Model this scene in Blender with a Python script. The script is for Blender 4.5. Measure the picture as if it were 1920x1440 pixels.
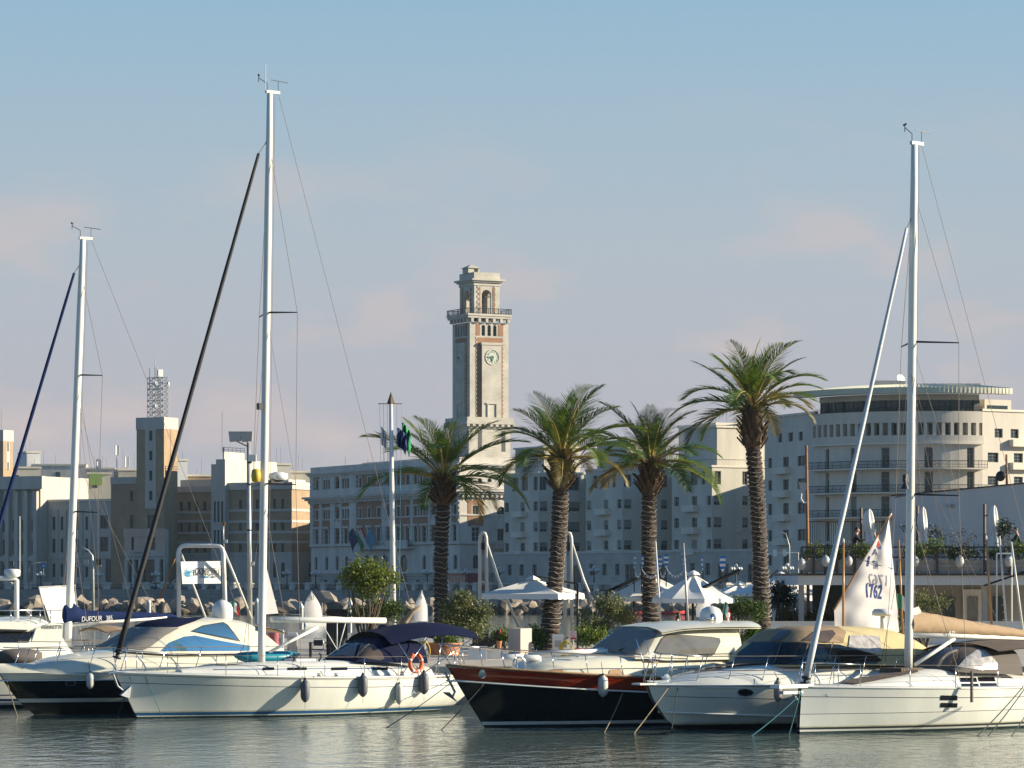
import bpy, bmesh, math, random
from mathutils import Vector, Matrix, noise
from mathutils.bvhtree import BVHTree
for o in list(bpy.data.objects): bpy.data.objects.remove(o, do_unlink=True)
SC = bpy.context.scene
COL = SC.collection
rnd = random.Random(7)
rad = math.radians

# ------------------------------------------------------------------ camera
FOC, HOR, CXP, CAMZ = 6200.0, 1089.0, 960.0, 4.1      # focal length / horizon of the 1920 px photograph, eye height
cd = bpy.data.cameras.new('camera'); cam = bpy.data.objects.new('camera', cd); COL.objects.link(cam)
cam.location = (0, 0, CAMZ); cam.rotation_euler = (rad(90), 0, 0)
cd.sensor_width = 36.0; cd.lens = 36.0*FOC/1920; cd.shift_y = (HOR-720)/1920
cd.clip_start = 1.0; cd.clip_end = 20000
SC.camera = cam
SC.render.resolution_x = 1024; SC.render.resolution_y = 768
# ------------------------------------------------------------------ sky, sun, exposure
SUN_AZ, SUN_EL = rad(2), rad(18)                      # azimuth from +X towards +Y
sdir = Vector((math.cos(SUN_AZ)*math.cos(SUN_EL), math.sin(SUN_AZ)*math.cos(SUN_EL), math.sin(SUN_EL)))
W = bpy.data.worlds.new('World'); SC.world = W; W.use_nodes = True
nt = W.node_tree; nt.nodes.clear()
wo = nt.nodes.new('ShaderNodeOutputWorld'); bg = nt.nodes.new('ShaderNodeBackground')
sky = nt.nodes.new('ShaderNodeTexSky'); sky.sky_type = 'NISHITA'; sky.sun_disc = False
sky.sun_elevation = SUN_EL; sky.sun_rotation = math.pi/2-SUN_AZ
sky.altitude = 0; sky.air_density = 1.0; sky.dust_density = .6; sky.ozone_density = 4.0
# thin pinkish cloud veil low in the sky
tc = nt.nodes.new('ShaderNodeTexCoord'); mp = nt.nodes.new('ShaderNodeMapping'); mp.inputs['Scale'].default_value = (5, 5, 11)
nz = nt.nodes.new('ShaderNodeTexNoise'); nz.inputs['Scale'].default_value = 3.4; nz.inputs['Detail'].default_value = 5; nz.inputs['Roughness'].default_value = .5
rp = nt.nodes.new('ShaderNodeValToRGB'); rp.color_ramp.elements[0].position = .50; rp.color_ramp.elements[1].position = .68
sp = nt.nodes.new('ShaderNodeSeparateXYZ')
lo = nt.nodes.new('ShaderNodeMapRange'); lo.inputs[1].default_value = .15; lo.inputs[2].default_value = .07; lo.inputs[3].default_value = 0.0; lo.inputs[4].default_value = .8
mu = nt.nodes.new('ShaderNodeMath'); mu.operation = 'MULTIPLY'
mix = nt.nodes.new('ShaderNodeMixRGB'); mix.inputs['Color2'].default_value = (6.5, 5.4, 5.15, 1)
# humid lower air: pale mauve at the horizon turning to pale green-blue, the same all round, clear sky above
lo2 = nt.nodes.new('ShaderNodeMapRange'); lo2.interpolation_type = 'SMOOTHSTEP'; lo2.inputs[1].default_value = .42; lo2.inputs[2].default_value = .06; lo2.inputs[3].default_value = 0.0; lo2.inputs[4].default_value = .97
air = nt.nodes.new('ShaderNodeValToRGB'); ae = air.color_ramp.elements; ae[0].position = 0.0; ae[0].color = (.49, .462, .51, 1); ae[1].position = .19; ae[1].color = (.352, .53, .632, 1)
e_ = ae.new(.05); e_.color = (.485, .472, .52, 1); e_ = ae.new(.10); e_.color = (.462, .51, .562, 1)
sc_ = nt.nodes.new('ShaderNodeMixRGB'); sc_.blend_type = 'MULTIPLY'; sc_.inputs[0].default_value = 1; sc_.inputs[2].default_value = (10, 10, 10, 1)
mix2 = nt.nodes.new('ShaderNodeMixRGB')
lk = nt.links.new
lk(tc.outputs['Generated'], mp.inputs['Vector']); lk(mp.outputs[0], nz.inputs['Vector']); lk(nz.outputs[0], rp.inputs[0])
lk(tc.outputs['Generated'], sp.inputs[0]); lk(sp.outputs[2], lo.inputs[0]); lk(sp.outputs[2], lo2.inputs[0])
lk(rp.outputs[0], mu.inputs[0]); lk(lo.outputs[0], mu.inputs[1])
tint = nt.nodes.new('ShaderNodeMixRGB'); tint.blend_type = 'MULTIPLY'; tint.inputs[0].default_value = 1; tint.inputs[2].default_value = (.70, 1.3, 1.58, 1); lk(sky.outputs[0], tint.inputs[1])   # clear, rather green-blue upper sky
lk(sp.outputs[2], air.inputs[0]); lk(air.outputs[0], sc_.inputs[1]); lk(sc_.outputs[0], mix2.inputs['Color2']); lk(lo2.outputs[0], mix2.inputs[0]); lk(tint.outputs[0], mix2.inputs['Color1'])
lk(mu.outputs[0], mix.inputs[0]); lk(mix2.outputs[0], mix.inputs['Color1'])
lk(mix.outputs[0], bg.inputs[0]); bg.inputs[1].default_value = .05
lk(bg.outputs[0], wo.inputs[0])
sl = bpy.data.lights.new('sun', 'SUN'); so = bpy.data.objects.new('sun', sl); COL.objects.link(so)
sl.energy = 5.0; sl.angle = rad(.53); sl.color = (1.0, .87, .66)
so.rotation_euler = (-sdir).to_track_quat('-Z', 'Y').to_euler()
SC.view_settings.view_transform = 'Standard'; SC.view_settings.look = 'None'
SC.view_settings.exposure = 1.0; SC.view_settings.gamma = 1.0; SC.view_settings.use_curve_mapping = False
SC.render.engine = 'CYCLES'

# ------------------------------------------------------------------ helpers
def P(px, py, Y): return Vector(((px-CXP)/FOC*Y, Y, CAMZ+(HOR-py)/FOC*Y))
def PX(px, Y, z): return Vector(((px-CXP)/FOC*Y, Y, z))
def ZY(py, Y): return CAMZ+(HOR-py)/FOC*Y
def ray(px, py): return Vector(((px-CXP)/FOC, 1.0, (HOR-py)/FOC))
EYE = Vector((0, 0, CAMZ))
def lerp(a, b, t): return a+(b-a)*t
def curve(pts, x):
    """piecewise smooth interpolation of (x, y) pairs"""
    if x <= pts[0][0]: return pts[0][1]
    for (x0, y0), (x1, y1) in zip(pts, pts[1:]):
        if x <= x1:
            t = (x-x0)/(x1-x0); return y0+(y1-y0)*t
    return pts[-1][1]
def scurve(pts, x):
    n = len(pts)
    if x <= pts[0][0]: return pts[0][1]
    for i in range(n-1):
        x0, y0 = pts[i]; x1, y1 = pts[i+1]
        if x <= x1:
            m0 = (pts[i+1][1]-pts[i-1][1])/(pts[i+1][0]-pts[i-1][0]) if i > 0 else (y1-y0)/(x1-x0)
            m1 = (pts[i+2][1]-pts[i][1])/(pts[i+2][0]-pts[i][0]) if i < n-2 else (y1-y0)/(x1-x0)
            h = x1-x0; t = (x-x0)/h
            return (2*t**3-3*t*t+1)*y0+(t**3-2*t*t+t)*h*m0+(-2*t**3+3*t*t)*y1+(t**3-t*t)*h*m1
    return pts[-1][1]

MATS = {}
def mat(name, col, rough=.6, metal=0.0, var=0.12, vs=3.0, bump=0.0, bs=40.0, spec=.5, coat=0.0, trans=0.0, streak=0.0, alpha=1.0, sub=None, emis=None):
    if name in MATS: return MATS[name]
    m = bpy.data.materials.new(name); m.use_nodes = True; n = m.node_tree; b = n.nodes['Principled BSDF']
    b.inputs['Roughness'].default_value = rough; b.inputs['Metallic'].default_value = metal
    b.inputs['Specular IOR Level'].default_value = spec; b.inputs['Coat Weight'].default_value = coat
    b.inputs['Transmission Weight'].default_value = trans; b.inputs['Alpha'].default_value = alpha
    c = (*col, 1)
    b.inputs['Base Color'].default_value = c
    if var > 0:
        t = n.nodes.new('ShaderNodeTexCoord'); no = n.nodes.new('ShaderNodeTexNoise'); no.inputs['Scale'].default_value = vs; no.inputs['Detail'].default_value = 6; no.inputs['Roughness'].default_value = .6
        r = n.nodes.new('ShaderNodeMapRange'); r.inputs[1].default_value = .25; r.inputs[2].default_value = .75; r.inputs[3].default_value = 1-var; r.inputs[4].default_value = 1+var
        x = n.nodes.new('ShaderNodeMixRGB'); x.blend_type = 'MULTIPLY'; x.inputs[0].default_value = 1; x.inputs[1].default_value = c
        vec = t.outputs['Object']
        if streak:
            q = n.nodes.new('ShaderNodeMapping'); q.inputs['Scale'].default_value = (1, 1, 1/streak); n.links.new(vec, q.inputs[0]); vec = q.outputs[0]
        n.links.new(vec, no.inputs['Vector']); n.links.new(no.outputs[0], r.inputs[0]); n.links.new(r.outputs[0], x.inputs[2]); n.links.new(x.outputs[0], b.inputs['Base Color'])
        # slight gloss variation as well
        r2 = n.nodes.new('ShaderNodeMapRange'); r2.inputs[3].default_value = max(.02, rough*.8); r2.inputs[4].default_value = min(1, rough*1.2)
        n.links.new(no.outputs[0], r2.inputs[0]); n.links.new(r2.outputs[0], b.inputs['Roughness'])
    if bump > 0:
        t2 = n.nodes.new('ShaderNodeTexCoord'); n2 = n.nodes.new('ShaderNodeTexNoise'); n2.inputs['Scale'].default_value = bs; n2.inputs['Detail'].default_value = 4
        bp = n.nodes.new('ShaderNodeBump'); bp.inputs['Strength'].default_value = bump; bp.inputs['Distance'].default_value = .02
        n.links.new(t2.outputs['Object'], n2.inputs['Vector']); n.links.new(n2.outputs[0], bp.inputs['Height']); n.links.new(bp.outputs[0], b.inputs['Normal'])
    if emis: b.inputs['Emission Color'].default_value = (*emis[0], 1); b.inputs['Emission Strength'].default_value = emis[1]
    MATS[name] = m; return m
def masonry(name, c1, c2, cm, bw, bh, mort=.02, rough=.85):
    """coursed stone or brick: brick texture in object space on X+Y / Z"""
    if name in MATS: return MATS[name]
    m = bpy.data.materials.new(name); m.use_nodes = True; n = m.node_tree; b = n.nodes['Principled BSDF']; b.inputs['Roughness'].default_value = rough
    t = n.nodes.new('ShaderNodeTexCoord'); s = n.nodes.new('ShaderNodeSeparateXYZ'); a = n.nodes.new('ShaderNodeMath'); a.operation = 'ADD'
    k = n.nodes.new('ShaderNodeCombineXYZ'); br = n.nodes.new('ShaderNodeTexBrick')
    br.inputs['Color1'].default_value = (*c1, 1); br.inputs['Color2'].default_value = (*c2, 1); br.inputs['Mortar'].default_value = (*cm, 1)
    br.inputs['Scale'].default_value = 1; br.inputs['Brick Width'].default_value = bw; br.inputs['Row Height'].default_value = bh; br.inputs['Mortar Size'].default_value = mort
    n.links.new(t.outputs['Object'], s.inputs[0]); n.links.new(s.outputs[0], a.inputs[0]); n.links.new(s.outputs[1], a.inputs[1])
    n.links.new(a.outputs[0], k.inputs[0]); n.links.new(s.outputs[2], k.inputs[1]); n.links.new(k.outputs[0], br.inputs['Vector'])
    no = n.nodes.new('ShaderNodeTexNoise'); no.inputs['Scale'].default_value = .35; no.inputs['Detail'].default_value = 8; n.links.new(t.outputs['Object'], no.inputs['Vector'])
    r = n.nodes.new('ShaderNodeMapRange'); r.inputs[1].default_value = .25; r.inputs[2].default_value = .75; r.inputs[3].default_value = .78; r.inputs[4].default_value = 1.15; n.links.new(no.outputs[0], r.inputs[0])
    x = n.nodes.new('ShaderNodeMixRGB'); x.blend_type = 'MULTIPLY'; x.inputs[0].default_value = 1; n.links.new(br.outputs[0], x.inputs[1]); n.links.new(r.outputs[0], x.inputs[2]); n.links.new(x.outputs[0], b.inputs['Base Color'])
    MATS[name] = m; return m

def empty(name, loc, rz=0.0):
    o = bpy.data.objects.new(name, None); o.empty_display_size = .2; COL.objects.link(o)
    o.location = loc; o.rotation_euler = (0, 0, rz)
    o['_m'] = 0; del o['_m']
    return o
def frame(o):
    """world matrix of a top-level empty without waiting for the depsgraph"""
    return Matrix.Translation(o.location) @ o.rotation_euler.to_matrix().to_4x4()
def tag(o, label=None, cat=None, group=None, kind=None):
    if label: o['label'] = label
    if cat: o['category'] = cat
    if group: o['group'] = group
    if kind: o['kind'] = kind
    return o
def thing(name, label, cat, loc=(0, 0, 0), rz=0.0, group=None):
    return tag(empty(name, Vector(loc), rz), label, cat, group)

class MB:
    """collects geometry; build() links it as ONE mesh object"""
    def __init__(s): s.v = []; s.f = []; s.m = []; s.mi = 0
    def add(s, vs, fs):
        k = len(s.v); s.v += [Vector(p) for p in vs]; s.f += [tuple(i+k for i in f) for f in fs]; s.m += [s.mi]*len(fs); return s
    def box(s, a, b):
        (x0, y0, z0), (x1, y1, z1) = a, b
        return s.add([(x0,y0,z0),(x1,y0,z0),(x1,y1,z0),(x0,y1,z0),(x0,y0,z1),(x1,y0,z1),(x1,y1,z1),(x0,y1,z1)],
                     [(0,3,2,1),(4,5,6,7),(0,1,5,4),(1,2,6,5),(2,3,7,6),(3,0,4,7)])
    def cbox(s, c, sz, rz=0.0):
        c = Vector(c); hx, hy, hz = sz[0]/2, sz[1]/2, sz[2]/2; R = Matrix.Rotation(rz, 3, 'Z')
        vs = [c+R@Vector((i*hx, j*hy, k*hz)) for k in (-1, 1) for (i, j) in ((-1,-1),(1,-1),(1,1),(-1,1))]
        return s.add(vs, [(0,3,2,1),(4,5,6,7),(0,1,5,4),(1,2,6,5),(2,3,7,6),(3,0,4,7)])
    def tube(s, pts, r, n=8, cap=True, closed=False, flat=1.0):
        pts = [Vector(p) for p in pts]; N = len(pts); rs = r if isinstance(r, (list, tuple)) else [r]*N
        rings = []; prev = None
        for i, p in enumerate(pts):
            if closed: t = pts[(i+1) % N]-pts[i-1]
            else: t = pts[min(i+1, N-1)]-pts[max(i-1, 0)]
            if t.length < 1e-9: t = Vector((0, 0, 1))
            t.normalize()
            if prev is None:
                a = Vector((0, 0, 1)) if abs(t.z) < .9 else Vector((1, 0, 0))
                u = t.cross(a).normalized()
            else:
                u = (prev-t*prev.dot(t)); u = u.normalized() if u.length > 1e-6 else t.orthogonal().normalized()
            prev = u; w = t.cross(u)
            rings.append([p+(u*math.cos(2*math.pi*k/n)+w*math.sin(2*math.pi*k/n)*flat)*rs[i] for k in range(n)])
        vs = [q for g in rings for q in g]; fs = []
        for i in range(N if closed else N-1):
            for k in range(n):
                a, b = i*n, ((i+1) % N)*n
                fs.append((a+k, a+(k+1) % n, b+(k+1) % n, b+k))
        if cap and not closed: fs += [tuple(reversed(range(n))), tuple((N-1)*n+k for k in range(n))]
        return s.add(vs, fs)
    def lathe(s, prof, c=(0, 0, 0), n=16, axis=None):
        """prof: (radius, height) pairs, turned about Z (or axis vector) through c"""
        c = Vector(c); q = Matrix.Identity(3)
        if axis is not None: q = Vector((0, 0, 1)).rotation_difference(Vector(axis).normalized()).to_matrix()
        vs = []; fs = []
        for r, h in prof:
            for k in range(n):
                a = 2*math.pi*k/n; vs.append(c+q@Vector((r*math.cos(a), r*math.sin(a), h)))
        for i in range(len(prof)-1):
            for k in range(n): fs.append((i*n+k, i*n+(k+1) % n, (i+1)*n+(k+1) % n, (i+1)*n+k))
        fs += [tuple(reversed(range(n))), tuple((len(prof)-1)*n+k for k in range(n))]
        return s.add(vs, fs)
    def grid(s, rows, closed=False):
        m = len(rows[0]); vs = [p for r in rows for p in r]; fs = []
        for i in range(len(rows)-1):
            for j in range(m if closed else m-1):
                fs.append((i*m+j, i*m+(j+1) % m, (i+1)*m+(j+1) % m, (i+1)*m+j))
        return s.add(vs, fs)
    def prism(s, poly, vec):
        """polygon (list of 3D points) extruded by vec"""
        poly = [Vector(p) for p in poly]; vec = Vector(vec); n = len(poly)
        return s.add(poly+[p+vec for p in poly], [tuple(reversed(range(n))), tuple(range(n, 2*n))]+[(i, (i+1) % n, n+(i+1) % n, n+i) for i in range(n)])
    def quad(s, a, b, c, d): return s.add([a, b, c, d], [(0, 1, 2, 3)])
    def mesh(s, name, mats, smooth=False, inv=None, fix=True):
        me = bpy.data.meshes.new(name)
        me.from_pydata([tuple(inv@p) for p in s.v] if inv is not None else [tuple(p) for p in s.v], [], s.f)
        for m in (mats if isinstance(mats, (list, tuple)) else [mats]): me.materials.append(m)
        if any(s.m): me.polygons.foreach_set('material_index', s.m)
        if fix:
            bm = bmesh.new(); bm.from_mesh(me); bmesh.ops.recalc_face_normals(bm, faces=bm.faces); bm.to_mesh(me); bm.free()
        if smooth is True: me.polygons.foreach_set('use_smooth', [True]*len(me.polygons))
        elif smooth:
            me.polygons.foreach_set('use_smooth', [True]*len(me.polygons)); me.set_sharp_from_angle(angle=rad(smooth))
        me.update(); return me
    def build(s, name, mats, parent=None, smooth=False, world=False, fix=True):
        """world=True: the coordinates are world coordinates and are moved into the parent's frame"""
        inv = None
        if world and parent is not None:
            inv = frame(parent).inverted()
            if parent.parent is not None: inv = frame(parent.parent).inverted()
        o = bpy.data.objects.new(name, s.mesh(name, mats, smooth, inv, fix)); COL.objects.link(o)
        if parent is not None: o.parent = parent
        return o
def inst(name, me, parent=None, loc=(0, 0, 0), rot=(0, 0, 0), sc=(1, 1, 1)):
    o = bpy.data.objects.new(name, me); COL.objects.link(o); o.location = loc; o.rotation_euler = rot; o.scale = sc
    if parent is not None: o.parent = parent
    return o
def text_mesh(txt, size, depth=.004, font_shear=0.0, sx=1.0, bold=0.0):
    c = bpy.data.curves.new('t', 'FONT'); c.body = txt; c.size = size; c.extrude = depth; c.align_x = 'CENTER'; c.align_y = 'CENTER'; c.shear = font_shear; c.offset = bold; c.resolution_u = 4
    o = bpy.data.objects.new('t', c); COL.objects.link(o)
    me = bpy.data.meshes.new_from_object(o); bpy.data.objects.remove(o); bpy.data.curves.remove(c)
    if sx != 1.0: me.transform(Matrix.Diagonal((sx, 1, 1, 1)))
    return me
def lettering(txt, size, m, parent, world_pos, right, up, name='lettering', shear=0.0, sx=1.0, depth=.004, bold=0.0):
    me = text_mesh(txt, size, depth, shear, sx, bold); me.materials.clear(); me.materials.append(m)
    r = Vector(right).normalized(); u = Vector(up); u = (u-r*u.dot(r)).normalized(); n = r.cross(u)
    Mx = Matrix((r, u, n)).transposed().to_4x4(); Mx.translation = Vector(world_pos)
    me.transform((frame(parent).inverted() if parent is not None else Matrix.Identity(4)) @ Mx)
    o = bpy.data.objects.new(name, me); COL.objects.link(o); o.parent = parent; return o
def press(o, bvh, d, off=.02):
    """lays the vertices of a part onto the cloth it is printed on; bvh and d are in the parent's frame"""
    d = Vector(d).normalized(); bm = bmesh.new(); bm.from_mesh(o.data); bmesh.ops.triangulate(bm, faces=bm.faces)
    for _ in range(2): bmesh.ops.subdivide_edges(bm, edges=[e for e in bm.edges if e.calc_length() > .05], cuts=2, use_grid_fill=True); bmesh.ops.triangulate(bm, faces=bm.faces)
    bm.to_mesh(o.data); bm.free()
    for v in o.data.vertices:
        h = bvh.ray_cast(v.co-d*2.5, d)[0]
        if h is not None: v.co = h-d*off
    return o
def copy_tree(o, parent=None):
    c = o.copy(); COL.objects.link(c); c.parent = parent
    for ch in list(o.children): copy_tree(ch, c)
    return c
# ------------------------------------------------------------------ setting: water, pier, quay, breakwater
def water_material():
    m = bpy.data.materials.new('harbour_water'); m.use_nodes = True; n = m.node_tree; b = n.nodes['Principled BSDF']
    b.inputs['Base Color'].default_value = (.105, .14, .122, 1); b.inputs['Roughness'].default_value = .05; b.inputs['IOR'].default_value = 1.333
    t = n.nodes.new('ShaderNodeTexCoord')
    def wave(sx, sy, scale, detail, rot):
        q = n.nodes.new('ShaderNodeMapping'); q.inputs['Scale'].default_value = (sx, sy, 1); q.inputs['Rotation'].default_value = (0, 0, rot); n.links.new(t.outputs['Object'], q.inputs[0])
        w = n.nodes.new('ShaderNodeTexNoise'); w.inputs['Scale'].default_value = scale; w.inputs['Detail'].default_value = detail; w.inputs['Roughness'].default_value = .55; n.links.new(q.outputs[0], w.inputs['Vector']); return w.outputs[0]
    a = wave(1, .55, 3.2, 3, .3); c = wave(1, .6, 1.15, 2, -.4); d = wave(1, .5, 11, 2, .1)
    def mul(x, k):
        q = n.nodes.new('ShaderNodeMath'); q.operation = 'MULTIPLY'; q.inputs[1].default_value = k; n.links.new(x, q.inputs[0]); return q.outputs[0]
    def add(x, y):
        q = n.nodes.new('ShaderNodeMath'); q.operation = 'ADD'; n.links.new(x, q.inputs[0]); n.links.new(y, q.inputs[1]); return q.outputs[0]
    h = add(add(mul(a, .055), mul(c, .12)), mul(d, .012))
    bp = n.nodes.new('ShaderNodeBump'); bp.inputs['Strength'].default_value = .5; bp.inputs['Distance'].default_value = 1.0
    n.links.new(h, bp.inputs['Height']); n.links.new(bp.outputs[0], b.inputs['Normal']); return m
wm = MB(); wm.add([(-9000, -300, 0), (9000, -300, 0), (9000, 9000, 0), (-9000, 9000, 0)], [(0, 1, 2, 3)])
tag(wm.build('water', water_material()), kind='structure')

M_conc = mat('concrete', (.42, .39, .34), .85, var=.25, vs=1.2, bump=.3, bs=12)
M_pave = mat('pier_paving', (.40, .36, .30), .85, var=.2, vs=.8, bump=.2, bs=20)
PZ = 1.2
m = MB()
def slab(mb, poly, z0, z1): mb.prism([(x, y, z0) for x, y in poly], (0, 0, z1-z0))
slab(m, [(-15, 110), (80, 110), (80, 240), (11, 240), (10.5, 166), (-15, 166)], -1.5, PZ)
tag(m.build('pier', M_pave), kind='structure')
m = MB(); m.box((-15.05, 109.6, PZ-.28), (80, 109.98, PZ+.06))
tag(m.build('pier_kerb', M_conc), kind='structure')

# far waterfront: quay wall, promenade ground
QP = [(-420, 720), (-70, 660), (-22, 590), (0, 545), (52, 455), (160, 400), (420, 380)]
M_quay = masonry('quay_stone', (.30, .28, .25), (.24, .225, .205), (.16, .15, .14), 1.6, .7, .03)
m = MB(); slab(m, QP+[(900, 380), (900, 3000), (-900, 3000), (-900, 720)], -2, 2.45)
tag(m.build('quay', M_quay), kind='structure')
M_road = mat('asphalt', (.07, .07, .072), .9, var=.15, vs=.3)
m = MB(); slab(m, [(x+2.5, y+6) for x, y in QP]+[(900, 386), (900, 2900), (-900, 2900), (-900, 726)], 2.45, 2.454)
tag(m.build('road', M_road), kind='structure')

# balustrade along the promenade: stone posts and iron railings, child pieces of one thing
M_stone_pale = mat('pale_limestone', (.50, .47, .41), .85, var=.2, vs=.8, bump=.2, bs=6)
M_iron = mat('dark_iron', (.03, .035, .04), .5, .3, var=.1)
bal = thing('balustrade', 'long stone balustrade with square posts along the far promenade edge', 'balustrade', (-70, 660, 2.45))
pm = MB(); pm.box((-.75, -.55, 0), (.75, .55, 1.0)); pm.box((-.9, -.7, 1.0), (.9, .7, 1.22)); pm.box((-.62, -.45, 1.22), (.62, .45, 1.38)); post_me = pm.mesh('post', M_stone_pale)
def seg_posts(a, b, step):
    a = Vector((*a, 0)); b = Vector((*b, 0)); L = (b-a).length; k = int(L/step); d = (b-a)/L; ang = math.atan2(d.y, d.x)
    nrm = Vector((d.y, -d.x, 0)); O = Vector((-70, 660, 0))
    for i in range(k+1):
        p = a+d*(i*step)-nrm*.8; inst('post', post_me, bal, (p.x-O.x, p.y-O.y, 0), (0, 0, ang))
    rm = rail_me(step)
    for i in range(k):
        p = a+d*(i*step)-nrm*.8; inst('railing', rm, bal, (p.x-O.x, p.y-O.y, 0), (0, 0, ang))
_rm = {}
def rail_me(step):
    if step in _rm: return _rm[step]
    q = MB(); q.box((.75, -.2, 0), (step-.75, .2, .28)); q.box((.75, -.04, .93), (step-.75, .04, 1.0)); q.box((.75, -.03, .5), (step-.75, .03, .55))
    x = 1.0
    while x < step-.8: q.box((x-.025, -.025, .28), (x+.025, .025, .93)); x += .3
    q.f = q.f; _rm[step] = q.mesh('railing', M_iron); return _rm[step]
seg_posts((-150, 673.7), (-70, 660), 4.1); seg_posts((-70, 660), (-22, 590), 5.6); seg_posts((-22, 590), (0, 545), 5.0); seg_posts((0, 545), (52, 455), 5.2)

# breakwater of boulders
M_rock = mat('boulder', (.29, .24, .185), .9, var=.35, vs=.7, bump=.6, bs=2.5)
def rock_mesh(seed):
    r = random.Random(seed); bm = bmesh.new(); bmesh.ops.create_icosphere(bm, subdivisions=2, radius=1)
    ax = [Vector((r.uniform(-1, 1), r.uniform(-1, 1), r.uniform(-1, 1))).normalized() for _ in range(10)]; cut = [r.uniform(.42, .72) for _ in ax]
    for v in bm.verts:
        p = v.co.copy()
        for a, c in zip(ax, cut):
            d = p.dot(a)
            if d > c: p -= a*(d-c)
        v.co = p+noise.noise_vector(p*1.7+Vector((seed, 0, 0)))*.05
    me = bpy.data.meshes.new('rock'); bm.to_mesh(me); bm.free(); me.materials.append(M_rock); return me
rocks = [rock_mesh(i) for i in range(9)]
M_wet = mat('wet_weedy_boulder', (.085, .066, .045), .6, var=.4, vs=.9, bump=.6, bs=2.5)
wet = [m_.copy() for m_ in rocks]
for m_ in wet: m_.materials[0] = M_wet
bw = thing('breakwater', 'low breakwater of pale tumbled boulders across the middle of the harbour', 'breakwater', (-30, 405, 0))
m = MB(); m.prism([(-75, -4, -1.5), (57, -4, -1.5), (56, 4, -1.5), (-75, 6, -1.5)], (0, 0, 1.7)); m.build('core', M_rock, bw)
r = random.Random(3); cnt = 0
for row, (yy, zz, n_) in enumerate([(-5.2, .0, 100), (-3.6, .6, 98), (-1.8, 1.0, 90)]):
    for i in range(n_):
        x = -74+(i+r.uniform(-.3, .3))*(131/n_)
        s = r.uniform(.8, 1.7)*(1.0 if row < 2 else .9)*(1.35 if r.random() < .15 else 1)
        if row == 2 and r.random() < .25: continue
        inst('rock', (rocks if row else wet)[r.randrange(9)], bw, (x, yy+r.uniform(-.5, .5), zz+r.uniform(-.3, .2)), (r.uniform(0, 6), r.uniform(0, 6), r.uniform(0, 6)), (s*r.uniform(1.0, 1.5), s, s*r.uniform(.6, .8))); cnt += 1
# ------------------------------------------------------------------ far buildings
M_lime = masonry('tower_limestone', (.50, .47, .40), (.46, .43, .365), (.40, .37, .315), 1.1, .5, .02)
M_stone = mat('facade_stone', (.53, .50, .44), .85, var=.24, vs=.4, streak=4)
M_brick = masonry('red_brick', (.34, .18, .10), (.29, .15, .085), (.25, .15, .09), .5, .16, .015)
M_cream = mat('cream_render', (.54, .50, .41), .9, var=.2, vs=.3, streak=6)
M_cream2 = mat('cream_trim', (.66, .60, .49), .9, var=.1, vs=.5)
M_ochre = masonry('ochre_brick', (.36, .25, .145), (.32, .22, .13), (.30, .22, .14), .6, .2, .015)
M_white = mat('white_travertine', (.45, .42, .365), .85, var=.16, vs=.35, streak=4)
M_hotel = mat('hotel_render', (.56, .51, .43), .9, var=.18, vs=.3, streak=6)
M_rust = masonry('rusticated_stone', (.44, .41, .35), (.37, .345, .295), (.20, .19, .165), 1.3, .62, .05)
M_pod = masonry('podium_stone', (.46, .43, .37), (.42, .395, .34), (.36, .34, .29), 1.8, .75, .02)
M_glass = mat('window_glass', (.03, .045, .052), .14, var=.0, spec=.35)
M_frame = mat('window_frame', (.20, .19, .17), .6, var=.1)
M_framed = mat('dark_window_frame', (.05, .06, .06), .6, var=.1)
M_shut = mat('roller_shutter', (.22, .215, .19), .7, var=.3, vs=.5)
M_roof = mat('roof_felt', (.33, .31, .27), .9, var=.2)
M_metalroof = mat('seamed_metal_roof', (.52, .52, .40), .45, .0, var=.08, vs=.5)
M_green = mat('clock_green', (.05, .13, .10), .6, var=.1)
M_dial = mat('clock_dial', (.50, .53, .43), .7, var=.08)
M_greenbox = mat('green_panel', (.22, .34, .08), .7, var=.1)

def frac(me, mats): pass
_win = {}
def win_me(w, h, arch, bars, fm, depth=.35):
    key = (round(w, 1), round(h, 1), arch, bars, fm.name)
    if key in _win: return _win[key]
    w, h = max(key[0], .3), max(key[1], .3); t = min(.12, w*.12)
    q = MB()
    zt = h-w/2 if arch else h
    q.box((-w/2, -.05, 0), (-w/2+t, .05, zt)); q.box((w/2-t, -.05, 0), (w/2, .05, zt)); q.box((-w/2+t, -.05, 0), (w/2-t, .05, t))
    if arch:
        N = 8; o = [(-w/2*math.cos(math.pi*i/N), zt+w/2*math.sin(math.pi*i/N)) for i in range(N+1)]; k = (w/2-t)/(w/2); ii = [(x*k, zt+(z-zt)*k) for x, z in o]
        for i in range(N): q.prism([(o[i][0], -.05, o[i][1]), (o[i+1][0], -.05, o[i+1][1]), (ii[i+1][0], -.05, ii[i+1][1]), (ii[i][0], -.05, ii[i][1])], (0, .1, 0))
    else: q.box((-w/2+t, -.05, h-t), (w/2-t, .05, h))
    if bars >= 1: q.box((-.045, -.045, t), (.045, .045, zt-t if not arch else h-t))
    if bars >= 2: q.box((-w/2+t, -.04, h*.66), (w/2-t, .04, h*.66+.09))
    if bars >= 3: q.box((-w/2+t, -.04, h*.33), (w/2-t, .04, h*.33+.07))
    g = MB()
    if arch:
        N = 8; g.add([(-w/2, .02, 0), (w/2, .02, 0)]+[(w/2*math.cos(math.pi*i/N), .02, zt+w/2*math.sin(math.pi*i/N)) for i in range(N+1)], [tuple(range(N+3))])
    else: g.quad((-w/2, .02, 0), (w/2, .02, 0), (w/2, .02, h), (-w/2, .02, h))
    _win[key] = (q.mesh('window', fm), g.mesh('pane', M_glass, fix=False), w, h); return _win[key]

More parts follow.
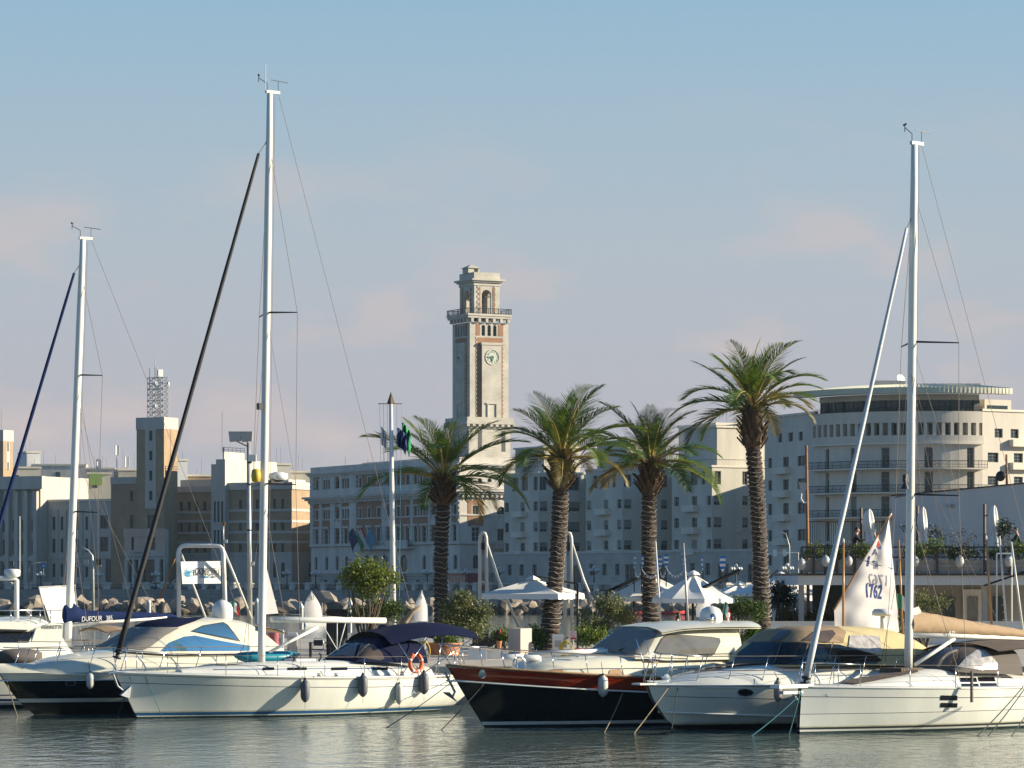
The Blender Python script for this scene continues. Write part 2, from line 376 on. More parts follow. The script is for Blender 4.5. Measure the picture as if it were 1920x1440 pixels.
class Fac:
    """a vertical facade plane inside building b: u along it (viewer's left to right), z up, v = depth into the wall"""
    def __init__(s, b, o, d):
        s.b = b; s.Mx = frame(b); s.R = s.Mx.to_3x3(); s.o = Vector((o[0], o[1], 0)); s.d = Vector((d[0], d[1], 0)).normalized(); s.n = Vector((s.d.y, -s.d.x, 0)); s.ang = math.atan2(s.d.y, s.d.x)
        s.z0 = b.location.z; s.op = []; s.rw = random.Random(int(abs(o[0]*7+o[1]*13+d[0]*5))+11)
    def uz(s, px, py):
        inv = s.Mx.inverted(); E = inv@EYE; r = inv.to_3x3()@ray(px, py)
        t = (s.o-E).dot(s.n)/r.dot(s.n); p = E+r*t; return (p-s.o).dot(s.d), p.z
    def u(s, px): return s.uz(px, HOR)[0]
    def z(s, px, py): return s.uz(px, py)[1]
    def L(s, u, z, v=0.0): p = s.o+s.d*u-s.n*v; return Vector((p.x, p.y, z))
    def rect(s, x0, x1, y0, y1, kind='r', bars=2, fm=None, shut=.0, xr=None):
        u0, u1 = s.u(x0), s.u(x1); xr = xr or (x0+x1)/2; z1, z0 = s.z(xr, y0), s.z(xr, y1); s.op.append((u0, u1, max(z0, .05), z1, kind, bars, fm, shut))
    def row(s, xs, y0, y1, xr=None, **k):
        xr = xr or (xs[0][0]+xs[0][1])/2
        for a, b in xs: s.rect(a, b, y0, y1, xr=xr, **k)
    def box(s, mb, u0, u1, z0, z1, v0, v1):
        """v positive = into the building, negative = proud"""
        c = [s.L(u, z, v) for z in (z0, z1) for (u, v) in ((u0, v0), (u1, v0), (u1, v1), (u0, v1))]
        mb.add(c, [(0,3,2,1),(4,5,6,7),(0,1,5,4),(1,2,6,5),(2,3,7,6),(3,0,4,7)])
    def wall(s, u0, u1, z0, z1, m, name='wall', depth=.35, fm=None, glass=True, door=False):
        ops = [o for o in s.op if o[0] < u1-.05 and o[1] > u0+.05 and o[3] > z0+.05 and o[2] < z1-.05]
        ops = [(max(o[0], u0+.02), min(o[1], u1-.02), max(o[2], z0), min(o[3], z1-.02))+o[4:] for o in ops]
        def cuts(vals):
            vals = sorted(vals); out = [vals[0]]
            for x in vals[1:]:
                if x-out[-1] > .004: out.append(x)
            return out
        us = cuts([u0, u1]+[o[0] for o in ops]+[o[1] for o in ops]); zs = cuts([z0, z1]+[o[2] for o in ops]+[o[3] for o in ops])
        q = MB(); idx = {}
        def V(u, z, v=0.0):
            k = (round(u, 3), round(z, 3), round(v, 3))
            if k not in idx: idx[k] = len(q.v); q.v.append(s.L(u, z, v))
            return idx[k]
        for a, b in zip(us, us[1:]):
            for c, d in zip(zs, zs[1:]):
                um, zm = (a+b)/2, (c+d)/2
                if any(o[0] < um < o[1] and o[2] < zm < o[3] for o in ops): continue
                q.f.append((V(a, c), V(b, c), V(b, d), V(a, d))); q.m.append(0)
        for o in ops:
            a, b, c, d = o[:4]; D = depth
            q.f += [(V(a, c), V(a, c, D), V(b, c, D), V(b, c))]; q.m.append(0)
            if o[4] == 'a':
                w = (b-a)/2; zc = d-w; N = 8; cx = (a+b)/2
                pts = [(cx-w*math.cos(math.pi*i/N), zc+w*math.sin(math.pi*i/N)) for i in range(N+1)]
                for i in range(N):
                    (ua, za), (ub, zb) = pts[i], pts[i+1]; cor = V(a, d) if i < N/2 else V(b, d)
                    q.f += [(V(ua, za), V(ub, zb), cor)]; q.m.append(0)
                    q.f += [(V(ua, za), V(ua, za, D), V(ub, zb, D), V(ub, zb))]; q.m.append(0)
                q.f += [(V(a, d), V(cx, d), V(cx, d))[:2]+(V(cx, zc+w),)]; q.m.append(0)
                q.f += [(V(cx, d), V(b, d), V(cx, zc+w))] if abs(d-(zc+w)) > 1e-4 else []
                while len(q.m) < len(q.f): q.m.append(0)
                if abs(d-(zc+w)) < 1e-3:
                    q.f.pop(); q.m.pop()
                for side in (a, b): q.f += [(V(side, c), V(side, zc), V(side, zc, D), V(side, c, D))]; q.m.append(0)
            else:
                q.f += [(V(a, d), V(b, d), V(b, d, D), V(a, d, D)), (V(a, c), V(a, d), V(a, d, D), V(a, c, D)), (V(b, c), V(b, c, D), V(b, d, D), V(b, d))]; q.m += [0]*3
        q.f = [tuple(dict.fromkeys(f)) for f in q.f]; keep = [i for i, f in enumerate(q.f) if len(f) > 2]; q.f = [q.f[i] for i in keep]; q.m = [0]*len(q.f)
        q.build(name, m, s.b, fix=False)
        for o in ops:
            a, b, c, d, kind, bars, f2, shut = o
            fme, gme, w, h = win_me(b-a, d-c, kind == 'a', bars, f2 or fm or M_frame)
            p = s.L((a+b)/2, c, depth-.06)
            wo_ = inst('door' if door and c < .3 else 'window', fme, s.b, p, (0, 0, s.ang), ((b-a)/w, 1, (d-c)/h)); inst('pane', gme, wo_)
            if shut and s.rw.random() < shut:
                sh = MB(); k = s.rw.uniform(.3, 1.0); sh.box((-w/2, -.1, h*(1-k)), (w/2, -.04, h)); sh.build('shutter', M_shut, wo_)
def block(b, x0, x1, y0, y1, z0, z1, m, name='wall', skip=()):
    """plain closed volume in building coordinates; skip drops faces that a Fac wall replaces"""
    q = MB(); q.box((x0, y0, z0), (x1, y1, z1)); F = {'bottom': 0, 'top': 1, 'front': 2, 'right': 3, 'back': 4, 'left': 5}
    q.f = [f for i, f in enumerate(q.f) if i not in [F[k] for k in skip]]; q.m = [0]*len(q.f); return q.build(name, m, b, fix=False)
RL = math.atan2(.47, .883)
def corner_building(name, label, cat, px, Y, rz=RL, z0=2.45, group=None):
    p = PX(px, Y, z0); b = thing(name, label, cat, p, rz, group); return b
def faces(b, pxl, pxr):
    """left facade (x=0 plane) from pxl to the corner, right facade (y=0 plane) from the corner to pxr; returns both, with sizes"""
    t = Fac(b, (0, 0), (0, -1)); D = -t.u(pxl); fl = Fac(b, (0, D), (0, -1)); fr = Fac(b, (0, 0), (1, 0)); return fl, D, fr, fr.u(pxr)
def cornice(b, W, D, z0, z1, out, m, name='cornice'):
    q = MB(); h = (z1-z0)/3
    for i, k in enumerate((.35, .7, 1.0)): q.box((-out*k, -out*k, z0+h*i), (W+out*k, D+out*k, z0+h*(i+1)))
    return q.build(name, m, b)
def mast(b, x, y, z, h, r=.06): q = MB(); q.tube([(x, y, z), (x, y, z+h)], r, 5); q.build('antenna', M_frame, b)

# ---------- provincial palace -------------------------------------------------
b = corner_building('provincial_palace', 'ornate red brick and pale stone palace with rows of arched windows', 'building', 862, 640)
fl, D, fr, Wd = faces(b, 583, 992); NEAR = 858
Z = lambda y: fr.z(866, y)
z_base, z_str1, z_cor, z_top = Z(1073), Z(1021), Z(923), Z(857)
# front (shaded) facade: openings per storey, centres read along the front
trip = [(607.5, 611), (611.8, 615.3), (616.1, 619.6), (643, 646.7), (647.5, 651.2), (652, 655.7), (789, 793.5), (794.5, 799), (800, 804.5)]
sing = [(592.5, 598), (674, 679), (690.5, 696), (708, 714), (745, 751), (762, 768.5), (777, 783), (829, 836), (851, 857.5)]
arch = [(631, 637.5), (726, 733), (810, 818)]
def zl(y, x=613): return y*1.0
for xs, kind in ((trip, 'a'), (sing, 'r'), (arch, 'a')):
    fl.row(xs, 899.5, 917, xr=613, kind=kind, bars=0 if kind == 'a' else 1)
    fl.row(xs, 956, 973, xr=613, kind=kind, bars=0 if kind == 'a' else 1)
piano = [(592, 599), (609, 617), (646, 654), (673, 681), (690, 697.5), (707.5, 715), (744, 752), (761, 769.5), (777, 784.5), (791.5, 801.5), (828, 837), (850, 858)]
fl.row(piano, 993, 1021, xr=613, bars=3, fm=M_stone); fl.row(arch, 993, 1021, xr=613, bars=1)
gl = [(590, 595), (610, 615), (629, 634.5), (647, 652.5), (666, 671.5), (792, 798.5), (811, 818.5), (830, 838), (850, 857)]
fl.row(gl, 1043, 1069, xr=613, kind='a', bars=1)
fl.row([(681, 694), (698, 711), (715, 729), (750, 764)], 1041, 1104, xr=690, kind='a', bars=1)
fl.row([(608, 614), (627, 633), (646, 652), (780, 786), (812, 819)], 1087, 1100, xr=613)
fl.wall(0, D, 0, z_base, M_rust, 'rusticated_base'); fl.wall(0, D, z_base, z_str1, M_stone, 'ground_floor_wall'); fl.wall(0, D, z_str1, z_top-1.8, M_brick, 'brick_wall')
# right facade (sunlit)
fr.rect(886, 898, 948, 965, bars=1); fr.rect(884.5, 900, 988, 1016, bars=3, fm=M_stone); fr.rect(932, 948, 950, 965, kind='a', bars=1); fr.rect(933, 944.5, 989, 1015, bars=1)
fr.rect(887, 898, 1040, 1066, kind='a', bars=1); fr.rect(932, 945, 1038, 1064, kind='a', bars=2); fr.row([(878, 886), (896, 904), (914, 922), (934, 942)], 896, 914, kind='a', bars=0); fr.rect(886, 892, 1085, 1100)
fr.wall(0, Wd, 0, z_base, M_rust, 'rusticated_base'); fr.wall(0, Wd, z_base, z_top-1.8, M_stone, 'stone_wall')
block(b, 0, Wd, 0, D, -.5, z_top-1.8, M_stone, 'rear_walls', ('front', 'left', 'bottom', 'top'))
q = MB(); q.box((.3, .3, z_top-2.0), (Wd-.3, D-.3, z_top-1.7)); q.build('roof', M_roof, b)
# brick panel of the sunlit side, quoins, pilasters, strings
q = MB(); fr.box(q, fr.u(877), fr.u(884.3), Z(986), Z(937), -.06, .1); fr.box(q, fr.u(900.2), fr.u(906), Z(986), Z(937), -.06, .1); fr.box(q, fr.u(884.3), fr.u(900.2), Z(985), Z(967), -.06, .1); fr.box(q, fr.u(884.3), fr.u(900.2), Z(946), Z(937), -.06, .1); q.build('brick_panel', M_brick, b)
for a, c in ((583.3, 589), (601, 605), (621, 629.5), (638.5, 642), (657, 669), (718, 725), (734.5, 741), (772, 775.5), (804.8, 808.5), (819.5, 823), (842, 848), (859, 861.9)):
    q = MB(); fl.box(q, fl.u(a), fl.u(c), z_str1+.1, Z(934), -.28, .05); fl.box(q, fl.u(a), fl.u(c), Z(916)+.1, z_top-1.9, -.28, .05)
    k = 0; zz = z_str1+.3
    while zz < z_top-2.4:
        if not Z(935) < zz < Z(912): fl.box(q, fl.u(a)-.3, fl.u(c)+.3, zz, zz+.42, -.2, .04)
        zz += .95
    q.build('pilaster', M_stone, b)
for nm, ya, yb, pr in (('string_course', 976, 973.5, .25), ('string_course', 1025, 1020, .4), ('parapet_band', 930, 917.5, .3), ('string_course', 1076, 1072.5, .2)):
    q = MB(); za, zb = fl.z(613, ya), fl.z(613, yb); fl.box(q, 0, D+pr, za, zb, -pr, .05); fr.box(q, 0, Wd, za+.004, zb-.004, -pr+.004, .05); q.build(nm, M_stone, b)
cornice(b, Wd, D, fl.z(613, 942), fl.z(613, 931), 1.5, M_stone, 'main_cornice'); cornice(b, Wd, D, z_top-2.2, z_top-1.2, .9, M_stone, 'attic_cornice')
q = MB(); zc = fl.z(613, 944.5)
for i in range(int(D/1.05)): fl.box(q, i*1.05+.2, i*1.05+.7, zc, zc+.75, -.7, .05)
for i in range(int(Wd/1.05)): fr.box(q, i*1.05+.2, i*1.05+.7, zc, zc+.75, -.7, .05)
tag(q.build('dentils', M_stone, b), kind='stuff')
q = MB(); q.box((-.1, -.1, z_top-1.2), (Wd, .6, z_top)); q.box((-.1, .6, z_top-1.2), (.6, D, z_top)); q.build('parapet', M_stone, b)
q = MB(); q.box((6, D*.30, z_top-1.3), (Wd-2, D*.82, z_top+.75)); q.build('attic', M_stone, b)
for (a, c) in [(w[0]-.8, w[1]+.8) for w in piano]:
    q = MB(); u0, u1 = fl.u(a), fl.u(c); z1 = fl.z(613, 991.5); fl.box(q, u0-.2, u1+.2, z1, z1+.4, -.45, .05); fl.box(q, u0, u0+.35, fl.z(613, 1021)+.05, z1, -.22, .05); fl.box(q, u1-.35, u1, fl.z(613, 1021)+.05, z1, -.22, .05); q.build('window_surround', M_stone, b)
for (a, c) in [(w[0]-.7, w[1]+.7) for w in sing]:
    q = MB(); u0, u1 = fl.u(a), fl.u(c)
    for y1_, y0_ in ((956, 973), (899.5, 917)):
        q = MB(); za, zb = fl.z(613, y0_), fl.z(613, y1_); fl.box(q, u0, u1, zb, zb+.25, -.16, .05); fl.box(q, u0, u0+.25, za+.05, zb, -.16, .05); fl.box(q, u1-.25, u1, za+.05, zb, -.16, .05); q.build('window_surround', M_stone, b)
for (a, c) in arch:
    q = MB(); um = (fl.u(a)+fl.u(c))/2; w_ = (fl.u(c)-fl.u(a))/2
    for y1_, y0_ in ((956, 973), (899.5, 917)):
        zc_ = fl.z(613, y1_)-w_; R_ = w_+.75
        pts = [fl.L(um-R_*math.cos(math.pi*i/10), zc_+.1+R_*math.sin(math.pi*i/10), -.1) for i in range(11)]; q = MB(); q.tube(pts, .28, 6); q.build('arch_moulding', M_stone, b)
    q = MB(); zb = fl.z(613, 991); q.prism([fl.L(um-w_-1, zb, 0), fl.L(um+w_+1, zb, 0), fl.L(um, zb+1.9, 0)], -fl.n*-.35); q.build('window_pediment', M_stone, b)
for g in (0, 3, 6):
    for y1_, y0_ in ((956, 973), (899.5, 917)):
        u0, u1 = fl.u(trip[g][0])-.35, fl.u(trip[g+2][1])+.35; za, zb = fl.z(613, y0_), fl.z(613, y1_); q = MB(); fl.box(q, u0, u1, zb, zb+.5, -.2, .05); fl.box(q, u0, u0+.3, za, zb, -.2, .05); fl.box(q, u1-.3, u1, za, zb, -.2, .05)
        for i in (0, 1): um = (fl.u(trip[g+i][1])+fl.u(trip[g+i+1][0]))/2; fl.box(q, um-.16, um+.16, za, zb, -.2, .05)
        q.build('triple_window_surround', M_stone, b)
q = MB(); za = fr.z(938, 987); q.prism([fr.L(fr.u(928), za, 0), fr.L(fr.u(949), za, 0), fr.L(fr.u(938.5), za+2.2, 0)], fr.n*.4); fr.box(q, fr.u(928), fr.u(949), za-.5, za, -.45, .05); q.build('pediment', M_stone, b)
q = MB(); zb = fr.z(938, 1020); fr.box(q, fr.u(925), fr.u(950), zb-.9, zb-.5, -1.3, .05); fr.box(q, fr.u(925), fr.u(950), zb+.4, zb+.65, -1.3, -1.0)
for i in range(7): uu = lerp(fr.u(926), fr.u(949), i/6); fr.box(q, uu-.12, uu+.12, zb-.5, zb+.4, -1.25, -1.05)
q.build('balcony', M_stone, b)
pz = fl.z(690, 1026); q = MB(); fl.box(q, fl.u(675), fl.u(776), pz-.5, pz, -1.6, .05); fl.box(q, fl.u(675), fl.u(776), pz, pz+1.25, -1.6, -1.3); q.build('balcony', M_stone, b)
c0 = b.matrix_world
def on_fac(f, u, z, v): return f.Mx@f.L(u, z, v)
lettering('PROVINCIA', 1.15, M_framed, b, on_fac(fl, fl.u(719), pz+.6, -1.64), fl.R@fl.d, (0, 0, 1), sx=1.3)
for i in range(9): mast(b, rnd.uniform(2, Wd-2), rnd.uniform(4, D-3), z_top-1.5, rnd.uniform(2.5, 6))
palace = b
q = MB(); a_ = PX(604, 722, 0); q.box((a_.x, 708, 2.45), (a_.x+34, 760, 17.5)); q.build('shade_block', M_stone, b, world=True)  # unseen block added behind the palace to shade the ochre wing
# flags over the entrance
def flag(base, up, right, w, h, cols, name, label, droop=.3, pole_r=.03, vertical=False, group=None, seed=0):
    t = thing(name, label, 'flag', base, 0, group); q = MB(); up = Vector(up); q.tube([(0, 0, 0), tuple(up)], pole_r, 6); q.build('flag_pole', M_alu, t)
    r = random.Random(seed); u = up.normalized(); R = Vector(right).normalized(); n = len(cols); step = 3
    q = MB(); rows = []; NX = n*step
    for i in range(NX+1):
        s = i/NX; rowp = []
        for j in range(7):
            tt = j/6; wv = math.sin(s*7+tt*2+seed)*.10*w*s
            p = up-u*h*(1-tt)*1.0+R*w*s*(1-.25*s)+Vector((0, 0, -1))*w*droop*s*s+Vector((R.y, -R.x, 0))*wv
            rowp.append(p)
        rows.append(rowp)
    for i in range(NX): q.mi = i//step; q.grid([rows[i], rows[i+1]])
    q.build('cloth', cols, t, smooth=True); return t
M_alu = mat('aluminium', (.62, .62, .60), .35, .85, var=.05)
M_fg = mat('flag_green', (.01, .22, .07), .8, var=.1); M_fw = mat('flag_white', (.62, .62, .6), .8, var=.05); M_fr = mat('flag_red', (.50, .03, .03), .8, var=.1); M_fb = mat('flag_blue', (.012, .03, .12), .8, var=.1); M_fl = mat('flag_light_blue', (.10, .30, .42), .8, var=.1)
dirl = (fl.R@fl.n)
for px_, cols, nm in ((690, [M_fb], 'dark blue flag on the brick palace balcony, left of its tricolour'), (708, [M_fr, M_fw, M_fg], 'italian tricolour hanging over the brick palace entrance'), (724, [M_fl], 'pale blue flag on the brick palace balcony, right of its tricolour')):
    p = on_fac(fl, fl.u(px_), pz+.3, -1.7); flag(p, dirl*1.6+Vector((0, 0, 3.6)), (fl.R@fl.d)*-1+dirl*.2, 2.6, 3.0, cols, 'flag', nm, .9, .05, seed=px_)

# ---------- clock tower ------------------------------------------------------
b = corner_building('clock_tower', 'tall pale limestone clock tower with brick bands and open belfry', 'tower', 881, 652)
fl, D, fr, Wd = faces(b, 848.5, 953.5); ZT = lambda y: fr.z(885, y)
DT = max(Wd, D*1.05)
zb0, zb1, zsl = ZT(782), ZT(604), ZT(596)
# body openings on both faces
fr.row([(903, 909.5), (914, 920.5), (924.5, 931)], 609, 629.5, kind='a', bars=3, fm=M_framed)
uL = [(fr.u(a), fr.u(c)) for a, c in ((903, 909.5), (914, 920.5), (924.5, 931))]; k = D/Wd
for a, c in uL: fl.op.append((a*k, c*k, fr.z(906, 629.5), fr.z(906, 609), 'a', 3, M_framed, 0))
fr.wall(0, Wd, zb0, zb1, M_lime); fl.wall(0, D, zb0, zb1, M_lime)
block(b, 0, Wd, 0, D, zb0, zb1, M_lime, 'rear_walls', ('front', 'left', 'bottom'))
for f, w in ((fr, Wd), (fl, D)):
    s = w/Wd; U = lambda px: fr.u(px)*s
    q = MB(); zt = ZT(630.5)
    # brick strips with toothed stone edges
    for a, c in ((892.5, 901.5), (936, 943.5)):
        f.box(q, U(a), U(c), zb0, ZT(632), -.05, .1)
    for a, c in ((892.5, 900), (934, 943.5)): f.box(q, U(a), U(c), ZT(628.5), ZT(606), -.05, .1)
    f.box(q, U(901.5), U(936), ZT(642), ZT(632), -.05, .1)
    q.build('brick_band', M_brick, b)
    zz = zb0+.2; i = 0; q = MB()
    while zz < ZT(634):
        for e, sg in ((892.5, 1), (943.5, -1)): f.box(q, U(e)-(.04 if sg > 0 else .2), U(e)+(.2 if sg > 0 else .04), zz, zz+.42, -.075, .1)
        zz += .85
    tag(q.build('quoins', M_lime, b), kind='stuff')
    q = MB(); f.box(q, U(901.5), U(937.6), zb0, ZT(643.5), -.55, .1); f.box(q, U(900), U(939), ZT(646), ZT(641.5), -.7, .1); q.build('clock_panel', M_lime, b)
    q = MB(); f.box(q, U(911), U(913), zb0, ZT(757), -.75, -.5); f.box(q, U(927.5), U(929.5), zb0, ZT(757), -.75, -.5); f.box(q, U(909), U(931), ZT(757), ZT(754.5), -.8, -.5); q.build('niche', M_lime, b)
    # clock: dial, ring, hour marks, hands
    cu, cz, rr = U(920.5), ZT(669), (fr.u(933)-fr.u(908))/2
    rr *= (1 if s == 1 else .93)
    cl = MB(); N = 28
    c3 = f.L(cu, cz, -.58); cl.add([c3]+[f.L(cu+rr*math.cos(2*math.pi*i/N), cz+rr*math.sin(2*math.pi*i/N), -.58) for i in range(N)], [(0, 1+i, 1+(i+1) % N) for i in range(N)])
    dial = cl.build('clock_dial', M_dial, b)
    cl = MB(); cl.tube([f.L(cu+rr*math.cos(2*math.pi*i/N), cz+rr*math.sin(2*math.pi*i/N), -.6) for i in range(N)], .09, 5, closed=True); cl.build('rim', M_lime, dial)
    for hname, ang, ln, wd in (('minute_hand', math.pi, .82, .10), ('hour_hand', -math.pi/2-.05, .62, .14)):
        cl = MB(); cl.prism([f.L(cu+math.cos(ang+e)*rr*t_, cz+math.sin(ang+e)*rr*t_, -.66) for e, t_ in ((-.9, .18), (-wd, ln*.8), (0, ln), (wd, ln*.8), (.9, .18))], f.n*.05); cl.build(hname, M_green, dial)
    cl = MB(); cl.add([f.L(cu+.24*rr*math.cos(2*math.pi*i/12), cz+.24*rr*math.sin(2*math.pi*i/12), -.70) for i in range(12)], [tuple(range(12))]); cl.build('hub', M_green, dial)
    for i in range(12):
        a = math.pi/2-2*math.pi*i/12; txt = str(i if i else 12)
        lettering(txt, rr*.38, M_green, b, f.Mx@f.L(cu+.74*rr*math.cos(a), cz+.74*rr*math.sin(a), -.62), f.R@f.d, (0, 0, 1), 'numeral').parent = dial
# corner piers
q = MB()
# lower stage with big bracketed cornice
lo_ = Vector((1.0, 1.0)); off = .45
zl0, zl1 = ZT(862), ZT(800)
block(b, -off, Wd+off*.4, -off, D+off, zl0-3, zl1, M_lime, 'lower_stage', ('bottom',))
q = MB(); q.box((-off-.85, -off-.85, ZT(795)), (Wd+off*.4+.5, D+off+.85, ZT(790))); q.box((-off-.65, -off-.65, ZT(790)), (Wd+off*.4+.35, D+off+.65, ZT(782))); q.box((-off-.25, -off-.25, zl1-.3), (Wd+off*.4+.2, D+off+.25, ZT(795))); q.build('lower_cornice', M_lime, b)
for i in range(9):
    u_ = lerp(-off-.8, Wd+off*.4+.2, i/8); q = MB(); q.box((u_, -off-.8, ZT(799.5)), (u_+.6, -off-.1, ZT(795)+.0-.002)); q.build('bracket', M_lime, b)
for i in range(9):
    u_ = lerp(-off-.6, D+off+.4, i/8); q = MB(); q.box((-off-.8, u_, ZT(799.5)), (-off-.1, u_+.6, ZT(795)-.002)); q.build('bracket', M_lime, b)
for px_ in (898, 942):
    q = MB(); uu = fr.u(px_); q.box((uu-.45, -off-.02, ZT(846)), (uu+.45, -off+.3, ZT(806))); q.build('slot_window', M_framed, b)
# plinth parapet behind the palace
q = MB(); q.box((-6, -4, ZT(900)), (Wd+6.5, D+4, ZT(862))); q.box((-6.5, -4.5, ZT(876)), (Wd+7, D+4.5, ZT(868))); q.build('plinth', M_lime, b)
# balcony slab, corbels, railing
q = MB(); q.box((-.75, -.75, ZT(596)), (Wd+.2, D+.75, ZT(592))); q.box((-.9, -.9, ZT(592)), (Wd+.3, D+.9, ZT(588))); q.build('balcony_slab', M_lime, b)
for i in range(6):
    u_ = lerp(.0, Wd-.55, i/5); q = MB(); q.box((u_, -.65, ZT(603.5)), (u_+.55, .05, ZT(596)-.003)); q.build('corbel', M_lime, b)
    u_ = lerp(.0, D-.55, i/5); q = MB(); q.box((-.65, u_, ZT(603.5)), (.05, u_+.55, ZT(596)-.003)); q.build('corbel', M_lime, b)
q = MB(); zr0, zr1 = ZT(588), ZT(578)
x0, x1, y0, y1 = -.8, Wd+.2, -.8, D+.8
for a, c in (((x0, y0), (x1, y0)), ((x0, y0), (x0, y1)), ((x1, y0), (x1, y1)), ((x0, y1), (x1, y1))):
    q.tube([(*a, zr1), (*c, zr1)], .06, 5); q.tube([(*a, zr0+.15), (*c, zr0+.15)], .04, 5)
    n_ = 34
    for i in range(n_+1): xx, yy = lerp(a[0], c[0], i/n_), lerp(a[1], c[1], i/n_); q.tube([(xx, yy, zr0), (xx, yy, zr1)], .028 if i % 8 else .08, 4)
q.build('railing', M_iron, b)
# belfry
be = thing  # alias unused
ins = .55; bx0, bx1 = fr.u(889.5)*1.0, fr.u(938)
t0 = Fac(b, (bx0, ins), (1, 0)); bx0 = t0.u(889.2)+bx0; t0 = Fac(b, (bx0, ins), (1, 0)); bx1 = bx0+t0.u(937)
t1 = Fac(b, (bx0, ins), (0, -1)); bd = -t1.u(862)
zf0, zf1 = ZT(588), ZT(534)
f1 = Fac(b, (bx0, ins), (1, 0)); f2 = Fac(b, (bx0, ins+bd), (0, -1)); f3 = Fac(b, (bx1, ins), (0, 1)); f4 = Fac(b, (bx1, ins+bd), (-1, 0)); w1 = bx1-bx0
M_dark = mat('belfry_dark_metal', (.05, .05, .05), .7)  # even dark metal for the bell beam
th = .55
def arched_wall(f, w, a, c, m):
    q = MB(); za, zt = zf0, ZT(541.5); r_ = (c-a)/2; zc = zt-r_; N = 10
    arc = [((a+c)/2-r_*math.cos(math.pi*i/N), zc+r_*math.sin(math.pi*i/N)) for i in range(N+1)]
    for v in (0, th):
        q.add([f.L(0, za, v), f.L(a, za, v), f.L(a, zc, v), f.L(0, zc, v)], [(0, 1, 2, 3)]); q.add([f.L(c, za, v), f.L(w, za, v), f.L(w, zc, v), f.L(c, zc, v)], [(0, 1, 2, 3)])
        left = arc[:N//2+1]; right = arc[N//2:]
        q.add([f.L(0, zc, v)]+[f.L(u, z, v) for u, z in left]+[f.L((a+c)/2, zf1, v), f.L(0, zf1, v)], [tuple(range(len(left)+3))])
        q.add([f.L((a+c)/2, zf1, v)]+[f.L(u, z, v) for u, z in right]+[f.L(w, zc, v), f.L(w, zf1, v)], [tuple(range(len(right)+3))])
    prof = [(a, za)]+arc+[(c, za)]
    for p_, r2 in zip(prof, prof[1:]): q.quad(f.L(*p_, 0), f.L(*r2, 0), f.L(*r2, th), f.L(*p_, th))
    q.build('belfry_wall', m, b, fix=False)
for f, w in ((f1, w1), (f2, bd), (f3, bd), (f4, w1)):
    s = w/w1; a, c = (f1.u(903.3))*s, (f1.u(921.3))*s
    arched_wall(f, w, a, c, M_lime)
    q = MB(); f.box(q, f1.u(896.5)*s, f1.u(900.5)*s, zf0, ZT(536), -.06, .1); f.box(q, f1.u(924)*s, f1.u(928.5)*s, zf0, ZT(536), -.06, .1); q.build('brick_band', M_brick, b)
    q = MB(); zz = zf0+.2
    while zz < ZT(538):
        f.box(q, f1.u(896.5)*s-.2, f1.u(896.5)*s+.18, zz, zz+.5, -.1, .1); f.box(q, f1.u(928.5)*s-.18, f1.u(928.5)*s+.2, zz, zz+.5, -.1, .1); zz += 1.0
    tag(q.build('quoins', M_lime, b), kind='stuff')
q = MB(); q.box((bx0-.15, ins-.15, zf1), (bx1+.15, ins+bd+.15, ZT(528))); q.box((bx0-.5, ins-.5, ZT(528)), (bx1+.5, ins+bd+.5, ZT(525))); q.box((bx0-.85, ins-.85, ZT(525)), (bx1+.85, ins+bd+.85, ZT(521.5))); q.box((bx0-.05, ins-.05, ZT(521.5)), (bx1+.05, ins+bd+.05, ZT(509))); q.build('belfry_cornice', M_lime, b)
q = MB(); q.box((bx0+.6, ins+.6, zf0-.02), (bx1-.6, ins+bd-.6, zf0+.06)); q.build('belfry_floor', M_lime, b)
bell = MB(); bc = ((bx0+bx1)/2, ins+bd/2, 0); bell.lathe([(.05, ZT(553)), (.35, ZT(553.5)), (.5, ZT(557)), (.62, ZT(561)), (1.0, ZT(564)), (1.02, ZT(564.5))], bc, 16); bell.build('bell', mat('bronze', (.08, .09, .07), .5, .7, var=.2), b, smooth=True)
q = MB(); q.box((bx0+.3, ins+bd/2-.15, ZT(553)), (bx1-.3, ins+bd/2+.15, ZT(551))); q.build('bell_beam', M_dark, b)
q = MB(); c_ = (bx0+.9, ins+bd/2); zz0, zz1, zz2 = ZT(509), ZT(500), ZT(492)
lw = 1.25; q.box((c_[0]-lw, c_[1]-lw, zz0), (c_[0]+lw, c_[1]+lw, zz1)); q.build('lantern', M_lime, b)
q = MB(); lw2 = lw+.3; q.add([(c_[0]-lw2, c_[1]-lw2, zz1+.003), (c_[0]+lw2, c_[1]-lw2, zz1+.003), (c_[0]+lw2, c_[1]+lw2, zz1+.003), (c_[0]-lw2, c_[1]+lw2, zz1+.003), (c_[0], c_[1], zz2)], [(0, 1, 4), (1, 2, 4), (2, 3, 4), (3, 0, 4), (3, 2, 1, 0)]); q.build('lantern_roof', M_lime, b)
q = MB(); q.box((c_[0]+.1, c_[1]-lw-.03, zz0+.1), (c_[0]+.9, c_[1]-lw+.1, zz1-.2)); q.build('lantern_window', M_glass, b)

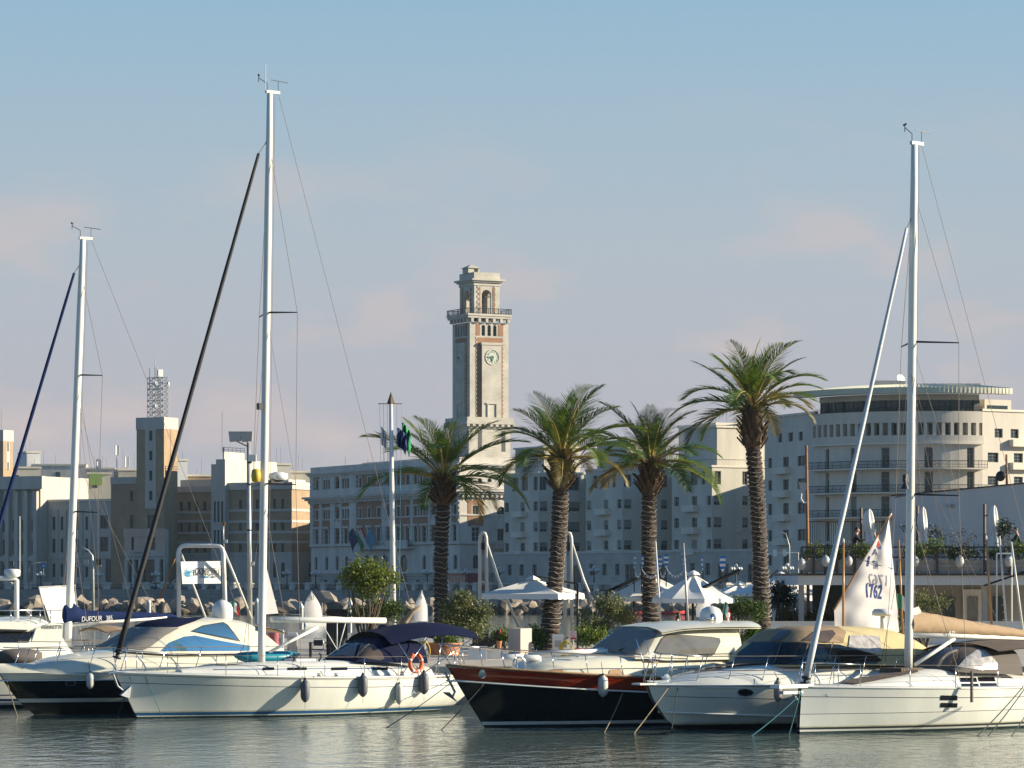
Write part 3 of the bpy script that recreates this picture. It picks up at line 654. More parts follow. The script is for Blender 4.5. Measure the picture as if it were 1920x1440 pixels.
# ---------- cream apartment houses in a saw-tooth row ---------------------------
def apartment(label, pxc, Y, pxl, pxr, ytop, yloggia, rows, colsL, colsR, ycap, balc, loggL, loggR, shade_box):
    b = corner_building('apartment_house', label, 'building', pxc, Y, RL, 2.45, 'cream apartment houses on the far promenade')
    fl, D, fr, Wd = faces(b, pxl, pxr); Zc = lambda y: fr.z(pxc+1, y)
    zt = Zc(ytop)
    for (ya, yb) in rows:
        za, zb = Zc(yb), Zc(ya)
        for a, c in colsL: fl.op.append((fl.u(a), fl.u(c), za, zb, 'r', 2, None, .55))
        for a, c in colsR: fr.op.append((fr.u(a), fr.u(c), za, zb, 'r', 2, None, .55))
        for a, c in balc: fl.op.append((fl.u(a), fl.u(c), za-.55, zb, 'r', 2, None, .2))
    for a, c in loggL: fl.op.append((fl.u(a), fl.u(c), Zc(yloggia[1]), Zc(yloggia[0]), 'r', 1, None, 0))
    for a, c in loggR: fr.op.append((fr.u(a), fr.u(c), Zc(yloggia[1]), Zc(yloggia[0]), 'r', 1, None, 0))
    fl.wall(0, D, 0, zt, M_cream); fr.wall(0, Wd, 0, zt, M_cream)
    block(b, 0, Wd, 0, D, -.5, zt, M_cream, 'rear_walls', ('front', 'left', 'bottom', 'top'))
    q = MB(); q.box((-.18, -.18, zt), (Wd, D, zt+.35)); q.build('roof_slab', M_cream2, b)
    for (ya, yb) in rows:
        for a, c in balc:
            q = MB(); z_ = Zc(yb)-.85; u0, u1 = fl.u(a)-1.7, fl.u(c)+.6
            fl.box(q, u0, u1, z_-.15, z_, -1.1, .05); fl.box(q, u0, u1, z_, z_+.95, -1.1, -1.0); fl.box(q, u0, u0+.1, z_, z_+.95, -1.0, .05); fl.box(q, u1-.1, u1, z_, z_+.95, -1.0, .05); q.build('balcony', M_cream2, b)
    for (ya, yb) in rows:
        for f, cols in ((fl, colsL), (fr, colsR)):
            for a, c in cols:
                q = MB(); z_ = Zc(yb); f.box(q, f.u(a)-.12, f.u(c)+.12, z_-.14, z_, -.16, .05); q.build('sill', M_cream2, b)
    ra = random.Random(int(pxc))
    for (ya, yb) in rows:
        for f, Lf in ((fl, D), (fr, Wd)):
            if ra.random() < .7:
                q = MB(); uu = ra.uniform(.25, .7)*Lf; z_ = Zc(yb)-.7; f.box(q, uu, uu+.8, z_, z_+.6, -.35, .02); q.build('air_conditioner', M_cream2, b)
    q = MB(); fr.box(q, Wd-.35, Wd-.25, 0, zt, -.1, .0); q.build('downpipe', M_shut, b)
    # penthouse set back with railing
    zp = Zc(ycap); q = MB(); q.box((2.2, 2.0, zt+.3), (Wd-.2, D-.3, zp)); q.build('penthouse', M_cream, b)
    q = MB(); q.box((1.9, 1.7, zp), (Wd, D, zp+.3)); q.build('penthouse_roof', M_cream2, b)
    q = MB()
    for a, c in (((.1, .1), (Wd-.2, .1)), ((.1, .1), (.1, D-.2))):
        n_ = int(math.dist(a, c)/.35); q.tube([(*a, zt+1.3), (*c, zt+1.3)], .04, 4)
        for i in range(n_+1): q.tube([(lerp(a[0], c[0], i/n_), lerp(a[1], c[1], i/n_), zt+.35), (lerp(a[0], c[0], i/n_), lerp(a[1], c[1], i/n_), zt+1.3)], .02, 3)
    q.build('roof_railing', M_iron, b)
    if shade_box:
        q = MB(); a_, c_ = PX(shade_box[0], shade_box[2], 0), PX(shade_box[1], shade_box[2], 0); q.box((a_.x, shade_box[2], 2.45), (c_.x, shade_box[3], 2.45+zt-.4)); q.build('shade_block', M_cream, b, world=True)  # unseen block added to throw shade on the next house to the left
    return b, fl, fr, D, Wd, Zc
ap1 = apartment('leftmost cream apartment house, beside the brick palace, with wrapped corner windows', 1010, 600, 945, 1100, 888, (893, 919), [(940, 958.5), (978.5, 997), (1017, 1034)], [(946.5, 954), (1000, 1008.5)], [(1012.5, 1027), (1064, 1088)], 838, [(976, 984)], [(960, 972), (978, 990), (1000, 1008)], [(1012, 1025), (1064, 1087)], None)
ap2 = apartment('middle cream apartment house, behind the second and third palms', 1167, 575, 1098, 1262, 880, (889, 913), [(936, 953.5), (974.5, 993), (1013, 1031)], [(1100, 1108.5), (1157, 1165)], [(1170.5, 1184.5), (1240, 1252)], 826, [(1132, 1140.5)], [(1112, 1120), (1126, 1142), (1148, 1154)], [(1170, 1184), (1240, 1252)], (1106, 1250, 594, 650))
ap3 = apartment('rightmost cream apartment house, beside the rounded hotel', 1335, 545, 1260, 1446, 876, (883, 908), [(929, 947), (969.5, 989), (1011, 1029)], [(1264, 1273), (1325, 1333)], [(1338.5, 1353.5), (1392, 1403)], 800, [(1297, 1307)], [(1276, 1285), (1294, 1308), (1315, 1322)], [(1340, 1352), (1392, 1402)], (1268, 1430, 562, 640))
# common stone podium in front of them
pA, pB = PX(946, 604, 2.45), PX(1452, 533, 2.45); dv = (pB-pA); ang = math.atan2(dv.y, dv.x); Lp = Vector((dv.x, dv.y)).length
b = thing('stone_podium', 'long plain stone ground floor with small windows under the cream apartment houses', 'building', pA-Vector((math.sin(-ang)*-1, math.cos(ang), 0))*9.0*0+Vector((math.sin(ang), -math.cos(ang), 0))*2.2, ang)
f = Fac(b, (0, 0), (1, 0)); zt = f.z(1100, 1034)
f.row([(951.5, 959), (974, 982), (998, 1006), (1105, 1113), (1129, 1137), (1153.5, 1161), (1200, 1209), (1219, 1227), (1294, 1303), (1322, 1331), (1376, 1386)], 1058.5, 1079.5, bars=2)
f.rect(1072, 1090, 1060, 1110, bars=1); f.rect(1172, 1188, 1058, 1108, bars=2); f.rect(1235, 1249, 1058, 1108, bars=2); f.rect(1346, 1366, 1057, 1105, bars=2); f.rect(1402, 1418, 1058, 1106, bars=2)
f.wall(0, Lp, 0, zt, M_pod); block(b, 0, Lp, 0, 14, -.5, zt, M_pod, 'terrace', ('front', 'bottom'))
q = MB(); f.box(q, -.1, Lp, zt-.35, zt+.05, -.15, .2); q.build('coping', M_stone, b)

# ---------- rounded hotel ------------------------------------------------------
hl, hr = PX(1527, 507, 2.45), PX(1842, 498, 2.45)
b = thing('rounded_hotel', 'large pale hotel with bowed balconied front and wide metal roof', 'building', hl, 0)
ch = hr-hl; C2 = Vector((ch.x, ch.y)); Lc = C2.length; dirc = C2/Lc; nrm = Vector((dirc.y, -dirc.x))
sag = 5.2; Rr = (Lc*Lc/4+sag*sag)/(2*sag); cen = C2/2-nrm*(Rr-sag); half = math.asin(Lc/2/Rr); a_mid = math.atan2(nrm.y, nrm.x)
def arcp(t, off=0.0): a = a_mid-half+2*half*t; return Vector((math.cos(a), math.sin(a)))*(Rr+off)+cen
def hz(y, x=1540): return ZY(y, 510)-2.45
NS = 22
# storey walls: lower three with balcony recesses, then loggia, then glazed penthouse
seg = [(arcp(i/NS), arcp((i+1)/NS)) for i in range(NS)]
fl_y = [(1109, 973), (973, 928), (928, 884), (884, 838)]
def hpx(x, rng=[None]):
    lo_, hi_ = 0.0, 1.0
    for _ in range(40):
        mid = (lo_+hi_)/2; p = arcp(mid)
        if (p.x+hl.x)/(p.y+hl.y) < (x-CXP)/FOC: lo_ = mid
        else: hi_ = mid
    return lo_
# door openings, assigned to the segment they fall in
doors = [(1549, 1.3), (1597, 1.7), (1664, 2.2), (1745, 2.2), (1815, 2.0)]
dseg = {min(NS-1, int(hpx(x)*NS)): w for x, w in doors}
zl_top, zl_bot = hz(801), hz(820)
for i, (p0, p1) in enumerate(seg):
    f = Fac(b, (p0.x, p0.y), ((p1-p0).x, (p1-p0).y)); w = (p1-p0).length
    for k_, y1_ in enumerate((1040, 998, 954, 909, 865)):
        if i in dseg: f.op.append((w/2-dseg[i]/2*.62, w/2+dseg[i]/2*.62, hz(y1_+18), hz(y1_-18)+.15, 'r', 2, M_frame, .3))
    f.wall(0, w, 0, hz(838), M_hotel, depth=.5)
    # loggia of upright fins on the fifth floor
    g = Fac(b, (p0.x-nrm.x*1.4, p0.y-nrm.y*1.4), ((p1-p0).x, (p1-p0).y))
    if i % 3 != 1: g.op.append((w*.22, w*.8, hz(821), hz(802), 'r', 1, M_framed, 0))
    g.wall(-.06, w+.06, hz(824), hz(790), M_hotel, 'loggia_wall')
    for e in (0,):
        pp = p0.lerp(p1, e); q = MB(); a = f.ang; q.cbox((pp.x-nrm.x*.6, pp.y-nrm.y*.6, (hz(823)+hz(800))/2), (.5, 1.3, hz(800)-hz(823)), a); q.build('fin', M_hotel, b)
def ring(name, z0, z1, o0, o1, m, n=44, t0=0, t1=1):
    q = MB(); rows = []
    for i in range(n+1):
        t = lerp(t0, t1, i/n); a, c = arcp(t, o0), arcp(t, o1); rows.append([(a.x, a.y, z0), (c.x, c.y, z0), (c.x, c.y, z1), (a.x, a.y, z1)])
    q.grid(rows, closed=True); e = len(rows)-1; q.add(rows[0], [(0, 1, 2, 3)]); q.add(rows[e], [(3, 2, 1, 0)]); return q.build(name, m, b)
ring('loggia_parapet', hz(838), hz(823), -3, .35, M_hotel); ring('loggia_lintel', hz(800), hz(779), -3, .12, M_hotel); ring('ledge', hz(839.5), hz(836), -.5, .6, M_cream2)
for y_ in (884, 928, 973): ring('balcony_slab', hz(y_+1.5), hz(y_-1), -.2, 1.5, M_cream2)
for y_ in (884, 928, 973):
    q = MB(); z0, z1 = hz(y_-1), hz(y_-14)
    for o_, r_ in ((z1, .05), (z0+.12, .035), ((z0+z1)/2, .03)): q.tube([(*arcp(i/40, 1.42), o_) for i in range(41)], r_, 4)
    for i in range(121): p = arcp(i/120, 1.42); q.tube([(*p, z0), (*p, z1)], .022 if i % 6 else .05, 3)
    q.build('balcony_railing', M_iron, b)
# glazed restaurant floor under the roof
zg0, zg1 = hz(779), hz(758)
for i in range(30):
    p0, p1 = arcp(i/30, -1.2), arcp((i+1)/30, -1.2); d_ = p1-p0; q = MB(); q.quad((*p0, zg0), (*p1, zg0), (*p1, zg1), (*p0, zg1)); q.build('pane', M_glass, b, fix=False)
    q = MB(); q.cbox((p0.x, p0.y, (zg0+zg1)/2), (.16, .2, zg1-zg0), math.atan2(d_.y, d_.x)); q.build('mullion', M_framed, b)
    if i % 4 == 1:
        q = MB(); pm_ = arcp((i+.5)/30, -.9); q.cbox((pm_.x, pm_.y, (zg0+zg1)/2), (1.0, .2, zg1-zg0), math.atan2(d_.y, d_.x)); q.build('pier', M_framed, b)
q = MB(); z1 = hz(771)
for o_ in (z1, (zg0+z1)/2): q.tube([(*arcp(i/40, -.1), o_) for i in range(41)], .04, 4)
for i in range(81): q.tube([(*arcp(i/80, -.1), zg0), (*arcp(i/80, -.1), z1)], .02, 3)
q.build('terrace_railing', M_iron, b)
ring('soffit_wall', hz(758), hz(747), -3, -.9, M_hotel)
# roof: overhanging fascia with seams and low cone
t0_, t1_ = -.055, 1.12
ring('fascia', hz(747.5), hz(737), .4, 2.6, M_metalroof, t0=t0_, t1=t1_)
q = MB(); rows = []
apex = cen+nrm*(Rr-16)
for i in range(45):
    t = lerp(t0_, t1_, i/44); a = arcp(t, 2.6); mid_ = arcp(t, -5.5); rows.append([(a.x, a.y, hz(737)+.01), (mid_.x, mid_.y, hz(726.5)), (apex.x, apex.y, hz(724))])
q.grid(rows); q.build('roof', M_metalroof, b)
for i in range(1, 60):
    t = lerp(t0_, t1_, i/60); a, c = arcp(t, 2.63), arcp(t, -5.5); q = MB(); q.tube([(*a, hz(747)), (*a, hz(737)+.03), (*c, hz(726.5)+.03)], .05, 4); q.build('seam', M_metalroof, b)
q = MB(); q.box((ch.x*.38, ch.y*.38-2+5, hz(728)), (ch.x*.38+4.6, ch.y*.38+8, hz(716))); q.build('lift_housing', M_hotel, b)
for i in range(8):
    q = MB(); x_ = ch.x*.62+i*1.35; q.box((x_, 2, hz(728)), (x_+1.15, 4.5, hz(719.5))); q.build('air_unit', M_cream2, b)
q = MB(); q.lathe([(.05, 0), (.5, .12), (.75, .3), (.78, .34)], (ch.x*.545, 2, hz(713)), 14, axis=(.5, -.8, .4)); q.tube([(ch.x*.545, 2.2, hz(728)), (ch.x*.545, 2.1, hz(713))], .05, 5); q.build('dish', M_alu, b)
q = MB(); poly = [arcp(i/20, -2.9) for i in range(21)]; far_ = [Vector((poly[-1].x+4, poly[-1].y+26)), Vector((poly[0].x+2, poly[0].y+24))]
q.prism([(p.x, p.y, -.5) for p in poly+far_], (0, 0, hz(748)+.5)); q.build('core', M_hotel, b)
q = MB(); a_ = PX(1449, 552, 0); q.box((a_.x, 538, 2.45), (a_.x+30, 600, 21.5)); q.build('shade_block', M_hotel, b, world=True)  # hidden block added to keep sun off the rightmost cream house
# left wing and right wing as shaded / sunlit bays
def wing(px0, Y0, px1, Y1, ytop, cols, rows, name, balcs=()):
    a, c = PX(px0, Y0, 0), PX(px1, Y1, 0); o = (a.x-hl.x, a.y-hl.y); d = (c.x-a.x, c.y-a.y); f = Fac(b, o, d); Ld = math.hypot(*d); xr = (px0+px1)/2
    zt = f.z(xr, ytop)
    for ya, yb, sel in rows:
        za, zb = f.z(xr, yb), f.z(xr, ya)
        for i, (p, q_) in enumerate(cols):
            if sel is None or i in sel: f.op.append((f.u(p), f.u(q_), za, zb, 'r', 3, M_framed, 0))
    f.wall(0, Ld, 0, zt, M_hotel, name)
    q = MB(); q.prism([f.L(0, -.5, .02+.4), f.L(Ld, -.5, .02+.4), f.L(Ld, -.5, 34), f.L(0, -.5, 34)], (0, 0, zt+.4)); q.build('wing_core', M_hotel, b)
    q = MB(); f.box(q, -.1, Ld+.1, zt-.1, zt+.25, -.2, .45); q.build('coping', M_cream2, b)
    for x0_, x1_, ys in balcs:
        for y_ in ys:
            q = MB(); z_ = f.z(xr, y_); f.box(q, f.u(x0_), f.u(x1_), z_, z_+1.05, -1.0, .05); q.build('balcony', M_cream2, b)
    return f
wr = [(811, 828, (3, 4, 5)), (856, 875, (0, 1, 2)), (898.5, 918, (0, 1, 2)), (943, 964, (0, 1, 2)), (993, 1014, (0, 1, 2)), (1040, 1060, (0, 1, 2))]
f = wing(1434, 524, 1528.5, 507.5, 779, [(1440, 1447), (1468, 1479), (1495, 1512), (1458.5, 1466), (1478, 1486.5), (1497, 1505)], wr, 'left_wing_wall', [(1458, 1482, (888, 932, 977, 1022))])
f = wing(1842, 498, 1990, 506, 772, [(1852, 1872), (1901, 1918), (1865, 1880), (1895, 1910)], [(805, 822, (2, 3)), (850, 868, (0, 1)), (894, 911, (0, 1)), (940, 958, (0, 1))], 'right_wing_wall', [(1892, 1935, (838, 881, 925))])
q = MB(); f.box(q, f.u(1862), f.u(1912), f.z(1880, 772), f.z(1880, 748), 2, 9); q.build('rooftop_room', M_hotel, b)
q = MB(); f.box(q, f.u(1867), f.u(1905), f.z(1880, 768), f.z(1880, 759), 1.95, 2.2); q.build('rooftop_window', M_glass, b)

# ---------- air-force headquarters and neighbours on the left ----------------------
R2 = math.atan2(.89, .456)
def strings(b, f, D, ys, xr, m=M_white, h=.5, pr=.18):
    for y in ys: q = MB(); z = f.z(xr, y); f.box(q, 0, D, z, z+h, -pr, .05); q.build('string_course', m, b)
# brown wing on the right
b = corner_building('headquarters_wing', 'ochre brick office wing with pale bands, left of the brick palace', 'building', 547, 716, R2)
fl, D, fr, Wd = faces(b, 424, 596); xr = 500; Zc = lambda y: fl.z(540, y); zt = Zc(913)
cols = [(448, 453.5), (479.5, 485.5), (512, 517.5), (527, 532.5)]
for ya, yb in ((936, 954), (977, 994), (1016, 1036)): fl.row(cols, ya, yb, xr=520, bars=3, fm=M_framed)
fl.row([(512, 518), (527, 534)], 1055, 1083, xr=520, fm=M_framed); fr.rect(579, 588, 978, 993); fr.rect(579, 588, 1054, 1082)
zb_ = Zc(1038)
fl.wall(0, D, 0, zb_, M_white); fl.wall(0, D, zb_, zt, M_ochre); fr.wall(0, Wd, 0, zb_, M_white); fr.wall(0, Wd, zb_, zt, M_ochre); block(b, 0, Wd, 0, D, -.5, zt, M_ochre, 'rear_walls', ('front', 'left', 'bottom'))
for y in (958.5, 979.5, 1000, 1018.5, 1040):
    q = MB(); z = Zc(y); q.box((-.15, -.15, z), (Wd, D, z+.55)); q.build('string_course', M_white, b)
q = MB(); q.box((-.35, -.35, zt-.5), (Wd, D, zt+1.1)); q.build('cornice', M_white, b)
q = MB(); q.box((2, 2, zt+1), (Wd-2, D-6, Zc(898))); q.build('rooftop_room', M_cream, b)
# stepped white tower
b = corner_building('stepped_tower', 'stepped pale stone tower block with slot windows, beside the tall lamp pole', 'building', 422, 722, R2)
fl, D, fr, Wd = faces(b, 396, 520); Zc = lambda y: fl.z(420, y)
for x in (401, 407.5, 414.5):
    for ya, yb in ((940, 979), (994, 1030)): fl.op.append((fl.u(x), fl.u(x+3.6), fl.z(410, yb), fl.z(410, ya), 'r', 2, M_framed, 0))
fl.wall(0, D, 0, Zc(870), M_white); block(b, 0, Wd, 0, D, -.5, Zc(870), M_white, 'wall', ('left', 'bottom'))
q = MB(); q.box((0.02, .02, Zc(870)), (Wd*.99, D-1.2, Zc(861))); q.build('upper_stage', M_white, b)
q = MB(); q.box((.6, .6, Zc(861)), (9, D-2.6, Zc(847))); q.build('cap', M_white, b)
q = MB(); z = Zc(847)
for zz in (z+.5, z+1.0): q.tube([(.6, D-2.6, zz), (.6, .6, zz), (9, .6, zz)], .05, 4)
for i in range(5): q.tube([(.6, lerp(.6, D-2.6, i/4), z), (.6, lerp(.6, D-2.6, i/4), z+1)], .04, 4)
for i in range(6): q.tube([(lerp(.6, 9, i/5), .6, z), (lerp(.6, 9, i/5), .6, z+1)], .04, 4)
q.build('railing', M_iron, b); mast(b, 2, 2, z, 9, .07)
# middle wing with five window columns
b = corner_building('headquarters_middle', 'brown brick office block with pale bands between the two left towers', 'building', 400, 729, R2)
fl, D, fr, Wd = faces(b, 306, 430); Zc = lambda y: fl.z(398, y); zt = fl.z(350, 920)
fl.row([(323, 328.5), (337, 342.5), (352, 357.5), (366, 371.5), (381, 386.5)], 941, 958, xr=325, bars=3, fm=M_framed); fl.row([(323, 328.5), (337, 342.5), (352, 357.5), (366, 371.5), (381, 386.5)], 981.5, 998, xr=325, bars=3, fm=M_framed); fl.row([(323, 328.5), (337, 342.5), (352, 357.5), (366, 371.5), (381, 386.5)], 1020, 1038, xr=325, bars=3, fm=M_framed); fl.row([(325, 331), (352, 359), (380, 387)], 1056, 1084, xr=325, fm=M_framed)
zb_ = fl.z(350, 1040); fl.wall(0, D, 0, zb_, M_white); fl.wall(0, D, zb_, zt, M_ochre); block(b, 0, Wd, 0, D, -.5, zt, M_ochre, 'rear_walls', ('left', 'bottom'))
strings(b, fl, D, (963, 979.5, 1001.5, 1019, 1041), 350); q = MB(); fl.box(q, 0, D, zt-.4, zt+.9, -.35, .2); q.build('cornice', M_white, b)
q = MB(); q.box((7, 0, zt), (Wd+3, D, Zc(897))); q.build('attic', M_cream, b)
# square tower with aerial mast
b = corner_building('headquarters_tower', 'square ochre brick tower with pale stone cap and window strip', 'tower', 307.5, 722, R2)
fl, D, fr, Wd = faces(b, 256, 333); Zc = lambda y: fl.z(305, y); zt, zc_ = Zc(782), Zc(804.5)
for ya, yb in ((807, 826), (845, 863), (882, 901), (920, 938)): fl.rect(280, 286, ya, yb, bars=2, fm=M_framed)
fl.rect(276.5, 291, 965, 990, bars=2, fm=M_framed)
fl.wall(0, D, 0, zc_, M_ochre); fr.wall(0, Wd, 0, zc_, M_ochre); block(b, 0, Wd, 0, D, -.5, zc_, M_ochre, 'rear_walls', ('front', 'left', 'bottom')); q = MB(); q.box((-.12, -.12, zc_), (Wd+.1, D+.1, zt)); q.build('stone_cap', M_white, b)
q = MB(); u0, u1 = fl.u(272.5), fl.u(293)
for ya, yb in ((804.5, 807), (826, 845), (863, 882), (901, 920), (938, 953)): fl.box(q, u0, u1, Zc(yb), Zc(ya), -.1, .05)
fl.box(q, u0, fl.u(280), Zc(953), Zc(804.5), -.098, .05); fl.box(q, fl.u(286), u1, Zc(953), Zc(804.5), -.098, .05); q.build('stone_strip', M_white, b)
# lattice aerial mast on the roof (its own thing)
tp = b.location
lm = thing('lattice_mast', 'grey lattice aerial mast with round dishes on the square brick tower', 'mast', frame(b)@Vector((Wd*.5, D*.42, zt)), R2)
M_galv = mat('galvanised_steel', (.30, .32, .34), .5, .6, var=.1)
S_ = 722/FOC
for ox, oy, h_, w_ in ((-.2, 1.2, 8.8, 1.05), (.2, -.6, 8.9, 1.0)):
    q = MB()
    for i in (-1, 1):
        for j in (-1, 1): q.tube([(ox+i*w_, oy+j*w_, 0), (ox+i*w_, oy+j*w_, h_)], .09, 5)
    k = 7
    for l in range(k):
        z0, z1 = h_*l/k, h_*(l+1)/k
        for (i0, j0), (i1, j1) in (((-1, -1), (1, -1)), ((1, -1), (1, 1)), ((1, 1), (-1, 1)), ((-1, 1), (-1, -1))):
            q.tube([(ox+i0*w_, oy+j0*w_, z0), (ox+i1*w_, oy+j1*w_, z1)], .05, 4); q.tube([(ox+i1*w_, oy+j1*w_, z0), (ox+i0*w_, oy+j0*w_, z1)], .05, 4); q.tube([(ox+i0*w_, oy+j0*w_, z1), (ox+i1*w_, oy+j1*w_, z1)], .06, 4)
    q.build('lattice', M_galv, lm)
for x, y, z in ((-1.3, 0.2, 7.4), (-1.3, 0.2, 2.5), (.6, -1.9, 7.3)):
    q = MB(); q.lathe([(.55, 0), (.62, .1), (.5, .3)], (x, y, z), 14, axis=(-.5, -.85, 0) if x < 0 else (.5, -.85, 0)); q.build('dish', M_fw, lm)
for x, y, h0, h1 in ((-1.4, 1.6, 6, 11), (-.8, .6, 8.8, 13), (-.6, .2, 8.8, 11.2)):
    q = MB(); q.tube([(x, y, h0), (x, y, h1)], .08, 5); q.build('whip_aerial', M_galv, lm)
for i in range(4): q = MB(); q.box((-1.2+i*.5, -.6, 9.0), (-.95+i*.5, -.3, 10.6)); q.build('panel_aerial', M_fw, lm)
# entrance block with portal and lettering below the tower
b = corner_building('entrance_block', 'pinkish stone entrance block with tall portal below the square tower', 'building', 309, 716, R2)
fl, D, fr, Wd = faces(b, 233, 316); Zc = lambda y: fl.z(305, y)
M_pink = mat('pink_stone', (.52, .38, .29), .85, var=.12, vs=.4)
for a, c in ((221 + 25, 251), (276.5, 291)): fl.rect(a, c, 1007, 1031, bars=2, fm=M_framed)
fl.row([(239, 247), (252, 259), (264, 290), (299, 306)], 1049, 1104, fm=M_framed, bars=1)
zb_ = fl.z(270, 1033); zt = fl.z(270, 993); fl.wall(0, D, 0, zb_, M_white, depth=1.0); fl.wall(0, D, zb_, zt, M_pink); block(b, 0, Wd, 0, D, -.5, zt, M_white, 'rear_walls', ('left', 'bottom'))
q = MB(); fl.box(q, -.1, D+.1, zt-1.6, zt+.2, -.2, .1); q.build('coping', M_pink, b)
lettering('COMANDO', .75, M_framed, b, on_fac(fl, fl.u(263), fl.z(263, 1036.8), -.03), fl.R@fl.d, (0, 0, 1), sx=1.25)
lettering('SCUOLE AERONAUTICA', .75, M_framed, b, on_fac(fl, fl.u(264), fl.z(264, 1044.5), -.03), fl.R@fl.d, (0, 0, 1), sx=1.45)
# brown block left of the tower
b = corner_building('brown_block', 'plain brown brick block between the white wing and the square tower', 'building', 262, 732, R2)
fl, D, fr, Wd = faces(b, 208, 290); zt = fl.z(240, 903)
fl.row([(244, 250)], 920, 939, fm=M_framed); fl.row([(244, 250)], 966, 990, fm=M_framed)
fl.wall(0, D, 0, zt, M_ochre); block(b, 0, Wd, 0, D, -.5, zt, M_ochre, 'rear_walls', ('left', 'bottom')); q = MB(); fl.box(q, 0, D, zt-.5, zt+1, -.2, .3); q.build('coping', M_white, b)
# long pale wing
b = corner_building('pale_wing', 'long low pale stone wing with tall narrow windows behind the blue sail cover', 'building', 236, 737, R2)
fl, D, fr, Wd = faces(b, 88, 250); zt = fl.z(160, 940)
cols = [(98, 103.5), (113.5, 118.5), (142, 147.5), (160, 165)]
for ya, yb in ((969, 994), (1010, 1036), (1057, 1082)): fl.row(cols, ya, yb, xr=100, bars=2, fm=M_framed)
for ya, yb in ((966, 991), (1007, 1034)): fl.rect(188, 203, ya, yb, bars=3, fm=M_framed)
fl.row([(198, 214), (221, 231)], 1049, 1104, bars=1, fm=M_framed); fl.row([(97, 102), (112, 117), (141, 146)], 1094, 1101, bars=0, fm=M_framed)
fl.wall(0, D, 0, zt, M_white); block(b, 0, Wd, 0, D, -.5, zt, M_white, 'rear_walls', ('left', 'bottom'))
q = MB(); fl.box(q, 0, D, fl.z(160, 1047), fl.z(160, 1043), -.3, .05); q.build('string_course', M_white, b)
for x in (93, 107, 122, 137, 153, 170): q = MB(); fl.box(q, fl.u(x), fl.u(x+2.6), .0, fl.z(160, 955), -.25, .05); q.build('pilaster', M_white, b)
q = MB(); fl.box(q, 0, D, zt, zt+.5, -.25, .4); q.build('coping', M_cream2, b)
# colonnaded building
b = corner_building('colonnaded_building', 'tall pale public building with a giant order of square columns at far left', 'building', 76, 744, R2)
fl, D, fr, Wd = faces(b, -80, 166); Zc = lambda y: fl.z(74, y); zt = Zc(893)
cw = [(5, 9), (23, 28), (41, 46), (59, 64), (-12, -7)]
for ya, yb in ((975, 997), (1012, 1040), (1058, 1088)): fl.row(cw, ya, yb, xr=40, bars=1, fm=M_framed)
fl.wall(0, D, 0, zt, M_white); block(b, 0, Wd, 0, D, -.5, zt, M_white, 'wall', ('left', 'bottom'))
for x in (-22, -3, 14, 31, 49, 66.5): q = MB(); fl.box(q, fl.u(x), fl.u(x+7.2), 0, Zc(921), -1.1, .05); q.build('column', M_white, b)
q = MB(); fl.box(q, 0, D+1.3, Zc(917), zt+.02, -1.3, .05); q.build('entablature', M_white, b)
q = MB(); fl.box(q, 0, D, Zc(1052), Zc(1043), -.9, .05); q.build('porch_beam', M_white, b)
for x in (35, 53, -2): q = MB(); fl.box(q, fl.u(x), fl.u(x+6), Zc(920), Zc(917.2), -1.15, -.9); q.build('frieze_slot', M_framed, b)
# slim tower far left, and background roofs
b = corner_building('slim_tower', 'slim brown tower with pale cap at the left edge', 'tower', 6, 775, R2)
fl, D, fr, Wd = faces(b, -40, 24.5); Zc = lambda y: fl.z(5, y); block(b, 0, Wd, 0, D, 0, Zc(827), M_ochre); q = MB(); q.box((-.1, -.1, Zc(827)), (Wd+.1, D+.1, Zc(806))); q.build('stone_cap', M_white, b)
q = MB(); q.box((Wd*.3, -.08, Zc(880)), (Wd*.62, .1, Zc(829))); q.build('stone_strip', M_white, b)
for ya, yb in ((829, 846), (866, 880)): q = MB(); q.box((Wd*.38, -.12, Zc(yb)), (Wd*.54, .05, Zc(ya))); q.build('window', M_framed, b)
mast(b, 2, 2, Zc(806), 5)
def back_block(px0, px1, y0, Y, m, label, dep=14, rz=.0, cap=True):
    a = PX(px0, Y, 2.45); w = (px1-px0)/FOC*Y; z = ZY(y0, Y)-2.45; b = thing('background_building', label, 'building', a, rz); block(b, 0, w, 0, dep, 0, z, m, 'wall', ('bottom',))
    if cap: q = MB(); q.box((-.2, -.2, z), (w+.2, dep+.2, z+.45)); q.build('coping', M_cream2, b)
    for i in range(int(w/5)): q = MB(); q.box((1+i*5, -.06, z-3.2), (2.2+i*5, .1, z-1.6)); q.build('window', M_framed, b)
    for i in range(2): mast(b, rnd.uniform(0, w), 3, z, rnd.uniform(2, 5), .04)
    return b, w, z
back_block(18, 76, 878, 800, M_cream, 'flat roofed block between the slim tower and the colonnaded building', rz=.2)
back_block(50, 76, 849, 860, M_fw, 'pale stair head rising behind the colonnaded building', rz=.3); back_block(60, 160, 873, 850, M_stone, 'grey roofline behind the leftmost yacht mast', rz=.1)
b, w, z = back_block(165, 208, 889, 775, M_cream, 'cream roof storey with a green screen', rz=.15)
q = MB(); q.box((.3, -.5, z-2.6), (w*.6, -.2, z+.1)); q.build('green_screen', M_greenbox, b)
back_block(160, 215, 880, 830, M_white, 'white flat roof behind the green screen', rz=.1); back_block(222, 258, 882, 780, M_roof, 'grey roof block carrying aerials, left of the square brick tower', rz=.2)
back_block(332, 352, 864, 790, M_fw, 'small white roof house right of the square brick tower', rz=.3); back_block(345, 398, 893, 800, M_ochre, 'ochre roofline between the two left towers', rz=.2)
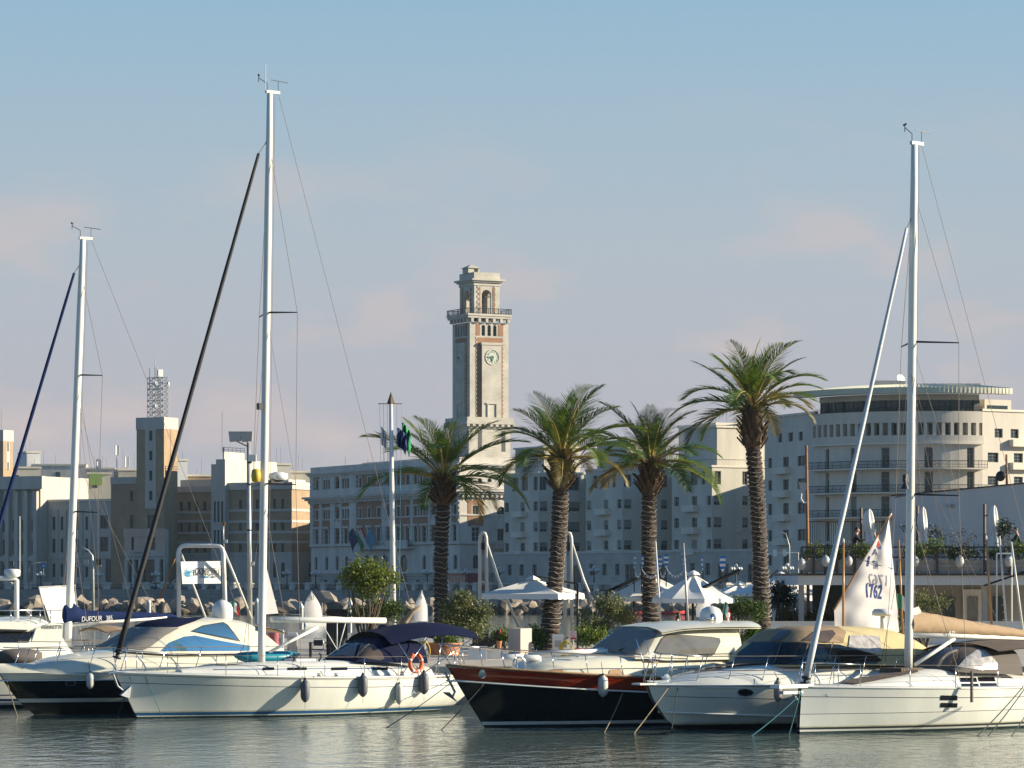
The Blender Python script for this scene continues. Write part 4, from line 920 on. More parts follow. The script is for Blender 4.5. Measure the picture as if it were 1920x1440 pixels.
back_block(514, 546, 872, 790, M_stone, 'grey stair head behind the stepped tower', rz=.3); back_block(538, 592, 886, 800, M_cream, 'cream roofs between the stepped tower and the brick palace', rz=.2)
back_block(1395, 1450, 798, 570, M_cream, 'cream stair head behind the tallest palm', rz=.3); back_block(1343, 1400, 797, 590, M_cream, 'cream rooftop storey behind the fourth palm fronds', rz=.45)
back_block(2010, 2260, 905, 575, M_cream, 'cream block beyond the rounded hotel on the right', 20); back_block(2290, 2560, 930, 600, M_stone, 'grey block farther right along the promenade', 20); back_block(2580, 2900, 915, 640, M_cream, 'last cream block on the right of the promenade', 20)
for px_, py0, py1 in ((219, 833, 890), (237, 855, 890), (184, 860, 890)):
    t = thing('aerial_mast', {219: 'tall rooftop aerial with white panels left of the square tower', 237: 'shorter rooftop aerial next to the square brick tower', 184: 'small lattice aerial above the green screen'}[px_], 'antenna', P(px_, py1, 781)); h_ = (py1-py0)/FOC*781
    q = MB(); q.tube([(0, 0, -4), (0, 0, h_)], .12, 6); q.build('pole', M_galv, t)
    for i in range(3): q = MB(); a = i*2.1; q.cbox((.45*math.cos(a), .45*math.sin(a), h_-1.4), (.35, .25, 2.4), a); q.build('panel', M_fw if px_ != 184 else M_galv, t)
# ------------------------------------------------------------------ palms, shrubs, trees
def leaf_mat(name, c1, c2, trans=.35, vs=2.5, rough=.5):
    m = bpy.data.materials.new(name); m.use_nodes = True; n = m.node_tree; b = n.nodes['Principled BSDF']; out = n.nodes['Material Output']; b.inputs['Roughness'].default_value = rough; b.inputs['Specular IOR Level'].default_value = .35
    t = n.nodes.new('ShaderNodeTexCoord'); no = n.nodes.new('ShaderNodeTexNoise'); no.inputs['Scale'].default_value = vs; no.inputs['Detail'].default_value = 3; n.links.new(t.outputs['Object'], no.inputs['Vector'])
    oi = n.nodes.new('ShaderNodeObjectInfo'); ad = n.nodes.new('ShaderNodeMath'); ad.operation = 'MULTIPLY_ADD'; ad.inputs[1].default_value = .35; n.links.new(oi.outputs['Random'], ad.inputs[0]); n.links.new(no.outputs[0], ad.inputs[2])
    r = n.nodes.new('ShaderNodeValToRGB'); r.color_ramp.elements[0].position = .38; r.color_ramp.elements[0].color = (*c1, 1); r.color_ramp.elements[1].position = .92; r.color_ramp.elements[1].color = (*c2, 1); n.links.new(ad.outputs[0], r.inputs[0])
    n.links.new(r.outputs[0], b.inputs['Base Color']); tr = n.nodes.new('ShaderNodeBsdfTranslucent'); n.links.new(r.outputs[0], tr.inputs['Color']); mx = n.nodes.new('ShaderNodeMixShader'); mx.inputs[0].default_value = trans
    n.links.new(b.outputs[0], mx.inputs[1]); n.links.new(tr.outputs[0], mx.inputs[2]); n.links.new(mx.outputs[0], out.inputs['Surface']); MATS[name] = m; return m
M_frond = leaf_mat('palm_green', (.036, .092, .013), (.145, .20, .03), .45, 1.2)
M_frondold = leaf_mat('palm_olive', (.07, .075, .015), (.22, .16, .045), .3, 1.5)
M_rachis = mat('palm_rachis', (.30, .22, .05), .6, var=.2)
M_bark = mat('palm_bark', (.05, .036, .027), .95, var=.45, vs=7, bump=.9, bs=18)
M_stub = mat('palm_stub', (.085, .052, .03), .9, var=.4, vs=9)
M_fairy = mat('string_light_wire', (.62, .56, .48), .6, var=.1)
def frond_mesh(seed, length, droop, npair=36, old=False):
    r = random.Random(seed); q = MB(); N = 18; pts = []; ang = 0.0; p = Vector((0, 0, 0)); side = r.uniform(-.12, .12)
    for i in range(N+1):
        pts.append(p.copy()); ang -= droop/N*(.35+1.3*i/N); p = p+Vector((math.cos(ang), side*i/N, math.sin(ang)))*(length/N)
    q.mi = 0; q.tube(pts, [lerp(.045, .006, i/N) for i in range(N+1)], 4)
    q.mi = 1
    for k in range(npair):
        t = .2+.8*(k+.5)/npair; f = t*N; i = min(int(f), N-1); c = pts[i].lerp(pts[i+1], f-i); T = (pts[i+1]-pts[i]).normalized(); S = Vector((0, 1, 0)); S = (S-T*S.dot(T)).normalized(); U = T.cross(S)
        if U.z < 0 and abs(T.z) < .9: U = -U
        ln = length*.27*(math.sin(math.pi*min(1, .18+.82*t)**.8)**.6+.18)*r.uniform(.85, 1.1); w = .023*length/2.6
        fw = .42+.95*t
        for sd in (1, -1):
            d = (T*fw+S*sd*1.0+U*(.42-.25*t)).normalized(); e = c+d*ln; sag = Vector((0, 0, -1))*ln*r.uniform(.10, .42); mid = c+d*ln*.5+sag*.25; wv = (T*.9-U*.3).normalized()*w*r.uniform(.8, 1.25)
            q.add([c-wv*.6, c+wv*.6, mid+wv, e+sag, mid-wv], [(0, 1, 2, 4), (4, 2, 3)])
    return q.mesh('frond', [M_rachis, M_frondold if old else M_frond], fix=False)
FR = [frond_mesh(1, 2.8, .75), frond_mesh(2, 2.95, .95), frond_mesh(3, 2.75, 1.15), frond_mesh(4, 2.9, 1.35), frond_mesh(5, 2.4, .45)]
FO = [frond_mesh(6, 2.5, 1.5, 32, True), frond_mesh(7, 2.6, 1.1, 32, True)]
_s = MB(); _s.add([(0, -.07, 0), (0, .07, 0), (.0, .05, .06), (0, -.05, .06), (.28, -.035, .20), (.28, .035, .20), (.27, .02, .24), (.27, -.02, .24)], [(0, 1, 5, 4), (1, 2, 6, 5), (2, 3, 7, 6), (3, 0, 4, 7), (4, 5, 6, 7)]); STUB = _s.mesh('stub', M_stub)
def palm(label, base, top, crown, Y, R, seed, scale=1.0, nf=44, tilt=(0, 0), emin=8, miss=.06):
    """base, top: trunk axis pixels; crown: pixel of the growing point"""
    A, T, C_ = P(base[0], base[1], Y), P(top[0], top[1], Y), P(crown[0], crown[1], Y); A.z = PZ-.02
    t = thing('palm_tree', label, 'palm', A, 0, 'palms along the pier'); r = random.Random(seed); a = Vector((0, 0, 0)); c = T-A; g = C_-A
    N = int((c.length)/.065); q = MB(); pts = []; rs = []
    for i in range(N+1):
        s = i/N; p = a.lerp(c, s); p.x += .10*math.sin(s*3.1)*(-1 if seed % 2 else 1); pts.append(p)
        rs.append(R*(1.22-.30*min(1, s*2.2)+.02*math.sin(s*9))*(1.09 if i % 3 else .90)*r.uniform(.97, 1.03))
    q.tube(pts, rs, 16)
    for v in q.v: v += Vector((r.uniform(-1, 1), r.uniform(-1, 1), r.uniform(-1, 1)))*.03
    q.build('trunk', M_bark, t, smooth=False)
    # head of cut frond bases
    hd = g-c; hl_ = hd.length; q = MB(); q.tube([c+hd*k-Vector((0, 0, .1)) for k in (0, .12, .35, .65, .9, 1.05)], [R*.85, R*1.05, R*1.32, R*1.42, R*1.15, R*.6], 14); q.build('head', M_stub, t, smooth=True)
    n = 62
    for i in range(n):
        k = i/n; az = i*2.39996; p = c+hd*(k*1.0)-Vector((0, 0, .08)); rr = R*(.9+.5*math.sin(math.pi*min(1, k*1.1+.12)))
        inst('stub', STUB, t, p+Vector((math.cos(az)*rr, math.sin(az)*rr, 0)), (0, -r.uniform(.1, .55), az), [r.uniform(.75, 1.25)*scale]*3)
    # string lights wound round the trunk
    q = MB(); path = []; M_ = int(c.length/.25)*14
    for i in range(M_+1):
        s = .12+.84*i/M_; az = i/14*2*math.pi; f = s*N; j = min(int(f), N-1); p = pts[j].lerp(pts[j+1], f-j); rr = max(rs[j], rs[j+1])+.02; path.append(p+Vector((math.cos(az)*rr, math.sin(az)*rr, .06*math.sin(i*.9)+r.uniform(-.045, .045))))
    q.tube(path, .0065, 3, cap=False); q.build('string_lights', M_fairy, t)
    # fronds
    for i in range(nf):
        k = i/(nf-1); el = rad(lerp(87, emin, k**1.0))+r.uniform(-.12, .12); az = i*2.39996+r.uniform(-.25, .25)
        if k < .12: me = FR[4]
        elif k < .45: me = FR[r.choice((0, 1, 4))]
        elif k < .8: me = FR[r.choice((1, 2, 3))]
        else: me = r.choice((FR[3], FO[0], FO[1]))
        if r.random() < miss: continue
        sc = scale*r.uniform(.8, 1.15)*(1.0 if k > .15 else .82)
        p = g+Vector((math.cos(az)*R*.45*k, math.sin(az)*R*.45*k, .05-.25*k)); o = inst('frond', me, t, p, (r.uniform(-.3, .3), -el-tilt[0]*math.cos(az)-tilt[1]*math.sin(az), az), (sc, sc, sc))
    return t
palm('shortest palm, leftmost of the four, rising from the round bush', (831, 1217), (831, 945), (832, 892), 139, .30, 11, 1.18, 30, (-.12, 0), -2, .18)
palm('leaning palm second from the left, next to the grey stone block', (1025, 1222), (1051, 915), (1053, 852), 136, .33, 22, 1.2, 38, (.06, .1), 6)
palm('third palm from the left, behind the white wheelhouse roof', (1224, 1217), (1218, 925), (1220, 865), 139, .32, 33, 1.17, 37, (-.05, .1), 0, .1)
palm('tallest palm, rightmost of the four', (1428, 1217), (1412, 838), (1411, 758), 140, .33, 44, 1.26, 39, (.1, -.05), 2)

def leaves(q, c, rad3, n, size, r, clump=14, up=0.0):
    """leaf blades gathered in clumps inside an ellipsoid"""
    c = Vector(c); k = max(1, n//clump)
    for _ in range(k):
        d = Vector((r.gauss(0, 1), r.gauss(0, 1), r.gauss(0, 1))).normalized()*(r.random()**.38); cc = c+Vector((d.x*rad3[0], d.y*rad3[1], d.z*rad3[2])); cs = size*r.uniform(1.2, 3.0)
        for _ in range(clump):
            p = cc+Vector((r.gauss(0, 1), r.gauss(0, 1), r.gauss(0, 1)))*cs*.55; a = Vector((r.gauss(0, 1), r.gauss(0, 1), r.gauss(0, 1)+up)).normalized(); w = a.orthogonal().normalized(); w = Matrix.Rotation(r.uniform(0, 6.3), 3, a)@w; L_ = size*r.uniform(.6, 1.3); W_ = L_*.28
            q.add([p, p+a*L_*.5+w*W_, p+a*L_, p+a*L_*.5-w*W_], [(0, 1, 2, 3)])
def branches(q, base, tips, r0, r, n=5):
    for tp in tips:
        b0 = Vector(base); t_ = Vector(tp); mid = b0.lerp(t_, .5)+Vector((r.uniform(-.12, .12), r.uniform(-.12, .12), r.uniform(0, .15)))
        q.tube([b0, b0.lerp(mid, .5)+Vector((r.uniform(-.04, .04), 0, 0)), mid, mid.lerp(t_, .6)+Vector((r.uniform(-.06, .06), 0, 0)), t_], [r0, r0*.8, r0*.6, r0*.4, r0*.2], n)
M_lf1 = leaf_mat('bright_leaf', (.05, .115, .012), (.17, .20, .03), .4, 2)
M_lf2 = leaf_mat('shrub_leaf', (.038, .08, .014), (.14, .17, .04), .3, 2)
M_lf3 = leaf_mat('olive_leaf', (.055, .075, .022), (.18, .19, .065), .25, 2)
M_lf4 = leaf_mat('dark_leaf', (.010, .022, .008), (.035, .05, .018), .2, 2)
M_lf5 = leaf_mat('dry_leaf', (.06, .045, .02), (.14, .10, .05), .25, 2)
M_twig = mat('twig_bark', (.10, .075, .05), .9, var=.3)
M_terra = mat('terracotta', (.42, .17, .065), .8, var=.18, vs=3)
def bush(name, label, px, pyb, Y, blobs, n, size, m, zbase=None, stems=6, r0=.03, cat='shrub', up=.3, clump=14, group=None):
    """blobs: (px, py, rx px, ry px) ellipses of foliage; foot at (px, pyb)"""
    A = P(px, pyb, Y)
    if zbase is not None: A.z = zbase
    t = thing(name, label, cat, A, 0, group); r = random.Random(int(px*7+pyb)); k = Y/FOC
    tot = sum(bx[2]*bx[3] for bx in blobs); q = MB(); tips = []
    for (bx, by, rx, ry) in blobs:
        c = P(bx, by, Y)-A; c.y += r.uniform(-.25, .25); rr = (rx*k, rx*k*.9, ry*k); leaves(q, c, rr, int(n*rx*ry/tot), size, r, clump, up)
        for _ in range(max(2, stems//len(blobs))): tips.append(c+Vector((r.uniform(-.7, .7)*rr[0], r.uniform(-.7, .7)*rr[1], r.uniform(-.4, .7)*rr[2])))
    o = q.build('crown', m, t, fix=False)
    q = MB(); branches(q, (0, 0, 0), tips, r0, r); q.build('trunk', M_twig, t, smooth=True)
    return t
def pot(label, px, y0, y1, wtop, Y, m=None, name='plant_pot', rim=True):
    A = P(px, y1, Y); k = Y/FOC; h = (y1-y0)*k; r = wtop*k/2; t = thing(name, label, 'pot', A); q = MB(); q.lathe([(r*.68, 0), (r*.8, h*.35), (r*.93, h*.75), (r*.95, h*.84), (r*1.02, h*.85), (r*1.02, h), (r*.9, h), (r*.88, h*.9)], n=28); q.build('body', m or M_terra, t, smooth=35)
    q = MB(); q.lathe([(r*.88, h*.88), (r*.1, h*.9)], n=20); q.build('soil', M_twig, t); return t
bush('small_tree', 'small open tree with bright yellow-green leaves left of the flagpole', 683, 1217, 131, [(690, 1075, 34, 26), (665, 1085, 24, 20), (720, 1080, 24, 18), (690, 1105, 30, 20), (648, 1075, 10, 5), (730, 1088, 12, 8)], 3600, .13, M_lf1, PZ, 16, .05, 'tree', .5, 10)
bush('shrub', 'dense green shrub below the bright little tree', 712, 1217, 132, [(722, 1142, 28, 17), (690, 1150, 26, 14), (740, 1148, 14, 12), (665, 1152, 14, 8)], 3600, .10, M_lf2, PZ, 10, .03)
bush('shrub', 'large round shrub at the foot of the shortest palm', 868, 1206, 129, [(862, 1140, 36, 25), (900, 1148, 25, 22), (850, 1165, 26, 20), (885, 1176, 30, 22), (868, 1122, 18, 12)], 7500, .095, M_lf3, PZ+.9, 16, .04)
pot('large terracotta pot under the round shrub', 832, 1205, 1246, 66, 128)
bush('shrub', 'spiky low greenery beside the yellow coiled hose', 842, 1206, 128, [(842, 1200, 24, 7)], 500, .12, M_lf1, PZ+.85, 4, .015, up=1.2)
bush('hedge_plant', 'low green hedge plant left of the stone block', 935, 1218, 132, [(932, 1196, 12, 16), (950, 1196, 12, 13)], 1500, .10, M_lf1, PZ, 6, .02); bush('hedge_plant', 'low green hedge plant right of the stone block', 1003, 1218, 134, [(1003, 1192, 10, 20), (1012, 1200, 9, 14)], 1300, .10, M_lf1, PZ, 6, .02)
bush('olive_tree', 'small olive tree with twisted dark branches by the no mooring sign', 1102, 1200, 133, [(1150, 1140, 26, 24), (1165, 1155, 18, 15), (1125, 1130, 16, 12), (1108, 1172, 24, 17), (1135, 1178, 20, 14), (1092, 1150, 8, 8)], 4200, .10, M_lf3, PZ+.3, 18, .06, 'tree')
bush('shrub', 'yellow-green grassy planting in the red trough', 1115, 1212, 131.5, [(1110, 1196, 30, 10)], 1100, .14, M_lf1, PZ+.35, 4, .02, up=1.0)
bush('shrub', 'dry brownish shrub between the second parasol and third palm', 1180, 1217, 137, [(1178, 1160, 20, 9)], 900, .10, M_lf5, PZ, 6, .02)
bush('shrub', 'rounded green shrub left of the tallest palm', 1392, 1217, 139, [(1385, 1140, 28, 20), (1412, 1145, 24, 20), (1362, 1148, 14, 12)], 4200, .095, M_lf2, PZ, 10, .04)
bush('dark_tree', 'dark leafy tree standing in front of the pale blue parasols', 1452, 1178, 160, [(1466, 1108, 20, 16), (1455, 1125, 16, 14), (1478, 1128, 12, 10), (1490, 1120, 8, 6)], 2600, .12, M_lf4, PZ, 10, .09, 'tree')
bush('hedge_plant', 'mixed low hedge behind the express cruiser canvas', 1505, 1182, 158, [(1490, 1158, 26, 10), (1525, 1160, 24, 9), (1555, 1158, 16, 9), (1472, 1152, 14, 9)], 2600, .12, M_lf5, PZ, 8, .02)
bush('shrub', 'sparse olive shrub behind the right yacht mast', 1735, 1190, 138, [(1722, 1130, 26, 18), (1750, 1135, 22, 14), (1700, 1148, 22, 14), (1678, 1160, 24, 16), (1770, 1128, 10, 6), (1690, 1185, 20, 12)], 4200, .10, M_lf3, PZ, 18, .04, up=.6)
# yucca in a terracotta pot
t = thing('yucca', 'spiky yucca in the terracotta pot behind the wheelhouse', 'plant', P(1410, 1212, 129.5)); q = MB(); r = random.Random(5)
for i in range(90):
    az = i*2.4; el = rad(lerp(85, -10, (i/90)**.8)); d = Vector((math.cos(az)*math.cos(el), math.sin(az)*math.cos(el), math.sin(el))); w = d.orthogonal().normalized()*.03; L_ = r.uniform(.55, .8); b0 = Vector((0, 0, .35+.15*(1-i/90))); q.add([b0-w, b0+w, b0+d*L_*.6+w*.8-Vector((0, 0, .03)), b0+d*L_-Vector((0, 0, .14)), b0+d*L_*.6-w*.8-Vector((0, 0, .03))], [(0, 1, 2, 3, 4)])
q.build('leaves', M_lf1, t, fix=False); q = MB(); q.tube([(0, 0, -.2), (0, 0, .45)], .07, 8); q.build('trunk', M_twig, t)
pot('terracotta pot holding the yucca', 1391, 1211, 1243, 40, 129)
# ------------------------------------------------------------------ boats: library
M_scum = mat('waterline_scum', (.44, .43, .31), .5, var=.3, vs=3)
M_gel = mat('white_gelcoat', (.66, .665, .60), .2, var=.09, vs=1.6, streak=5, coat=.3, spec=.5)
M_cgel = mat('cream_gelcoat', (.64, .62, .50), .25, var=.08, vs=1.6, streak=4, coat=.3)
M_deck = mat('deck_white', (.62, .62, .57), .45, var=.08, vs=1.5)
M_blackhull = mat('black_hull', (.006, .006, .008), .12, var=.0, coat=.4)
M_navy = mat('navy_stripe', (.01, .03, .09), .3, var=.05)
M_bluestripe = mat('blue_stripe', (.015, .09, .22), .35, var=.1)
M_anti = mat('antifouling', (.012, .035, .04), .6, var=.3, vs=2)
M_antiblk = mat('black_antifouling', (.01, .01, .011), .6, var=.3, vs=2)
M_line = mat('dark_pinstripe', (.03, .035, .04), .4, var=0)
M_wood = mat('varnished_mahogany', (.25, .026, .006), .2, var=.35, vs=5, coat=.6, streak=.12)
M_teak = mat('teak', (.34, .20, .09), .6, var=.25, vs=8)
M_chrome = mat('stainless_steel', (.62, .62, .60), .18, 1.0, var=0)
M_wire = mat('rigging_wire', (.16, .13, .11), .7, .0, var=0)
M_spar = mat('white_spar', (.70, .70, .64), .28, var=.04, vs=1, coat=.2)
M_blackcloth = mat('black_sail_cover', (.012, .012, .013), .75, var=.2, vs=6)
M_navycloth = mat('navy_canvas', (.004, .008, .034), .85, var=.2, vs=3, bump=.3, bs=14, spec=.15)
M_bluecloth = mat('blue_canvas', (.005, .017, .07), .85, var=.2, vs=3, bump=.4, bs=8, spec=.15)
M_tancloth = mat('tan_canvas', (.30, .21, .125), .9, var=.15, vs=2, bump=.5, bs=6)
M_beige = mat('cream_canvas', (.55, .46, .24), .9, var=.1, vs=2, bump=.4, bs=5)
M_browncloth = mat('brown_canvas', (.105, .075, .055), .9, var=.15, vs=3, bump=.3, bs=10)
M_greycloth = mat('taupe_canvas', (.10, .085, .075), .9, var=.15, vs=2, bump=.3, bs=10)
M_sailw = mat('furled_sailcloth', (.52, .54, .54), .8, var=.12, vs=4, bump=.3, bs=12)
M_sail = mat('white_sailcloth', (.48, .465, .455), .8, var=.1, vs=2)
M_tint = mat('tinted_acrylic', (.010, .010, .012), .06, var=0, spec=.6)
M_smoke = mat('smoked_vinyl', (.10, .075, .06), .12, var=.2, vs=3, spec=.6, bump=.25, bs=5)
M_greycover = mat('grey_screen_cover', (.20, .19, .175), .8, var=.1, vs=2, bump=.5, bs=4)
M_sky_glass = mat('mirror_glass', (.25, .50, .60), .04, .85, var=0)
M_fend_g = mat('grey_fender', (.085, .09, .105), .5, var=.15, vs=6)
M_fend_w = mat('white_fender', (.50, .49, .44), .45, var=.15, vs=6)
M_fend_t = mat('taupe_fender', (.26, .22, .19), .5, var=.15, vs=6)
M_rope = mat('dark_rope', (.03, .035, .035), .9, var=.2, vs=20)
M_ropet = mat('teal_rope', (.02, .12, .14), .9, var=.2, vs=20)
M_ropeb = mat('tan_rope', (.24, .19, .11), .9, var=.2, vs=20)
M_orange = mat('orange_lifebuoy', (.60, .10, .02), .55, var=.15, vs=6)
M_yellow = mat('yellow_hose', (.55, .38, .03), .5, var=.15, vs=6)
M_teal = mat('teal_plastic', (.01, .20, .27), .35, var=.1)
M_blk = mat('black_plastic', (.012, .012, .014), .45, var=.1)
M_red = mat('red_cloth', (.42, .03, .03), .85, var=.2)
M_whitep = mat('white_plastic', (.66, .66, .63), .35, var=.06)

class Boat:
    def __init__(s, name, label, bpx, bpy_, psi, L, cat='boat'):
        Y = CAMZ*FOC/(bpy_-HOR); bow = PX(bpx, Y, 0); a = math.pi+rad(psi); e = Vector((math.cos(a), math.sin(a), 0)); s.L = L
        s.t = thing(name, label, cat, bow-e*L, a); s.Mx = frame(s.t); s.inv = s.Mx.inverted(); s.E = s.inv@EYE; s.bvh = {}
    def at(s, px, py, y=0.0):
        r = s.inv.to_3x3()@ray(px, py); t = (y-s.E.y)/r.y; return s.E+r*t
    def world(s, p): return s.Mx@Vector(p)
    def shape(s, bow, stern, bd, bw, zs, pw=1.0, depth=.7):
        s.bowp, s.sternp, s.bd, s.bw, s.zs, s.pw, s.depth = bow, stern, bd, bw, zs, pw, depth
    def X(s, f, z): return lerp(scurve(s.sternp, z), scurve(s.bowp, z), f)
    def half(s, f, z):
        bd, bw, zz = max(0, scurve(s.bd, f)), max(0, scurve(s.bw, f)), scurve(s.zs, f)
        if z >= 0: return bw+(bd-bw)*min(1, z/zz)**s.pw
        return bw*max(0, 1+z/s.depth)**.6
    def sheer(s, f): return scurve(s.zs, f)
    def fx(s, x, z=None):
        """station of a deck position x"""
        lo_, hi_ = 0.0, 1.0
        for _ in range(30):
            m_ = (lo_+hi_)/2
            if s.X(m_, s.sheer(m_)) < x: lo_ = m_
            else: hi_ = m_
        return lo_
    def edge(s, f, inset=0.0, up=0.0, side=1):
        z = s.sheer(f); return Vector((s.X(f, z), side*max(0, s.half(f, z)-inset), z+up))
    def hull(s, rows, mats, n=36, deckm=None, camber=.06, recess=0.0, inset=.0):
        fs = [(i/n)**.9 if False else i/n for i in range(n+1)]
        fs = [1-(1-f)**1.35 for f in fs]
        def zrow(r, f):
            k, v = r[0], r[1]; zz = s.sheer(f)
            return v if k == 'w' else zz-v if k == 's' else zz*v
        q = MB(); S = []
        for r in rows: S.append([(f, zrow(r, f)) for f in fs])
        for i in range(len(rows)-1):
            q.mi = rows[i][2]
            for sd in (1, -1):
                q.grid([[Vector((s.X(f, z), sd*s.half(f, z), z)) for f, z in S[i]], [Vector((s.X(f, z), sd*s.half(f, z), z)) for f, z in S[i+1]]])
        # transom
        for i in range(len(rows)-1):
            q.mi = rows[i][2]; a, c = S[i][0], S[i+1][0]
            q.quad(*[Vector((s.X(0, z), sd*s.half(0, z), z)) for z, sd in ((a[1], 1), (c[1], 1), (c[1], -1), (a[1], -1))])
        # merge doubles for smooth shading
        bm = bmesh.new(); me = q.mesh('hull', mats, fix=False); bm.from_mesh(me); bmesh.ops.remove_doubles(bm, verts=bm.verts, dist=.0008); bmesh.ops.recalc_face_normals(bm, faces=bm.faces)
        bm.to_mesh(me); me.polygons.foreach_set('use_smooth', [True]*len(me.polygons)); me.set_sharp_from_angle(angle=rad(42)); s.bvh['hull'] = BVHTree.FromBMesh(bm); bm.free()
        o = bpy.data.objects.new('hull', me); COL.objects.link(o); o.parent = s.t; s.hullo = o
        if deckm:
            q = MB(); R_ = []
            for f in fs:
                h = max(0, s.half(f, s.sheer(f))-inset); z = s.sheer(f)-recess; R_.append([Vector((s.X(f, s.sheer(f)), h*k, z+camber*(1-k*k))) for k in (1, .6, .2, -.2, -.6, -1)])
            q.grid(R_); d = q.build('deck', deckm, s.t, smooth=True); s.add_bvh('deck', q)
    def rail(s, name, m, f0=0, f1=1, r=.03, up=0.0, inset=0.0, n=40, back=True):
        pts = [s.edge(lerp(f0, f1, i/n), inset, up) for i in range(n+1)]; q = MB(); q.tube(pts, r, 6); q.tube([Vector((p.x, -p.y, p.z)) for p in pts], r, 6); return q.build(name, m, s.t, smooth=True)
    def add_bvh(s, key, q): s.bvh[key] = BVHTree.FromPolygons([tuple(v) for v in q.v], q.f)
    def loft(s, name, st, m, parent=None, n=14, key=None, cap=True, close_bottom=False, mats=None):
        """st: (x, half width, z base, z top, p, taper) cross sections along the boat"""
        q = MB(); rows = []
        for x, w, z0, z1, p, k in st:
            row = []
            for i in range(2*n+1):
                th = math.pi*i/(2*n); c, sn = math.cos(th), math.sin(th)
                yy = math.copysign(abs(c)**p, c)*w; zf = abs(sn)**p
                row.append(Vector((x, yy*(1-k*zf), z0+(z1-z0)*zf)))
            rows.append(row)
        q.grid(rows)
        if cap:
            m_ = len(rows[0])
            for rr in (rows[0], rows[-1]): q.add(rr, [tuple(range(m_))])
        o = q.build(name, m, parent or s.t, smooth=40)
        if key: s.add_bvh(key, q)
        return o
    def smooth_loft(s, name, st, m, sub=5, **k):
        """interpolates between few stations"""
        out = []; xs = [a[0] for a in st]; t = list(range(len(st)))
        cols = [[(i, a[j]) for i, a in enumerate(st)] for j in range(6)]
        N = (len(st)-1)*sub
        for i in range(N+1):
            u = i/sub; out.append(tuple(scurve(c, u) for c in cols))
        return s.loft(name, out, m, **k)
    def decal(s, key, poly, m, name, parent=None, off=.012, mirror=True, cuts=6):
        bm = bmesh.new(); vs = [bm.verts.new((x, y, 0)) for x, y in poly]; bm.faces.new(vs)
        xs = [p[0] for p in poly]; ys = [p[1] for p in poly]
        for i in range(1, cuts):
            for co, no in (((lerp(min(xs), max(xs), i/cuts), 0, 0), (1, 0, 0)), ((0, lerp(min(ys), max(ys), i/cuts), 0), (0, 1, 0))):
                bmesh.ops.bisect_plane(bm, geom=bm.verts[:]+bm.edges[:]+bm.faces[:], plane_co=co, plane_no=no)
        bmesh.ops.triangulate(bm, faces=bm.faces); bm.verts.ensure_lookup_table()
        keys = key if isinstance(key, (list, tuple)) else [key]
        R3 = s.inv.to_3x3(); hit = {}
        for v in bm.verts:
            d = (R3@ray(v.co.x, v.co.y)).normalized(); best = None
            for k in keys:
                lo_, no, ix, di = s.bvh[k].ray_cast(s.E, d)
                if lo_ is not None and (best is None or di < best[2]): best = (lo_, no, di)
            if best:
                no = best[1] if best[1].dot(d) < 0 else -best[1]; hit[v.index] = best[0]+no*off
        q = MB(); idx = {}
        for f in bm.faces:
            if all(v.index in hit for v in f.verts):
                pts = [hit[v.index] for v in f.verts]
                if max((a-c).length for a in pts for c in pts) > 1.6: continue
                q.add(pts, [(0, 1, 2)])
        bm.free()
        if not q.f: print('decal missed', name, s.t.name); return None
        me = q.mesh(name, m, fix=False); bm = bmesh.new(); bm.from_mesh(me); bmesh.ops.remove_doubles(bm, verts=bm.verts, dist=.001); bm.to_mesh(me); bm.free(); me.polygons.foreach_set('use_smooth', [True]*len(me.polygons))
        o = bpy.data.objects.new(name, me); COL.objects.link(o); o.parent = parent or s.t
        if mirror: o2 = o.copy(); COL.objects.link(o2); o2.scale = (1, -1, 1)
        return o
    def tubes(s, name, paths, r, m, parent=None, n=6, smooth=True):
        q = MB()
        for p in paths: q.tube(p, r, n)
        return q.build(name, m, parent or s.t, smooth=smooth)
    def stanchions(s, fs, h=.62, m=None, inset=.06, lean=0.0, r=.013, wires=(1.0, .52), pulpit=None, wr=.006):
        m = m or M_chrome
        for f in fs:
            for sd in (1, -1):
                p = s.edge(f, inset, 0, sd); q = MB(); q.tube([p, p+Vector((lean, 0, h))], r, 6); q.build('stanchion', m, s.t, smooth=True)
        for k in wires:
            for sd in (1, -1):
                q = MB(); q.tube([s.edge(f, inset, 0, sd)+Vector((lean*k, 0, h*k)) for f in fs], wr, 5); q.build('guard_wire', M_wire, s.t)
def fender(b, px, py0, py1, m, label, w=None, f_off=.16, group='fenders', y=None, cap=None):
    """fender hung outside the near side of boat b, its own thing"""
    p = b.at(px, (py0+py1)/2, 1.5)
    for _ in range(6):
        f = b.fx(p.x); yy = b.half(f, max(.2, p.z))+f_off; p = b.at(px, (py0+py1)/2, yy)
    h = (py1-py0)/FOC*b.world(p).y; r = w/FOC*b.world(p).y/2 if w else h*.2
    wp = b.world((p.x, yy, p.z-h/2)); t = thing('fender', label, 'fender', wp, 0, group)
    q = MB(); q.lathe([(.02, 0), (r*.35, h*.02), (r*.8, h*.12), (r, h*.25), (r, h*.75), (r*.85, h*.86), (r*.45, h*.93), (r*.3, h)], n=16); q.build('body', m, t, smooth=True)
    q = MB(); q.lathe([(r*.4, h*.93), (r*.36, h), (r*.15, h*1.06)], n=10); q.build('cap', cap or M_blk, t, smooth=True)
    top = b.edge(f, .05); tw = b.world((p.x, b.half(f, b.sheer(f))-.02, b.sheer(f)+.35)); q = MB(); q.tube([(0, 0, h), tuple(tw-wp)], .008, 5); q.build('lanyard', M_rope, t)
    q = MB(); q.tube([(0, 0, 0), (0, 0, -.18)], .006, 5); q.build('tail', M_rope, t)
    return t
